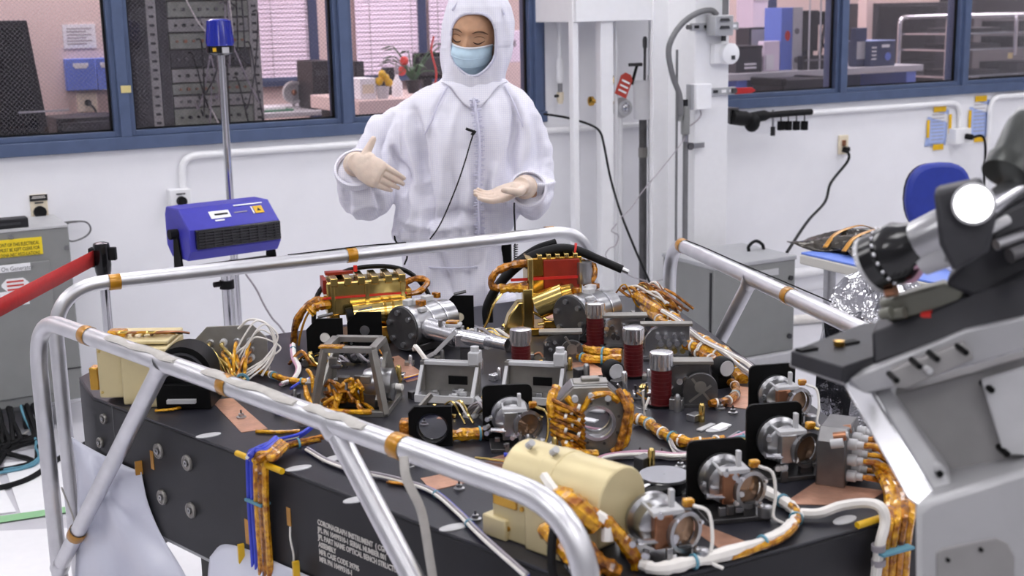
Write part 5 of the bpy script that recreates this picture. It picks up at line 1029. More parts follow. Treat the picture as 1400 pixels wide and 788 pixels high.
# ---- red posts with knurled silver caps
def red_post(lab,px,py,h_):
    t=comp('red_post',lab,'post',px,py,-28,'red posts with silver knurled caps'); r=.0212
    m=MB(); m.lathe([(.028,0),(.028,.006),(r,.006),(r,h_)],None,26); m.build('post_body','dark_red',t)
    m=MB(); m.lathe([(.031,0),(.031,.005)],None,26); m.build('foot_ring','black_anodised',t)
    m=MB(); n=48; rr=[.0245,.0245,.0232,.0232]*12
    m.prism([(rr[i]*math.cos(2*math.pi*i/n),rr[i]*math.sin(2*math.pi*i/n)) for i in range(n)],h_+.008,h_+.032); m.build('knurled_cap','alu_bright',t,smooth=False)
    m=MB(); m.lathe([(.0236,0),(.0236,.003),(.021,.004)],Tr(0,0,h_+.032),26); m.lathe([(.0222,0),(.0222,.008)],Tr(0,0,h_),26); m.build('cap_disc','alu_bright',t,kind='stuff')
    for i in range(7): m=MB(); z=.016+i*(h_-.026)/6; m.ring((0,0,z),(0,0,1),r+.0009,r-.002,.0025,26); m.build('ridge','dark_red',t)
    return t
red_post('dark red post with knurled silver cap, leftmost, beside a tray bracket',713,516,.076)
red_post('dark red post with knurled silver cap farthest back, before the silver barrel',814,474,.074)
red_post('dark red post with knurled silver cap behind the black dial',866,514,.076)
red_post('dark red post with knurled silver cap nearest the camera',904,554,.078)
# ---- filter housings beside the posts
def housing(lab,px,py,rz,w_,h_,d_,style,seed):
    t=comp('filter_housing',lab,'housing',px,py,rz)
    body=[(-w_/2,0),(w_/2,0),(w_/2,h_),(-w_/2+h_*.45,h_),(-w_/2+h_*.2,h_*.9),(-w_/2,h_*.62)]
    m=MB(); m.prism(body,-d_,0,vm()); m.build('housing_body','steel' if style!='dark' else 'steel_dark',t,bevel=.002)
    m=MB(); m.b2((-w_/2-.01,-.006,h_),(w_/2+.006,d_+.006,h_+.007)); m.build('top_flange','titanium',t,bevel=.001)
    if style=='holes':
        for i in range(4):
            for j in range(3):
                m=MB(); m.cyl((-w_*.2+w_*.18*i+(.006 if j%2 else 0),0,h_*(.25+.22*j)),(-w_*.2+w_*.18*i+(.006 if j%2 else 0),-.010,h_*(.25+.22*j)),.0068,n=12); m.build('round_connector','alu_bright' if j else 'gold_pale',t)
    else:
        m=MB(); n=18; r=h_*.42; half=[(r*math.cos(math.pi*i/n),r*math.sin(math.pi*i/n)) for i in range(n+1)]; half=[(r,-.03)]+half+[(-r,-.03)]
        m.prism([(x+w_*.28,y+h_*.42) for x,y in half],0,.010,vm(-.012)); m.build('half_disc','steel_dark',t,bevel=.001); 
        m=MB(); m.lathe([(.012,0),(.012,.004),(.001,.004)],Tr(w_*.28,-.022,h_*.5)@Rx(math.pi/2),18); m.build('disc_hub','titanium',t)
        random.seed(seed)
        for i in range(9): m=MB(); q=(random.uniform(-.42,.02)*w_,-.0,random.uniform(.15,.75)*h_); m.cyl(q,(q[0],-.012,q[2]),random.uniform(.003,.0075),n=10); m.build('fitting','alu_bright' if i%2 else 'steel_dark',t)
        m=MB(); m.bar((w_*.05,-.02,.01),(w_*.5,-.02,.045),.005,.005); m.bar((w_*.5,-.02,.01),(w_*.1,-.02,.06),.005,.005); m.build('front_brace','titanium',t,kind='stuff')
    m=MB(); m.b2((-w_*.55,-.03,0),(w_*.55,d_,.006)); m.build('foot_plate','steel_dark',t); bolts(t,[(-w_*.5,-.02,.006),(w_*.5,-.02,.006)],.0045,.004,(0,0,1)); return t
housing('dark filter housing with half disc behind the leftmost red post',768,492,-30,.085,.062,.022,'dark',1)
housing('silver filter housing with half disc right of the farthest red post',852,474,-30,.105,.072,.022,'disc',2)
housing('silver connector housing with rows of round sockets behind the red posts',912,490,-32,.105,.078,.014,'holes',3)
housing('dark housing with half disc next to the nearest red post',938,552,-32,.098,.085,.024,'dark',4)
# ---- dials
def dial(lab,px,py,rz,h_,box=False):
    t=comp('black_dial',lab,'dial',px,py,rz)
    m=MB(); m.lathe([(.020,0),(.022,.004),(.022,.028),(.019,.032)],Tr(0,.016,h_)@Rx(math.pi/2),26); m.build('dial_drum','black_rubber',t); m=MB(); m.lathe([(.0175,0),(.0165,.002),(.001,.001)],Tr(0,-.0155,h_)@Rx(math.pi/2),26); m.build('dial_face','light_grey',t)
    m=MB(); m.b2((-.016,-.008,0),(.016,.02,h_-.012)); m.build('pedestal','black_anodised',t,bevel=.002); return t
dial('black dial with pale face beside the third red post',838,524,-5,.030); dial('black dial with pale face among the gold cables at the right',988,530,-5,.046)
# ---- octagonal mirror mount with kapton wiring
t=comp('octagon_mount','large octagonal mirror mount wrapped in gold cables','mirror mount',806,612,-26); w_,h_=.135,.125; c=.036
o8=[(-w_/2+c,0),(w_/2-c,0),(w_/2,c),(w_/2,h_-c),(w_/2-c,h_),(-w_/2+c,h_),(-w_/2,h_-c),(-w_/2,c)]
m=MB(); m.holed(o8,(.012,.058),.031,0,.012,vm(-.02)); m.build('front_plate','titanium',t); m=MB(); m.holed([(x*1.02,y*1.01) for x,y in o8],(.0,.06),.045,-.05,0,vm(-.02)); m.build('ring_housing','steel',t)
m=MB(); m.ring((.012,-.03,.058),(0,-1,0),.034,.028,.006); m.build('aperture_ring','alu_bright',t); m=MB(); m.lathe([(.0285,0),(.001,.0002)],Tr(.012,-.012,.058)@Rx(math.pi/2),30); m.build('mirror','mirror',t)
m=MB(); m.b2((-.03,-.01,h_-.004),(.035,.025,h_+.004)); m.b2((-.014,-.0,h_+.003),(.02,.018,h_+.01)); m.build('top_bracket','titanium',t,bevel=.002,kind='stuff')
for i in range(9):
    z=.035+.0085*i; lump_cable(t,[(-.072,-.02,z),(-.055,-.042-.004*(i%2),z-.004),(-.03,-.046-.005*(i%3),z-.014+.005*(i%2)),(-.014,-.04,z-.03)],.0044,'kapton' if i%2 else 'kapton_dark','coil_lead',5,60+i); m=MB(); m.ring((-.05+.012*(i%3),-.048,z-.008),(1,-.3,-.3),.0058,.004,.005); m.build('white_ferrule','wire_white',t)
lump_cable(t,[(-.045,-.035,.11),(-.02,-.04,.085),(.0,-.04,.11),(.03,-.04,.115),(.05,-.035,.1)],.0065,'kapton','kapton_cable',6,71)
lump_cable(t,[(.06,-.02,.115),(.072,-.035,.09),(.068,-.04,.05),(.06,-.045,.02),(.035,-.05,.006)],.0068,'kapton','kapton_cable',6,72); lump_cable(t,[(.05,-.03,.12),(.064,-.045,.09),(.058,-.05,.05),(.045,-.05,.0)],.007,'kapton_dark','kapton_cable',6,73); lump_cable(t,[(-.06,-.02,.05),(-.045,-.05,.02),(-.02,-.055,.01),(.01,-.05,.004)],.008,'kapton','kapton_cable',6,74)
lump_cable(t,[(-.06,.0,.12),(-.072,-.02,.1),(-.07,-.03,.07)],.009,'kapton','kapton_cable',6,75)
for a in range(8): ang=a*math.pi/4+.3; m=MB(); q=(.012+.041*math.cos(ang),-.032,.058+.041*math.sin(ang)); m.cyl(q,(q[0],-.035,q[2]),.003,n=8); m.build('bolt','steel_dark',t)
for x,z in ((-.03,.118),(.0,.122),(.03,.118)): m=MB(); m.cyl((x,-.034,z-.01),(x,-.046,z-.01),.006,n=10); m.build('terminal','light_grey',t)
# ---- black plate with round mirror
t=comp('mirror_plate','black square plate holding a round pinkish mirror beside the near rail','mirror',590,608,-30); w_=.082
m=MB(); m.holed([(-w_/2,0),(w_/2,0),(w_/2,.078),(-w_/2+.012,.078),(-w_/2,.066)],(.004,.036),.0285,0,.012,vm()); m.build('plate','black_anodised',t); m=MB(); m.lathe([(.028,0),(.001,.0005)],Tr(.004,-.004,.036)@Rx(math.pi/2),30); m.build('mirror_disc','mirror',t); m=MB(); m.ring((.004,-.012,.036),(0,-1,0),.031,.0275,.003); m.build('retaining_ring','black_gloss',t)
m=MB(); m.b2((-w_/2,0,0),(w_/2,.05,.006)); m.build('foot','black_anodised',t); m=MB(); m.b2((-w_/2-.02,.0,.0),(-w_/2,.03,.045)); m.build('gold_bracket','kapton_dark',t,bevel=.003); m=MB(); m.bar((-.03,.01,.06),(.0,.03,.09),.008,.008); m.build('arm','titanium',t)
# ---- gimbal mounts
def gimbal(lab,px,py,rz,s,seed,plate=True,name='gimbal_mount'):
    t=comp(name,lab,'mount',px,py,rz)
    if plate:
        m=MB(); m.prism(rrect(.10*s,.115*s,.012*s,4,-.012*s,.06*s),0,.006,vm(.045*s)); m.build('black_backplate','black_anodised',t)
    m=MB(); m.lathe([(.036*s,0),(.040*s,.004*s),(.040*s,.012*s),(.034*s,.016*s),(.034*s,.042*s),(.028*s,.046*s)],Tr(-.006*s,.04*s,.056*s)@Rx(math.pi/2),28); m.build('drum','steel',t)
    m=MB(); m.ring((.022*s,-.015*s,.05*s),(.35,-1,0),.031*s,.0245*s,.008*s,26); m.build('front_ring','steel',t); m=MB(); m.b2((.014*s,-.02*s,.0),(.034*s,-.006*s,.03*s)); m.build('ring_pedestal','steel_dark',t,bevel=.001)
    for i in range(4): g=i*math.pi/2+.6; m=MB(); q=V(.022*s,-.025*s,.05*s)+V(.0275*s*math.cos(g),0,.0275*s*math.sin(g)); m.cyl(q,q+V(.002,-.005*s,0),.003*s,n=8); m.build('ring_screw','alu_bright',t)
    m=MB(); m.lathe([(.024*s,0),(.001,.002)],axis_m((.022*s,-.012*s,.05*s),(.35,-1,0)),24,cap=False); m.build('lens','lens_glass',t)
    m=MB(); m.b2((-.026*s,-.022*s,.078*s),(.022*s,.03*s,.086*s)); m.build('top_plate','light_grey',t,bevel=.001); m=MB(); m.b2((.005*s,-.01*s,.084*s),(.012*s,.0,.112*s)); m.build('upright_tab','light_grey',t,bevel=.001)
    m=MB(); m.b2((-.024*s,-.024*s,.03*s),(.004*s,-.008*s,.08*s)); m.build('copper_block','copper' if seed%2 else 'steel',t,bevel=.002)
    m=MB(); m.prism([(-.05*s,-.03*s),(.055*s,-.03*s),(.045*s,.05*s),(-.05*s,.05*s)],0,.008*s); m.build('base','steel_dark',t,bevel=.001); m=MB(); m.lathe([(.012*s,0),(.012*s,.016*s),(.008*s,.018*s)],Tr(.045*s,-.03*s,.008*s),14); m.build('bolt_head','steel',t)
    random.seed(seed)
    for i in range(6): m=MB(); m.box((random.uniform(-.045,.05)*s,random.uniform(-.04,.0)*s,random.uniform(.01,.03)*s),(random.uniform(.006,.014)*s,.008*s,random.uniform(.006,.02)*s)); m.build('clamp_block',random.choice(['steel','alu_bright','titanium','steel_dark']),t,bevel=.001)
    for i in range(6): a=random.uniform(0,6.28); q=V(-.02*s+.034*s*math.cos(a),-.012*s,.052*s+.03*s*math.sin(a)); m=MB(); m.cyl(q,q+V(-.008*s,-.018*s,.002),.0048*s,n=10); m.build('adjuster','alu_bright',t)
    m=MB(); m.cyl((-.05*s,-.02*s,.045*s),(-.02*s,-.02*s,.042*s),.0045*s,n=8); m.build('lever','alu_bright',t)
    m=MB(); m.box((.035*s,-.005*s,.088*s),(.016*s,.012*s,.012*s)); m.build('kapton_tab','kapton',t,bevel=.002)
    wire(t,[(.04*s,-.01*s,.085*s),(.06*s,-.02*s,.075*s),(.062*s,-.03*s,.04*s),(.055*s,-.04*s,.01*s),(.07*s,-.05*s,.0)],.0028*s,'wire_white' if seed%2 else 'gold_pale','lead'); 
    return t
gimbal('steel gimbal mount on a black plate, farthest back at the right edge',1072,580,-18,.95,1)
gimbal('steel gimbal mount on a black plate beside the right connector panel',1078,650,-18,1.02,2)
gimbal('steel gimbal mount on a black plate behind the front copper strap',1000,706,-18,1.0,3)
gimbal('steel gimbal mount without plate beside the beige drum at the front edge',908,768,-12,1.02,5,False)
gimbal('steel gimbal mount in the middle behind the near rail',705,612,-24,.95,4)
# ---- beige drum box at the front
t=comp('beige_drum','large beige anodised drum on a box at the near end of the bench','instrument',782,738,-72)
r=.056; L=.20
n=20; sec=[(r*math.cos(math.pi*i/n),r*math.sin(math.pi*i/n)+.085) for i in range(n+1)]+[(-r,.03),(r,.03)]
m=MB(); m.prism(sec,-L/2,L/2,Matrix(((0,0,1,0),(1,0,0,0),(0,1,0,0),(0,0,0,1)))); m.build('drum_body','beige_gold',t,bevel=.003)
m=MB(); sec2=[(x*1.03,(y-.085)*1.03+.085) for x,y in sec]; m.prism(sec2,-.03,.0,Matrix(((0,0,1,0),(1,0,0,0),(0,1,0,0),(0,0,0,1)))); m.build('drum_band','beige_gold',t,bevel=.002)
m=MB(); m.b2((-L/2-.005,-r-.012,.0),(-.03,r,.075)); m.build('left_box','beige_gold',t,bevel=.004); m=MB(); m.b2((-.03,-r-.02,.0),(.06,r-.02,.085)); m.build('centre_box','beige_gold',t,bevel=.004); m=MB(); m.b2((-L/2-.02,-r-.02,.0),(-L/2+.03,-r+.02,.035)); m.build('foot_block','beige_gold',t,bevel=.003)
m=MB(); m.b2((-L/2+.0,-r-.016,.055),(-.05,-r-.01,.075)); m.build('gold_plate','gold',t,bevel=.002); bolts(t,[(-.07,-r-.012,.02),(-.04,-r-.012,.06),(.0,-r-.02,.07),(.05,-r-.02,.07)],.004,.003,mm='gold')
for x in (-.07,-.02): m=MB(); m.cyl((x,-.02,.142),(x+.01,-.022,.15),.006,n=8); m.build('rivet','light_grey',t)
lump_cable(t,[(.03,-.06,.095),(.055,-.075,.10),(.085,-.075,.09),(.10,-.06,.07)],.018,'kapton','kapton_bundle',5,81); lump_cable(t,[(.05,-.08,.07),(.085,-.09,.06),(.12,-.085,.03),(.14,-.06,.008)],.013,'kapton_dark','kapton_bundle',5,82); lump_cable(t,[(.02,-.085,.05),(.06,-.1,.04),(.1,-.1,.02),(.13,-.09,.006)],.012,'kapton','kapton_bundle',5,83)
lump_cable(t,[(.09,-.06,.085),(.12,-.05,.07),(.14,-.03,.03),(.145,-.02,.006)],.011,'kapton','kapton_bundle',5,84)
wire(t,[(-.01,-.05,.115),(.02,-.065,.108),(.04,-.07,.10)],.008,'wire_white','white_connector'); wire(t,[(.10,-.06,.085),(.115,-.055,.075),(.12,-.06,.05)],.009,'wire_white','white_sleeve')
for i in range(4): wire(t,[(.04+.02*i,-.09,.06),(.07+.02*i,-.105,.03),(.1+.015*i,-.11,.01)],.005,['foil','copper','wire_white','foil'][i],'shielded_lead')
wire(t,[(.05,-.08,.085),(.06,-.11,.06),(.07,-.125,.02),(.08,-.13,.0)],.007,'black_rubber','black_lead')
# ---- black disc
t=comp('black_puck','flat black puck with grey glass top on the bench','puck',908,668,0)
m=MB(); m.lathe([(.044,0),(.046,.004),(.046,.022),(.044,.024)],None,40); m.build('puck_body','black_gloss',t); m=MB(); m.lathe([(.043,.024),(.043,.0255),(.001,.0256)],None,40,cap=False); m.build('glass_top','puck_glass',t); m=MB(); m.prism([(-.085,-.055),(-.03,-.055),(.0,-.03),(-.035,-.015),(-.09,-.035)],0,.022); m.build('clamp_arm','black_anodised',t,bevel=.003)
m=MB(); m.box((-.075,.0,.003),(.05,.03,.006)); m.build('grey_clip','light_grey',t,bevel=.002); m=MB(); m.box((-.055,-.018,.014),(.035,.016,.01)); m.build('red_flag','print_red',t); m=MB(); m.box((-.05,-.022,.020),(.026,.014,.004)); m.build('white_label','paper_white',t)
# ---- right connector panel
t=comp('connector_block','right edge connector panel sprouting gold cables','panel',1150,650,35)
m=MB(); m.prism([(-.065,0),(.055,0),(.055,.07),(.03,.10),(-.045,.10),(-.065,.08)],-.03,.02,vm()); m.build('panel_body','steel_dark',t,bevel=.003)
for i in range(3):
    for j in range(3):
        q=V(-.045+.036*i,-.02,.018+.028*j); m=MB(); m.lathe([(.010,0),(.010,.014),(.007,.016),(.007,.026)],axis_m(q,(0,-1,0)),12); m.build('connector','light_grey',t); e=q+V(0,-.024,0)
        lump_cable(t,[e,e+V(.004,-.025,-.002),e+V(.03+.004*j,-.05,-.02-.01*j),V(.06,-.09+.004*i,.012+.006*j)],.0052,'kapton' if (i+j)%3 else 'kapton_dark','gold_pigtail',5,90+i*3+j)
for i in range(5): random.seed(i); m=MB(); q=V(-.09+.02*i,.0,.085+.006*(i%2)); m.cyl(q,q+V(.004,-.02,.004),.008,n=10); m.build('side_fitting','copper' if i%2 else 'light_grey',t)
# ================================================================== cable harnesses laid on the bench
def harness(name,lab,pts,r,mm='kapton',ties=(),strands=0,smat='wire_white',seed=1,tie='tie_teal',white=0):
    W_=[Z(x,y,HB+h) for x,y,h in pts]; b=V(W_[0].x,W_[0].y,HB); t=thing(name,lab,'cable bundle',b)
    Pw=[q-b for q in W_]; 
    if strands==0: lump_cable(t,Pw,r,mm,'bundle',6,seed)
    else:
        random.seed(seed)
        for i in range(strands):
            a=2*math.pi*i/strands; off=V(math.cos(a)*r*.6,math.cos(a+1)*r*.5,math.sin(a)*r*.55+.001); mm_=smat[i%len(smat)] if isinstance(smat,(list,tuple)) else smat
            m=MB(); m.tube(cr([q+off*(1+.2*random.uniform(-1,1)) for q in Pw],6),r*.48,7); m.build('strand',mm_,t)
    Pc=cr(Pw,6)
    for f in ties:
        i=min(len(Pc)-2,int(f*(len(Pc)-1))); d=Pc[i+1]-Pc[i]; m=MB(); m.ring(Pc[i]-d.normalized()*.002,d,r*1.2,r*.9,.004,14); m.build('cable_tie',tie,t)
    for k in range(white):
        f=(k+.5)/white; i=min(len(Pc)-2,int(f*(len(Pc)-1))); d=Pc[i+1]-Pc[i]; m=MB(); m.ring(Pc[i],d,r*1.15,r*.9,.004,12); m.build('white_ferrule','wire_white',t)
    return t
harness('gold_harness','gold cable harness curving right from the octagonal mount',[(868,572,.014),(885,578,.012),(905,592,.012),(935,604,.012),(965,606,.012),(990,602,.012)],.011,'kapton',(.25,.5),white=6,seed=1)
harness('gold_harness','short thick gold bundle under the near rail by the mirror plate',[(612,596,.012),(640,594,.013),(672,592,.012)],.012,'kapton',(.8,),seed=2)
harness('gold_harness','double gold bundle between the first and third red posts',[(775,474,.02),(795,478,.02),(820,482,.02),(850,484,.02)],.012,'kapton',(.3,.75),seed=3)
harness('gold_harness','second gold bundle just below the one between the red posts',[(780,484,.012),(800,490,.012),(822,492,.012),(848,490,.012)],.010,'kapton',(.3,.7),seed=4)
for k,pts in enumerate(([(870,405,.07),(900,425,.06),(925,437,.05),(935,450,.03),(960,465,.03),(990,480,.025),(1005,498,.02)],[(880,420,.05),(905,440,.045),(925,452,.04),(945,470,.03),(975,482,.03),(1000,495,.02)],[(895,445,.03),(920,455,.03),(940,472,.02),(965,488,.02),(985,498,.02)],[(930,470,.03),(955,476,.03),(985,490,.02),(1003,505,.012),(1015,520,.008)])):
    harness('gold_harness',['gold harness running down the back right edge, uppermost','gold harness along the back right edge, second from the top','gold harness beside the socket housing at the right','gold harness nearest the pale dial at the right'][k],pts,.0125,'kapton' if k!=2 else 'kapton_dark',(.3,.7),seed=10+k,white=3 if k else 0,tie='wire_white')
harness('white_wires','white wire bundle fanning over the back right edge of the bench',[(905,425,.07),(930,440,.06),(960,465,.05),(1000,485,.04),(1025,500,.03),(1043,520,.015)],.0055,strands=5,smat=('wire_white','wire_grey','wire_white'),seed=3)
harness('white_wires','white and grey wires beside the right gold harness',[(925,445,.05),(950,460,.05),(985,480,.04),(1010,500,.03),(1040,522,.012)],.005,strands=3,smat=('wire_grey','wire_white'),seed=5)
harness('gold_harness','gold looped harness around the right dial pedestal',[(985,520,.012),(1003,525,.012),(1005,540,.01),(990,550,.01),(970,552,.012)],.009,'kapton_dark',(.5,),white=5,seed=20)
harness('grey_wires','grey wire bundle crossing the middle of the bench to the right',[(800,638,.006),(830,626,.008),(880,622,.008),(930,625,.008),(965,618,.01),(1000,602,.01),(1038,588,.012)],.008,strands=5,smat=('wire_grey','wire_pink','wire_white','wire_grey'),ties=(.7,.9),seed=6)
harness('grey_wires','thin pale wires leading from the gold harness to the right gimbals',[(915,600,.01),(925,618,.01),(950,620,.01),(975,612,.012),(1010,592,.012)],.005,strands=3,smat=('wire_white','wire_grey'),seed=8)
harness('white_harness','white taped harness curving along the front edge of the bench',[(878,772,.012),(900,778,.012),(940,770,.012),(1000,755,.012),(1060,735,.012),(1085,715,.012),(1088,700,.012),(1070,685,.012),(1045,672,.012),(1025,664,.012)],.0098,'wire_white',(.25,.42,.6,.78),seed=30,white=0)
harness('gold_harness','gold strand riding along the white front harness',[(1000,762,.008),(1040,748,.010),(1075,732,.012),(1090,712,.016),(1088,698,.018),(1076,688,.012)],.006,'kapton',(),seed=31)
harness('gold_wires','gold bundle running from the near brace to the bench rim',[(440,600,.02),(420,604,.016),(395,610,.014),(370,622,.014),(352,632,.016)],.009,strands=4,smat=('kapton','kapton_dark'),ties=(.4,),seed=40)
harness('blue_wires','blue wire bundle beside the gold one near the left rim',[(430,582,.015),(410,596,.014),(380,604,.014),(350,616,.016),(340,626,.018)],.007,strands=4,smat=('wire_blue','wire_blue','wire_white'),ties=(.5,),seed=41)
harness('blue_wires','blue and grey wires running along the near rim under the rail',[(420,615,.006),(450,632,.006),(490,645,.006),(540,656,.006),(590,672,.006),(625,700,.006),(660,735,.006),(720,788,.006)],.006,strands=4,smat=('wire_blue','wire_grey','wire_white','wire_blue'),ties=(.3,.6,.8),seed=42)
harness('gold_wires','thin gold wire strip under the near rail',[(530,660,.004),(560,664,.004),(585,668,.004)],.004,strands=2,smat=('kapton','kapton_dark'),seed=43)
harness('white_wires','white wire bundle beside the trapezoid frame',[(400,472,.03),(402,490,.02),(408,505,.01),(400,520,.006),(385,526,.006)],.007,strands=4,smat=('wire_white','wire_white','wire_pink'),ties=(.1,),seed=44)
harness('gold_wires','gold cable from the connector bracket toward the trapezoid frame',[(345,505,.012),(370,512,.01),(395,520,.01),(420,522,.01),(440,518,.012)],.0075,'kapton',(.3,.7),white=2,seed=45)
harness('blue_wires','short blue wires between the bracket and the trapezoid frame',[(398,532,.006),(410,524,.008),(425,518,.01)],.004,strands=3,smat=('wire_blue',),seed=46)
harness('blue_wires','blue wire with gold end in front of the trapezoid frame tray',[(535,522,.004),(555,518,.004),(578,512,.005)],.004,strands=3,smat=('wire_blue','kapton','wire_blue'),seed=47)
harness('white_wires','white and gold leads crossing behind the silver nozzle',[(640,472,.02),(660,475,.02),(685,470,.02),(705,462,.02)],.008,strands=4,smat=('wire_white','gold_pale','copper'),seed=48)
harness('blue_wires','violet tube at the back of the bench before the gold unit',[(642,444,.012),(660,452,.01),(680,462,.008)],.005,'wire_grey',(),seed=49)
harness('gold_wires','single gold wire with curled end beside the left copper strap',[(350,590,.004),(375,591,.004),(410,590,.004)],.004,'kapton',(),seed=50)
harness('gold_wires','gold wire loop at the left rim behind the brace',[(212,562,.004),(235,560,.006),(255,555,.004),(275,545,.01)],.003,'kapton',(),seed=51)
harness('blue_wires','blue wire loop behind the near rail above the beige drum',[(690,622,.008),(715,622,.012),(735,628,.012),(742,636,.006)],.004,'wire_blue',(),seed=52)
harness('grey_wires','grey wires under the gimbal behind the near rail',[(650,628,.006),(690,632,.008),(730,636,.006),(770,630,.006)],.005,strands=3,smat=('wire_grey','gold_pale'),seed=53)
# kapton harness dropping over the near side with a yellow edge guard
def drop(name,lab,side,items,tie_z,guard):
    t=thing(name,lab,'cable bundle',items[0][1][0]); b=t.location.copy()
    for mm,pts,r in items: m=MB(); m.tube(cr([p-b for p in pts],8),r,8); m.build('strand',mm,t)
    return t,b
its=[]
for i,(px,mm) in enumerate(((340,'wire_blue'),(345,'wire_blue'),(351,'kapton'),(357,'kapton_dark'),(363,'kapton'))):
    top=Z(px+20-2*i,614+i*3,HB+.022); edge=sp(px+2,632+i*2,.008); edge.z=HB+.012; mid=sp(px,660+i*2,.02); low=sp(px+2,705+i*2,.014); l2=sp(px+6,765+i,.012); l3=sp(px+8,830,.02)
    its.append((mm,[top+V(.04,.05,.0),top,edge,mid,low,l2,l3],.0068 if i>1 else .005))
t,b=drop('side_harness','blue and gold cables dropping over the near bench side',0,its,0,0)
m=MB(); q=sp(352,686,.016)-b; m.bar(q-sd*.026,q+sd*.026,.022,.005); m.build('cable_tie','tie_teal',t)
m=MB(); a_,b_=Z(324,620,HB+.003),Z(386,645,HB+.003); m.cyl(a_-b,b_-b,.006,n=10); m.build('edge_guard','yellow_tape',t)
its=[]
for i,(px,mm) in enumerate(((1212,'kapton'),(1222,'kapton'),(1232,'kapton_dark'),(1241,'kapton'))):
    a_=Z(px-14,640+2*i,HB+.03); c_=Z(px+2,672+i,HB+.02); e_=W(px+4,700,1.412); e_.z=HB+.008; l_=W(px-2,740,1.405); k_=W(px-6,800,1.405); its.append((mm,[a_,c_,e_,l_,k_],.0085))
t,b=drop('side_harness','gold cables dropping over the front right corner of the bench',0,its,0,0)
m=MB(); q=W(1222,752,1.395)-b; m.box(q,(.066,.024,.004)); m.build('cable_tie','tie_teal',t); m=MB(); m.cyl(Z(1172,719,HB+.004)-b,Z(1222,703,HB+.006)-b,.006,n=10); m.build('edge_guard','yellow_tape',t)
t,b=drop('white_hose','white hose looping over the front edge of the bench',0,[('wire_white',[Z(1095,702,HB+.012),Z(1120,702,HB+.014),Z(1150,692,HB+.022),Z(1185,688,HB+.03),Z(1205,695,HB+.028),W(1210,715,1.405),W(1203,745,1.40),W(1196,800,1.40)],.0085)],0,0)
for f in (745,765): m=MB(); q=W(1201,f,1.40)-b; m.ring(q,(0.05,0,-1),.011,.008,.01); m.build('cable_tie','wire_grey',t)
# small free parts on the bench
for px,py,rz,lab in ((985,585,20,'pair of white labels lying on the bench by the gold harness'),(830,660,10,'white label card near the black puck')):
    t=comp('label_card',lab,'label',px,py,rz); m=MB(); m.box((0,0,.0015),(.045,.022,.003)); m.build('card','paper_white',t); m=MB(); m.box((-.02,.02,.002),(.05,.012,.004)); m.build('clip','light_grey',t,bevel=.001)
for px,py,s,lab in ((388,566,1,'small gold lug with a copper eyelet left of the near rail'),(425,583,1.2,'shiny round fitting under the near rail'),(655,556,1,'silver clamp before the tray brackets'),(880,545,1.3,'silver bent clips left of the nearest red post'),(720,490,1,'small silver bracket behind the first red post'),(1040,575,1,'silver plug beside the right gimbals'),(1050,600,1,'white plugs with teal ties beside the right gimbals'),(690,455,1,'little gold framed window at the back of the bench')):
    t=comp('small_fitting',lab,'fitting',px,py,-28); m=MB(); m.b2((-.018*s,-.01*s,0),(.018*s,.012*s,.012*s)); m.build('body','steel' if s<1.15 else 'alu_bright',t,bevel=.002); m=MB(); m.lathe([(.008*s,.010*s),(.008*s,.02*s),(.004*s,.024*s)],None,12); m.build('stud','gold_pale',t); m=MB(); m.tube(cr([(.015*s,0,.006),(.03*s,-.006,.014*s),(.04*s,-.012,.004)]),.003*s,6); m.build('lead','copper',t)
    m=MB(); m.bar((-.02*s,-.012*s,.004),(.0,-.02*s,.02*s),.004,.004); m.build('bent_clip','alu_bright',t)

# ---- more connectors and loose wiring
conn_bracket('small grey connector bracket sprouting copper wires behind the farthest red post',893,432,-20,.10,.06,.1,2,5,51,'steel',.03)
random.seed(77)
t=comp('wire_nest','tangle of copper and white wires over the right silver barrel','wiring',880,440,-20)
for i in range(26):
    a=random.uniform(-.07,.03); m=MB(); m.tube(cr([(a,.03,.07+random.uniform(0,.02)),(a+.02,.0,.085+random.uniform(-.02,.02)),(a+.05,-.01,.06+random.uniform(-.02,.02)),(a+.08+random.uniform(-.01,.03),-.02,.03+random.uniform(-.01,.02))],4),random.choice([.0022,.003,.004]),6); m.build('wire',random.choice(['copper','kapton','wire_white','gold_pale','kapton_dark','wire_white']),t)
t=comp('wire_nest','pale wires and gold leads between the two gold units','wiring',655,470,-20)
for i in range(16):
    a=random.uniform(-.06,.05); m=MB(); m.tube(cr([(a-.04,.02,.006),(a,.0,.02+random.uniform(0,.02)),(a+.03,-.01,.016),(a+.07,random.uniform(-.03,.02),.004)],4),random.choice([.002,.003,.0045]),6); m.build('wire',random.choice(['wire_white','wire_white','gold_pale','copper','wire_grey']),t)
t=comp('wire_nest','loose white and gold leads in front of the tray brackets','wiring',660,575,-30)
for i in range(16):
    a=random.uniform(-.07,.06); m=MB(); m.tube(cr([(a-.03,.02,.008),(a,.0,.03+random.uniform(0,.02)),(a+.02,-.015,.016),(a+.03,random.uniform(-.04,.0),.004)],4),random.choice([.002,.003,.004]),6); m.build('wire',random.choice(['wire_white','wire_grey','gold_pale','kapton','wire_grey']),t)
t=comp('wire_nest','jumble of bent silver clips and leads left of the nearest red post','wiring',868,570,-30)
for i in range(18):
    a=random.uniform(-.03,.03); b=random.uniform(-.02,.02); m=MB(); m.bar((a,b,random.uniform(.0,.05)),(a+random.uniform(-.02,.02),b-.01,random.uniform(.01,.075)),.004,.003); m.build('bent_clip',random.choice(['alu_bright','steel','wire_white','kapton','steel_dark']),t)
t=comp('wire_nest','tangled wires and plugs under the right gimbal mounts','wiring',1045,612,-20)
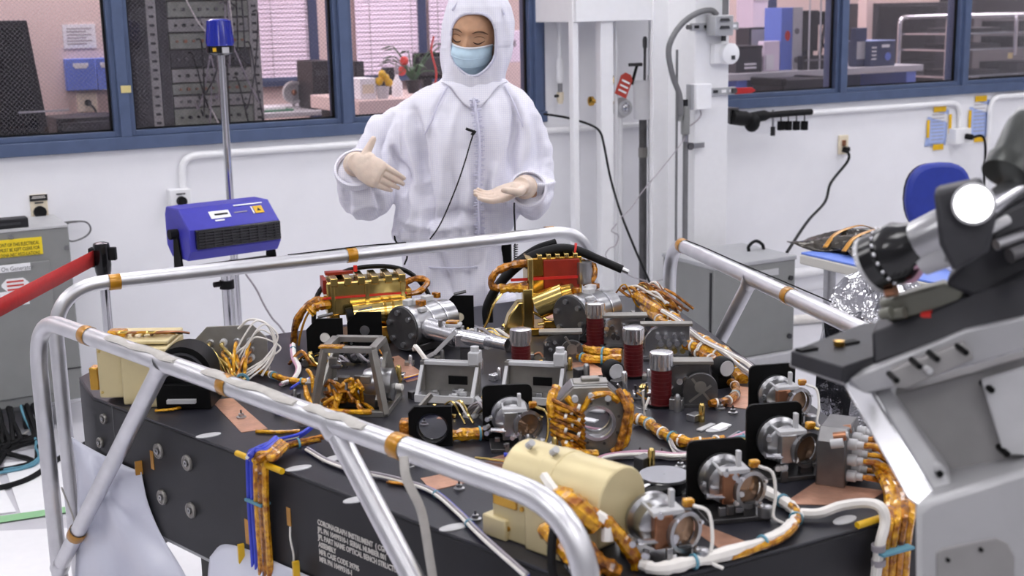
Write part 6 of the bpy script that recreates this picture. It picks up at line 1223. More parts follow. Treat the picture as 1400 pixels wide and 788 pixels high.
for i in range(14):
    a=random.uniform(-.06,.04); m=MB(); m.tube(cr([(a-.03,.02,.006),(a,.0,.022),(a+.03,-.015,.014),(a+.05,random.uniform(-.03,.02),.005)],4),random.choice([.003,.004,.005]),6); m.build('wire',random.choice(['wire_white','tie_teal','wire_white','gold_pale','wire_grey']),t)
t=comp('wire_nest','tangled leads and fittings around the left gold unit foot','wiring',470,500,-20)
for i in range(18):
    a=random.uniform(-.10,.08); m=MB(); m.tube(cr([(a-.03,.02,.006),(a,.0,.022+random.uniform(0,.02)),(a+.02,-.015,.014),(a+.04,random.uniform(-.04,.02),.005)],4),random.choice([.002,.003,.004]),6); m.build('wire',random.choice(['wire_grey','steel_dark','gold_pale','kapton_dark','black_rubber']),t)
random.seed(12)
for px,py in ((548,470),(575,478),(600,492),(560,500),(520,508),(650,510),(676,520),(700,525),(740,512),(775,505),(795,520),(845,530),(885,520),(915,520),(760,545),(680,560),(640,540),(600,535),(565,545),(925,560),(950,575),(850,600),(880,640),(760,620),(720,615),(545,520),(420,500),(405,545),(640,460),(700,480)):
    t=comp('steel_fitting','small steel fitting standing on the black bench','fitting',px,py,random.uniform(-60,20),'small steel fittings scattered on the bench'); sc_=random.uniform(.7,1.3)
    m=MB(); m.b2((-.012*sc_,-.009*sc_,0),(.012*sc_,.009*sc_,random.uniform(.01,.022)*sc_)); m.build('block',random.choice(['steel','titanium','steel_dark','alu_bright']),t,bevel=.0015)
    m=MB(); m.lathe([(.0055*sc_,.0),(.0055*sc_,.028*sc_),(.003*sc_,.032*sc_)],Tr(.004,-.012*sc_,0),10); m.build('stud',random.choice(['alu_bright','steel','gold_pale']),t)
# ================================================================== the person in the clean-room suit
def suit_grid(m):
    nt=m.node_tree; N=nt.nodes.new; L=nt.links.new; b=nt.nodes['Principled BSDF']
    tc=N('ShaderNodeTexCoord'); sx=N('ShaderNodeSeparateXYZ'); L(tc.outputs['Object'],sx.inputs[0]); outs=[]
    for ax in ('X','Z'):
        a=N('ShaderNodeMath'); a.operation='MULTIPLY'; a.inputs[1].default_value=170; L(sx.outputs[ax],a.inputs[0])
        f=N('ShaderNodeMath'); f.operation='FRACT'; L(a.outputs[0],f.inputs[0]); d=N('ShaderNodeMath'); d.operation='LESS_THAN'; d.inputs[1].default_value=.25; L(f.outputs[0],d.inputs[0]); outs.append(d)
    mx=N('ShaderNodeMath'); mx.operation='MAXIMUM'; L(outs[0].outputs[0],mx.inputs[0]); L(outs[1].outputs[0],mx.inputs[1])
    mc=N('ShaderNodeMix'); mc.data_type='RGBA'; mc.inputs['A'].default_value=rgb((238,237,245)); mc.inputs['B'].default_value=rgb((224,223,237)); L(mx.outputs[0],mc.inputs['Factor'])
    for l in list(nt.links):
        if l.to_socket==b.inputs['Base Color']: nt.links.remove(l)
    L(mc.outputs['Result'],b.inputs['Base Color'])
suit_grid(MATS['suit_white'])
GD=Vector((math.sin(YAW),math.cos(YAW),0)); GR=Vector(r0); D0=4.02
def PV(px,py,dy=0):
    d=Vector(ray(px,py)); t=(D0+dy)/(d.x*GD.x+d.y*GD.y); return d*t+V(0,0,CZ)
PC=PV(640,200); PC.z=0
person=thing('person','person in a white hooded clean-room suit, blue mask and gloves, gesturing behind the rail','person',PC,-YAW)
def L_(px,py,dy=0):
    w_=PV(px,py,dy)-PC; return V(w_.dot(GR),w_.dot(GD),w_.z)
def realize(mb,mods,name,mats,parent,smooth=True):
    me=bpy.data.meshes.new(name); me.from_pydata(mb.v,[],mb.f); me.update(); o=bpy.data.objects.new(name,me); col.objects.link(o)
    for kind,kw in mods:
        md=o.modifiers.new(kind,kind)
        for k,v in kw.items(): setattr(md,k,v)
    bpy.context.view_layer.update(); me2=bpy.data.meshes.new_from_object(o.evaluated_get(bpy.context.evaluated_depsgraph_get()))
    bpy.data.objects.remove(o); me2.materials.clear(); me2.materials.append(MATS[mats]); me2.name=name
    if smooth: me2.shade_smooth()
    o=bpy.data.objects.new(name,me2); col.objects.link(o); o.parent=parent; return o
def clouds(name,size,depth=2):
    t=bpy.data.textures.new(name,'CLOUDS'); t.noise_scale=size; t.noise_depth=depth; return t
TX=clouds('folds',.10,3); TXs=clouds('small_folds',.035,2)
# ---- torso rings: py, left px, right px, half depth, depth offset
RG=[(100,612,686,.075,.02),(112,598,694,.085,.02),(124,572,712,.095,.015),(140,548,728,.108,.01),(165,538,738,.120,.0),(200,545,736,.128,-.005),(250,545,728,.132,-.01),(295,540,708,.135,-.01),(318,536,696,.132,-.01),(333,546,686,.118,-.005),(345,548,690,.122,0),(375,552,692,.13,0),(410,556,690,.13,0)]
def ring_at(py):
    if py<=RG[0][0]: return RG[0]
    for a,b in zip(RG,RG[1:]):
        if py<=b[0]:
            f=(py-a[0])/(b[0]-a[0]); return tuple(x+(y-x)*f for x,y in zip(a,b))
    return RG[-1]
def torso(mb,k=1.0,fold=1.0):
    n=56; vs=[]; fs=[]; rows=0
    pys=[100+i*(410-100)/46 for i in range(47)]
    for py in pys:
        _,l,r,d,o=ring_at(py); c=L_((l+r)/2,py,o); hw=(L_(r,py,o)-L_(l,py,o)).x/2*k
        for i in range(n):
            a=2*math.pi*i/n; ca,sa=math.cos(a),math.sin(a); e=2/2.5
            x=hw*abs(ca)**e*(1 if ca>0 else -1); y=d*k*abs(sa)**e*(1 if sa>0 else -1)
            if fold:
                z=(py-100)/310; g=1+fold*(.010*math.sin(9*a+3*z+.5)+.008*math.sin(5*a-6*z)*(z)+.010*math.sin(15*a+8*z)*max(0,z-.4))
                vx=(l+r)/2+(r-l)/2*ca
                if sa<0:
                    for cx0,cx1,y0,y1,dp,wd in ((572,592,150,318,-.085,7),(604,606,165,318,.045,10),(560,566,180,318,.03,7),(700,690,165,318,-.06,7),(716,702,150,318,.03,8),(630,636,190,300,.025,9),(680,672,200,318,.03,8),(622,624,240,320,-.03,6),(645,668,262,318,-.03,6),(590,640,300,318,-.02,8)):
                        if y0<=py<=y1:
                            fz=(py-y0)/(y1-y0); g+=fold*dp*math.sin(math.pi*min(1,fz*1.15+.05 if fz<.8 else 1-.3*(fz-.8)) if False else math.pi*min(.97,.08+fz*.85))*math.exp(-((vx-(cx0+(cx1-cx0)*fz))/wd)**2)
                g+=fold*.035*math.exp(-((py-322)/8)**2)*abs(math.sin(11*a)); x*=g; y*=g
            vs.append((c.x+x,c.y+y,c.z))
    m=len(pys)
    for j in range(m-1):
        for i in range(n): q=(i+1)%n; fs.append((j*n+i,(j+1)*n+i,(j+1)*n+q,j*n+q))
    fs.append(tuple(range(n))); fs.append(tuple(reversed(range((m-1)*n,m*n)))); mb.add(vs,fs)
def limb(mb,pts,k=1.0,fold=0,n=24,kk=8):
    C=cr([p[0] for p in pts],kk); R=cr([V(p[1],0,0) for p in pts],kk); mb_pts=[]; rr=[]
    for i,c in enumerate(C): mb_pts.append(c); rr.append(R[i].x*k*(1+fold*(.05*math.sin(i*1.15)+.035*math.sin(i*2.3+1))))
    mb.tube(mb_pts,rr,n)
armR=[(L_(590,150,.01),.062),(L_(562,170,.0),.074),(L_(532,198,-.0),.084),(L_(510,232,-.01),.090),(L_(503,260,-.05),.086),(L_(498,264,-.12),.080),(L_(492,246,-.185),.070),(L_(488,232,-.225),.064)]
armL=[(L_(690,146,.01),.056),(L_(708,164,.0),.066),(L_(720,195,.0),.074),(L_(724,232,-.01),.076),(L_(724,262,-.05),.076),(L_(723,266,-.12),.068),(L_(722,259,-.18),.054)]
def foot_pts(s): return [(V(s*.085,0.0,L_(640,405).z),.098),(V(s*.09,0,.62),.085),(V(s*.095,0.01,.45),.072),(V(s*.10,.02,.2),.066),(V(s*.10,.02,.08),.06)]
XO=L_(621,405).x
def legs(mb,k=1.0,fold=0):
    for s in (-1,1):
        limb(mb,[(p+V(XO,0,0),r) for p,r in foot_pts(s)],k,fold)
        c=V(XO+s*.10,0,0); mb.lathe([(.001,0),(.05*k,.0),(.055*k,.03),(.05*k,.06),(.03*k,.09)],Tr(c+V(0,-.05,.0)),18,sx=.9,sy=2.1)
# ---- continuous body (skin) under the suit, with the head
HCx=L_(648,45,0.012); HR=(Matrix.Translation(HCx)@Matrix.Scale(1.1,4)@Rz(math.radians(-10))@Ry(math.radians(7))@Rx(math.radians(13)))   # head frame: x right in picture, -y face, z up
def headpt(th,ph):
    """th 0..pi from crown to chin, ph around; face toward -y"""
    x=.074*math.sin(th)*math.cos(ph); y=.092*math.sin(th)*math.sin(ph); z=.113*math.cos(th)
    if z<0:
        f=1-.26*(-z/.113)**1.6; x*=f
        if y<0: y*=1-.02*(-z/.113)
    fr=max(0,-math.sin(ph))
    if fr>0:
        g=lambda cx,cz,sx_,sz_: math.exp(-((x-cx)/sx_)**2-((z-cz)/sz_)**2)
        y-=fr*(.006*g(0,.028,.05,.010) - .012*g(-.031,.006,.016,.011) - .012*g(.031,.006,.016,.011) + .022*g(0,-.022,.011,.020)+.010*g(0,.0,.008,.018)+.006*g(0,-.058,.028,.012) +.005*g(-.042,-.025,.02,.02)+.005*g(.042,-.025,.02,.02)+.008*g(0,-.098,.022,.016))
        y-=fr*(.0075*g(-.031,.004,.0125,.0085)+.0075*g(.031,.004,.0125,.0085))
    return V(x,y,z)
mb=MB()
mb.grid(lambda u,v:HR@headpt(.02+v*(math.pi-.04),2*math.pi*u),72,56)
mb.tube([HR@V(0,.02,-.05),L_(648,112,.03),L_(646,135,.03)],[.056,.058,.075],20)
for s in (-1,1): mb.ball(HR@V(s*.074,.012,-.002),.022,10,sz=1.5)
torso(mb,.62,0); limb(mb,armR,.5); limb(mb,armL,.5); legs(mb,.7)
body=realize(mb,[('REMESH',dict(mode='VOXEL',voxel_size=.0042)),('SMOOTH',dict(factor=.5,iterations=3))],'body','skin',person)
def face_strip(pts,w,h,mm,name,parent):
    m=MB(); P_=[]
    for x,z in pts:
        th=math.acos(max(-1,min(1,z/.113))); s=.074*math.sin(th)
        if z<0: s*=1-.26*(-z/.113)**1.6
        ph=-math.acos(max(-1,min(1,x/s))); q=headpt(th,ph); P_.append(HR@(q+V(0,-.0016,0)))
    m.tube(cr(P_,5),[w*(1-.75*abs(2*i/(len(P_)*5-5)-1)**2) for i in range(len(P_)*5-4)],6,flat=h); return m.build(name,mm,parent)
for s in (-1,1):
    face_strip([(s*.014,.0225),(s*.026,.0275),(s*.040,.026),(s*.053,.017)],.0036,.7,'brow','eyebrow',body)
    face_strip([(s*.017,-.001),(s*.025,-.0055),(s*.034,-.006),(s*.046,.0005)],.0026,.8,'lash','eyelash',body)
    face_strip([(s*.018,.009),(s*.027,.0125),(s*.037,.012),(s*.047,.006)],.0011,.8,'brow','eyelid_crease',body)
# ---- coverall
mb=MB(); torso(mb,1.0,1.0); limb(mb,armR,1.0,.55,28,10); limb(mb,armL,1.0,.55,28,10); legs(mb,1.12,.5)
cov=realize(mb,[('REMESH',dict(mode='VOXEL',voxel_size=.0065)),('SMOOTH',dict(factor=.5,iterations=5)),('DISPLACE',dict(texture=TX,strength=.014,mid_level=.5,texture_coords='LOCAL')),('DISPLACE',dict(texture=TXs,strength=.005,mid_level=.5,texture_coords='LOCAL')),('SMOOTH',dict(factor=.5,iterations=2))],'coverall','suit_white',person)
import numpy as np
def crease(o,lines):
    me=o.data; n=len(me.vertices); co=np.empty(n*3); me.vertices.foreach_get('co',co); co=co.reshape(-1,3); no=np.empty(n*3); me.vertices.foreach_get('normal',no); no=no.reshape(-1,3)
    M=np.array(person.matrix_world if False else (Matrix.Translation(PC)@Rz(-YAW))); w_=co@M[:3,:3].T+M[:3,3]; w_[:,2]-=CZ
    zz=w_@np.array(fw); px=700+F*(w_@np.array(rt))/zz; py=394-F*(w_@np.array(up))/zz; disp=np.zeros(n)
    for pts,wd,dp in lines:
        best=np.full(n,1e9)
        P_=[(p.x,p.y) for p in cr([V(a,b,0) for a,b in pts],4)]; tt=np.zeros(n)
        for k,((x0,y0),(x1,y1)) in enumerate(zip(P_,P_[1:])):
            ex,ey=x1-x0,y1-y0; L2=ex*ex+ey*ey+1e-9; t_=np.clip(((px-x0)*ex+(py-y0)*ey)/L2,0,1); d2=(px-x0-t_*ex)**2+(py-y0-t_*ey)**2; c=d2<best; best=np.where(c,d2,best); tt=np.where(c,(k+t_)/(len(P_)-1),tt)
        disp+=1.7*dp*np.exp(-best/(wd*wd))*np.sin(np.pi*np.clip(.12+.76*tt,0,1))
    fac=np.clip((.25-no[:,1])/.5,0,1); co=co+no*(disp*fac)[:,None]; me.vertices.foreach_set('co',co.reshape(-1)); me.update()
CR=[([(566,150),(574,190),(578,240),(588,285),(583,320)],6,-.026),([(554,158),(560,200),(571,240),(576,258)],5,.014),([(600,165),(605,225),(603,280)],8,.011),([(588,180),(592,230),(596,270)],5,-.009),
 ([(538,205),(556,240),(553,262)],5,-.022),([(520,150),(505,180),(494,205)],6,.012),([(536,158),(521,195),(524,230)],5,-.015),([(545,170),(549,210),(552,238)],4,.010),([(505,165),(490,195),(478,222)],5,-.010),
 ([(468,252),(498,264),(530,256)],5,-.014),([(478,288),(503,276),(522,288)],6,.012),([(516,262),(521,298)],5,-.012),([(484,262),(488,300)],6,.008),([(470,240),(476,275),(482,300)],5,-.010),
 ([(704,138),(706,178),(700,215),(702,240)],5,-.022),([(716,150),(720,190),(715,228)],6,.012),([(733,165),(738,205),(735,235)],5,-.010),([(757,250),(735,256),(718,242)],4,.014),([(752,262),(738,268),(724,262)],5,-.012),([(745,275),(733,292),(716,304)],6,.010),([(708,285),(722,296),(738,282)],5,-.012),([(700,270),(706,292),(712,306)],5,-.010),
 ([(590,303),(625,290),(655,296),(690,288)],6,-.012),([(546,300),(590,314),(640,308)],6,.010),([(683,220),(672,255),(688,290)],7,.011),([(668,240),(662,275),(672,310)],5,-.010),([(618,235),(626,275),(620,318)],6,-.011),([(636,215),(640,260),(634,300)],6,.009),
 ([(610,125),(596,150),(584,190)],3,-.006),([(690,122),(704,150),(716,195)],3,-.006),([(630,140),(618,175),(612,215)],6,.007),([(670,140),(680,180),(682,215)],6,.007),([(560,255),(566,285),(560,312)],5,.012),
 ([(602,345),(612,375),(622,405)],4,-.014),([(640,345),(642,380),(640,415)],5,-.010),([(575,348),(585,380),(580,410)],5,.010),([(665,345),(660,380),(668,410)],5,.010)]
for i in range(13): CR.append(([(550+i*11,312+(i%3)*2),(551+i*11+(i%2)*3,322),(550+i*11,333)],3,-.007 if i%2 else .006))
crease(cov,CR)
def front(px,py,e=.012):
    _,l,r,d,o=ring_at(py); c=(l+r)/2; hw=(r-l)/2; u=min(.99,abs(px-c)/hw); y=o-d*(1-u**2.5)**(1/2.5); return L_(px,py,y-e)
m=MB(); pts=[front(x,y,.010) for x,y in ((648,136),(652,160),(655,190),(656,220),(655,250),(655,280),(656,310),(655,328))]
m.tube(cr(pts,6),[.017]*(7*6+1),8,flat=.3); m.build('zip_placket','suit_seam',cov)
random.seed(2)
m=MB(); Pz=cr(pts,8)
for i in range(len(Pz)-1):
    q=Pz[i]+V(.004*math.sin(i*1.7),-.004,0); m.cyl(q-V(.013,0,.002),q+V(.013,0,.003*math.sin(i*2.7)),.0024,n=6)
m.build('placket_gathers','suit_seam',cov,kind='stuff')
for pp in (((612,118),(600,140),(590,165),(580,185)),((690,118),(702,140),(712,165),(722,190)),((548,324),(580,329),(620,331),(660,330),(684,326)),((552,362),(590,366),(640,366),(690,361))):
    m=MB(); m.tube(cr([front(x,y,.004) for x,y in pp],6),.0028,6); m.build('seam','suit_seam',cov)
for pts_,r_ in ((armR,.066),(armL,.056)):
    a,b=pts_[-2][0],pts_[-1][0]; d=(b-a).normalized(); m=MB(); m.lathe([(r_*.9,-.02),(r_*1.02,-.012),(r_*1.04,.004),(r_*1.0,.012),(r_*.9,.014),(r_*.86,.004)],axis_m(b,d),26,cap=False); m.build('cuff','suit_white',cov)
# ---- hood with face opening
HG=[(-16,640,664,.03),(-13,626,678,.065),(-5,616,690,.088),(10,610,698,.105),(30,606,702,.116),(55,604,702,.120),(80,604,698,.118),(100,605,692,.112),(115,602,690,.105),(128,598,692,.10),(140,596,694,.098)]
def hring(py):
    for a,b in zip(HG,HG[1:]):
        if py<=b[0]: f=(py-a[0])/(b[0]-a[0]); return tuple(x+(y-x)*f for x,y in zip(a,b))
    return HG[-1]
def hoodpt(u,v):
    py=-16+156*v**1.0; _,l,r,d=hring(py); a=2*math.pi*u-math.pi/2; ca,sa=math.cos(a),math.sin(a); c=L_((l+r)/2,py,.018); hw=(L_(r,py)-L_(l,py)).x/2
    g=1+.018*math.sin(7*a+9*v)+.014*math.sin(13*a-11*v)+.02*math.sin(4*a+14*v)*(v>.5)
    return V(c.x+hw*g*ca,c.y+d*g*sa,c.z)
OPC=(647,60)
def inopen(px,py):
    x=(px-OPC[0]-(py-60)*-.02)/31.0; y=(py-61)/43.0
    w_=1 if py<70 else max(.15,1-((py-70)/40)**2*.62)
    return (abs(x)/w_)**2.6+abs(y)**3<1
nu,nv=120,90; vs=[]; px_of=[]
for j in range(nv+1):
    for i in range(nu):
        q=hoodpt(i/nu,j/nv); vs.append(q)
        w_=PC+GR*q.x+GD*q.y+V(0,0,q.z); dd=w_-V(0,0,CZ); zz=dd.dot(Vector(fw)); px_of.append((700+F*dd.dot(Vector(rt))/zz,394-F*dd.dot(Vector(up))/zz,q.y))
fs=[]
cyh=L_(650,60,.018).y
for j in range(nv):
    for i in range(nu):
        k=(i+1)%nu; f=(j*nu+i,j*nu+k,(j+1)*nu+k,(j+1)*nu+i)
        cx=sum(px_of[t][0] for t in f)/4 if True else 0; cyy=sum(px_of[t][1] for t in f)/4; yy=sum(px_of[t][2] for t in f)/4
        if yy<cyh and inopen(cx,cyy): continue
        fs.append(f)
m=MB(); m.add(vs,fs); hood=m.build('hood','suit_white',person,thick=.004,angle=80)
# rim of the opening
rim=[]
for i in range(40):
    a=2*math.pi*i/40; lo,hi=.2,1.6
    for _ in range(24):
        mid=(lo+hi)/2
        if inopen(OPC[0]+31*mid*math.cos(a),61+43*mid*math.sin(a)): lo=mid
        else: hi=mid
    px,py=OPC[0]+31*lo*math.cos(a),61+43*lo*math.sin(a)
    _,l,r,d=hring(py); c=(l+r)/2; hw=(r-l)/2; u=min(.98,abs(px-c)/hw); rim.append(L_(px,py,.018-d*math.sqrt(1-u*u)*1.0))
m=MB(); m.tube(cr(rim+rim[:2],3),.0042,8); m.build('hood_rim','suit_seam',hood)
for pp in (((640,-14),(628,0),(618,14)),((664,-14),(680,2),(690,20))):
    m=MB(); m.tube(cr([L_(x,y,.018-hring(y)[3]*.72) for x,y in pp],5),.003,6); m.build('hood_seam','suit_seam',hood)
# hood skirt / collar over the chest
m=MB(); m.grid(lambda u,v: (lambda px,py: front(px,py,.014-.008*v))(648+(u-.5)*2*(46-6*v)*(1-.25*v*abs(u-.5)*2),112+v*(34*(1-abs(2*u-1)**1.5)+4)),20,8); m.build('collar_flap','suit_white',hood,thick=.004,angle=80)
# ---- mask
def maskpt(u,v):
    x=(u-.5)*2; z=-.014-.088*v; wdt=.063*(1-.62*max(0,v-.35)**1.5*1.6)
    X=x*wdt; bow=.101+.012*math.exp(-(v-.35)**2*8); y=-(bow*(1-.55*(abs(x))**2.2))+.020*max(0,v-.55)+.0
    y+=.0024*math.sin(v*math.pi*6)*(.3+abs(x)); return HR@V(X,y-.006*(1-abs(x)),z)
m=MB(); m.grid(maskpt,24,24); mask=m.build('face_mask','mask_blue',person,thick=.0025,angle=80)
m=MB(); m.tube([maskpt(i/20,0) for i in range(21)],.0028,6); m.build('mask_top_edge','mask_white',mask)
for s in (0,1): m=MB(); m.tube(cr([maskpt(s,.05),maskpt(s,.05)+ (HR.to_3x3()@V((s-.5)*.02,.05,.0)),HR@V((s-.5)*.15,.0,-.01)],5),.0016,5); m.build('ear_loop','mask_white',mask)
for v in (.33,.6): m=MB(); m.tube([maskpt(i/20,v)+HR.to_3x3()@V(0,-.0015,0) for i in range(1,20)],.0013,5); m.build('pleat','mask_blue',mask)
# ---- gloved hands
def hand(name,wrist,palm_c,fdir,pn,tside,curl,label,size=1.0):
    """fdir finger direction, pn palm normal (toward palm side), tside thumb side direction"""
    f=V(*fdir).normalized(); n=V(*pn); n=(n-f*n.dot(f)).normalized(); t=f.cross(n); 
    if t.dot(V(*tside))<0: t=-t
    S=size; mb=MB(); c=V(*palm_c)
    # palm: flattened tube
    base=c-f*.045*S; tip=c+f*.045*S
    A=Matrix(((t.x,n.x,f.x,base.x),(t.y,n.y,f.y,base.y),(t.z,n.z,f.z,base.z),(0,0,0,1)))
    mb.lathe([(.024*S,-.012*S),(.031*S,.01*S),(.040*S,.035*S),(.043*S,.065*S),(.041*S,.085*S),(.030*S,.095*S)],A,24,sx=1.0,sy=.42)
    wv=V(*wrist); mb.tube(cr([wv,(wv+base)/2,base+f*.01*S],5),[.034*S]*6+[.029*S]*5,18)
    # thenar
    mb.ball(c-f*.012*S+t*.024*S+n*.008*S,.022*S,12)
    for k,(off,ln,rr) in enumerate(((.030,.072,.0095),(.0105,.080,.0098),(-.0095,.075,.0093),(-.0285,.060,.0085))):
        b=c+f*.036*S+t*off*S; p=[b]; d=f.copy(); seg=[.42,.33,.27]
        cu=curl[k]
        for q,s_ in enumerate(seg):
            ang=math.radians(cu*(.7,1.1,.8)[q]); d=(d*math.cos(ang)+n*math.sin(ang)).normalized(); p.append(p[-1]+d*ln*s_*S)
        spread=t*(-off*.06); p=[x+spread*i for i,x in enumerate(p)]
        mb.tube(cr(p,5),[rr*S*(1.08-.028*i) for i in range(16)],12); mb.ball(p[-1],rr*S*.68,10)
        mb.ball(b,rr*S*1.12,10)
    tb=c-f*.030*S+t*.028*S+n*.006*S; d1=(f*.55+t*.80+n*.25).normalized(); d2=(f*.85+t*.42+n*.35).normalized()
    if curl[4]==2: d1=(f*.0+t*.98+n*.1).normalized(); d2=(-f*.05+t*.98+n*.1).normalized(); d1*=.6; d2*=.6
    if curl[4]==1: d2=(f*.95+t*.1+n*.6).normalized()
    p=[tb,tb+d1*.036*S,tb+d1*.036*S+d2*.030*S,tb+d1*.036*S+d2*.054*S]
    mb.tube(cr(p,5),[.0135*S-.0003*S*i for i in range(16)],12); mb.ball(p[-1],.0088*S,10)
    o=realize(mb,[('REMESH',dict(mode='VOXEL',voxel_size=.0021)),('SMOOTH',dict(factor=.5,iterations=4))],name,'glove_latex',person); o['label']=label
    m=MB(); m.ring(wv+(base-wv)*.25,(base-wv),.0365*S,.033*S,.006); m.build('glove_cuff','glove_latex',o); return o
wr=L_(487,226,-.225); hand('glove',wr,L_(503,231,-.285),(.80,-.30,-.42),(.25,.86,-.25),(.1,-.25,1),(26,30,34,36,2),'pale latex glove, fingers pointing right, thumb up',1.02)
wl=L_(719,257,-.19); hand('glove',wl,L_(697,261,-.245),(-.86,-.28,-.30),(-.25,-.35,.86),(-.2,-.75,.6),(16,20,22,24,1),'pale latex glove held open with palm up',1.0)
# ---- microphone, cable, belt pack
mic=bpy.data.objects.new('lapel_microphone',None); col.objects.link(mic); mic.parent=person
q=front(647,180,.028); m=MB(); m.cyl(front(637,176,.028),front(648,180,.030),.0042,n=10); m.cyl(front(650,179,.030),front(645,185,.030),.005,n=10); m.build('microphone_clip','black_rubber',mic,kind='stuff')
m=MB(); m.tube(cr([front(648,181,.028),front(643,196,.026),front(636,220,.024),(front(626,250,.022)),front(612,285,.022),front(600,310,.022),front(588,327,.024)],6),.0024,6); m.build('microphone_cable','black_rubber',mic)
m=MB(); m.box(L_(692,350,-.02),(.035,.06,.11)); m.build('belt_pack','black_anodised',person,bevel=.006)
m=MB(); m.tube(cr([L_(703,278,-.2),L_(703,290,-.15),L_(704,310,-.12),L_(704,335,-.06)],6),.0026,6); m.build('hand_cord','black_rubber',person)
m=MB(); P_=[]
for i in range(60): a=i*.9; c=L_(705,335+i*.45,-.03); P_.append(c+V(.006*math.cos(a),.006*math.sin(a),0))
m.tube(P_,.0018,5); m.build('coiled_cord','black_rubber',person)
m=MB(); m.tube(cr([L_(540,318,-.06),L_(541,330,-.1),L_(556,348,-.14),L_(553,362,-.14)],5),.003,6); m.build('belt_cord','black_rubber',person)
# ================================================================== foreground inspection tool at the right
TD=1.55
tool=thing('tool_stand','pale grey tool stand with a black plate at the near right corner','tool stand',(D(1330,700,TD).x,D(1330,700,TD).y,0)); tb=tool.location.copy()
def slab(parent,name,mm,poly,t,thick,bev=.002,base=None,t2=None):
    """outline at distance t, extruded away from the viewer by thick; t may be a list per point"""
    b=tb if base is None else base
    ts=t if isinstance(t,(list,tuple)) else [t]*len(poly)
    fr=[D(x,y,q)-b for (x,y),q in zip(poly,ts)]; cxp=sum(p[0] for p in poly)/len(poly); cyp=sum(min(p[1],800) for p in poly)/len(poly); rd=V(*ray(max(cxp,max(p[0] for p in poly)*.0+cxp),cyp)); rd.z=0; rd.normalize(); bk=[p+rd*thick for p in fr]; n=len(poly)
    m=MB(); m.add(fr+bk,[tuple(range(n)),tuple(reversed(range(n,2*n)))]+[(i,n+i,n+(i+1)%n,(i+1)%n) for i in range(n)]); return m.build(name,mm,parent,bevel=bev)
def horiz(parent,name,mm,pts,z,thick,bev=.002,base=None):
    """horizontal plate whose top outline is seen at the pixels pts, at height z"""
    b=tb if base is None else base
    c=[Z(x,y,z)-b for x,y in pts]; m=MB(); m.prism([(v.x,v.y) for v in c],z-thick,z); return m.build(name,mm,parent,bevel=bev)
zt=D(1120,490,1.62).z
tp=horiz(tool,'top_plate','tool_black',[(1081,480),(1152,502),(1250,470),(1240,440),(1180,442)],zt,.020)
horiz(tool,'plate_tray','tool_grey',[(1079,492),(1152,517),(1250,484),(1240,452),(1180,452)],zt-.0205,.010)
slab(tool,'black_arm','tool_black',[(1192,455),(1194,500),(1290,466),(1430,428),(1430,370),(1350,396),(1260,430)],[1.60,1.60,1.55,1.50,1.50,1.55,1.58],.07,.004)
for px,py in ((1103,479),(1160,470)): q=Z(px,py,zt)-tb; m=MB(); m.b2((q.x-.014,q.y-.006,zt),(q.x+.014,q.y+.006,zt+.003)); m.build('plate_slot','black_anodised',tp)
q=Z(1147,474,zt)-tb; m=MB(); m.lathe([(.006,0),(.0075,.002),(.0075,.008),(.003,.009)],Tr(q),14); m.build('brass_knob','gold',tp)
slab(tool,'side_bracket','tool_grey',[(1160,520),(1320,452),(1430,428),(1430,470),(1330,500),(1225,530),(1180,540)],[1.59,1.53,1.49,1.49,1.53,1.57,1.59],.03,.003)
pl=slab(tool,'hole_plate','tool_panel',[(1216,508),(1318,468),(1332,492),(1240,532),(1222,530)],[1.555,1.518,1.51,1.545,1.552],.03,.002)
for px,py in ((1253,498),(1277,488),(1316,479),(1222,517)): q=D(px,py,1.525 if px<1300 else 1.507)-tb; m=MB(); m.cyl(q-GD*.012,q+GD*.02,.0036,n=12); m.build('hole','black_anodised',pl)
q=D(1269,506,1.53)-tb; m=MB(); m.cyl(q-GD*.006,q+GD*.01,.004,n=12); m.build('screw','light_grey',pl)
slab(tool,'front_strut','alu_bright',[(1148,518),(1180,512),(1282,680),(1262,700),(1240,682)],[1.60,1.60,1.52,1.52,1.52],.02,.004)
slab(tool,'rear_strut','tool_grey',[(1180,520),(1205,512),(1302,662),(1282,684)],[1.61,1.61,1.53,1.53],.05,.004)
pn=slab(tool,'side_panel','tool_panel',[(1222,540),(1330,510),(1430,480),(1430,650),(1292,668)],[1.60,1.57,1.54,1.54,1.58],.04,.002)
slab(tool,'white_gusset','light_grey',[(1341,521),(1430,495),(1430,625),(1372,622)],[1.545,1.52,1.52,1.545],.012,.002)
for px,py in ((1351,530),(1372,617),(1281,644)): q=D(px,py,1.545)-tb; m=MB(); m.cyl(q-GD*.012,q+GD*.02,.004,n=12); m.build('hole','black_anodised',pn)
q=D(1279,636,1.555)-tb; m=MB(); m.cyl(q-GD*.02,q+GD*.01,.006,n=12); m.build('screw','light_grey',pn)
hs=slab(tool,'housing','tool_grey',[(1252,700),(1270,684),(1430,634),(1430,1700),(1252,1700)],[1.50]*5,.22,.008)
fp=slab(tool,'housing_recess','tool_panel',[(1280,800),(1280,756),(1290,750),(1362,736),(1378,744),(1387,762),(1387,800)],[1.498]*7,.004,.002)
for px,py in ((1341,752),(1296,766)): q=D(px,py,1.497)-tb; m=MB(); m.cyl(q-GD*.002,q+GD*.004,.0025,n=10); m.build('hole','black_anodised',fp)
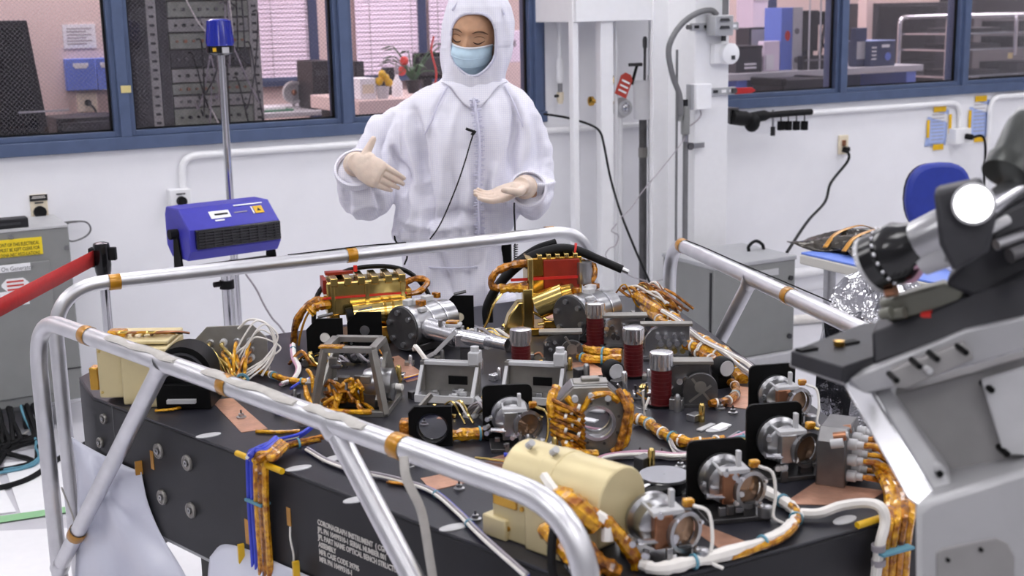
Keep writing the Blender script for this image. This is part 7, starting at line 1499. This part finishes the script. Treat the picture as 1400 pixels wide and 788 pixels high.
# ---- inspection camera head
cam_b=D(1300,420,1.55); head=thing('inspection_head','black and silver inspection lens head mounted on the black arm','inspection head',(cam_b.x,cam_b.y,zt)); hb=head.location.copy()
def h(px,py,t=1.55): return D(px,py,t)-hb
def barrel_(name,mm,p,q,prof,n=32,parent=None):
    d=(q-p); Lh=d.length; m=MB(); m.lathe([(r,z*Lh) for r,z in prof],axis_m(p,d),n); return m.build(name,mm,parent or head)
a=h(1192,362,1.60); b=h(1262,330,1.55); c=h(1325,298,1.51)
rg=barrel_('lens_ring','black_gloss',a,b,[(.030,0),(.036,.02),(.036,.30),(.0335,.34),(.037,.40),(.037,.62),(.030,.8),(.026,1)])
d=(b-a).normalized(); u=d.orthogonal().normalized(); v=d.cross(u)
for f,n_,rr in ((.0,20,.0345),(.37,20,.0372)):
    for i in range(n_):
        g=2*math.pi*i/n_; q=a+d*(b-a).length*f+(u*math.cos(g)+v*math.sin(g))*rr; m=MB(); m.ball(q,.0026,8); m.build('bead','alu_bright',rg)
m=MB(); m.ring(a-d*.001,d,.0365,.031,.006,32); m.build('ring_edge','light_grey',rg)
barrel_('silver_barrel','steel',b-d*.012,c,[(.027,0),(.027,.9),(.024,1)])
barrel_('silver_barrel_rear','light_grey',b+V(0,0,-.022),c+V(0,0,-.028),[(.02,0),(.02,1)])
slab(head,'black_block','tool_black',[(1276,262),(1342,248),(1362,300),(1352,345),(1304,374),(1284,335)],[1.478]*6,.05,.006,hb)
k=h(1331,279,1.462); tow=(V(0,0,CZ)-D(1331,279,1.462)).normalized(); m=MB(); m.lathe([(.024,-.02),(.024,.0),(.0215,.002)],axis_m(k,tow),32); m.build('light_bezel','light_grey',head); m=MB(); m.lathe([(.0205,.002),(.0205,.003),(.001,.0035)],axis_m(k,tow),32); m.build('light_window','lens_light',head)
barrel_('silver_rod','alu_bright',h(1340,290,1.54),h(1425,235,1.58),[(.016,0),(.016,1)],20)
barrel_('grey_motor','motor_grey',h(1372,240,1.55),h(1408,165,1.58),[(.016,0),(.027,.02),(.027,.25),(.024,.3),(.024,.85),(.020,1)],28); barrel_('motor_cap','light_grey',h(1402,178,1.575),h(1412,160,1.585),[(.021,0),(.021,1)],24)
slab(head,'rear_arm','tool_black',[(1340,330),(1430,280),(1430,420),(1330,410),(1290,390)],[1.56]*5,.05,.008,hb)
slab(head,'middle_arm','dark_grey',[(1352,300),(1430,262),(1430,300),(1360,330)],[1.535]*4,.03,.004,hb)
for px,py,px2,py2,r_,mm in ((1346,318,1378,300,.006,'light_grey'),(1362,335,1400,322,.007,'steel'),(1290,352,1330,338,.006,'steel'),(1380,350,1425,335,.010,'steel_dark')): barrel_('link_rod',mm,h(px,py,1.52),h(px2,py2,1.53),[(r_,0),(r_,1)],12)
slab(head,'lower_bracket','olive_grey',[(1200,414),(1290,388),(1320,396),(1310,420),(1215,442)],[1.60,1.57,1.56,1.57,1.6],.03,.004,hb)
slab(head,'lower_block','tool_black',[(1235,405),(1330,385),(1345,420),(1240,450)],[1.61]*4,.04,.004,hb)
for px,py,mm in ((1212,400,'copper'),(1224,430,'olive_grey'),(1262,434,'red_tag'),(1285,405,'light_grey'),(1205,430,'olive_grey')): q=h(px,py,1.585); m=MB(); m.cyl(q,q+V(.004,-.012,.004),.007,n=12); m.build('adjuster',mm,head)
slab(head,'mount_foot','tool_black',[(1268,425),(1345,400),(1350,440),(1275,466)],[1.585]*4,.05,.004,hb)
m=MB(); m.tube(cr([h(1235,372,1.56),h(1262,362,1.54),h(1250,382,1.56),h(1228,384,1.58)],6),.0035,6); m.build('pink_lever','wire_pink',head)
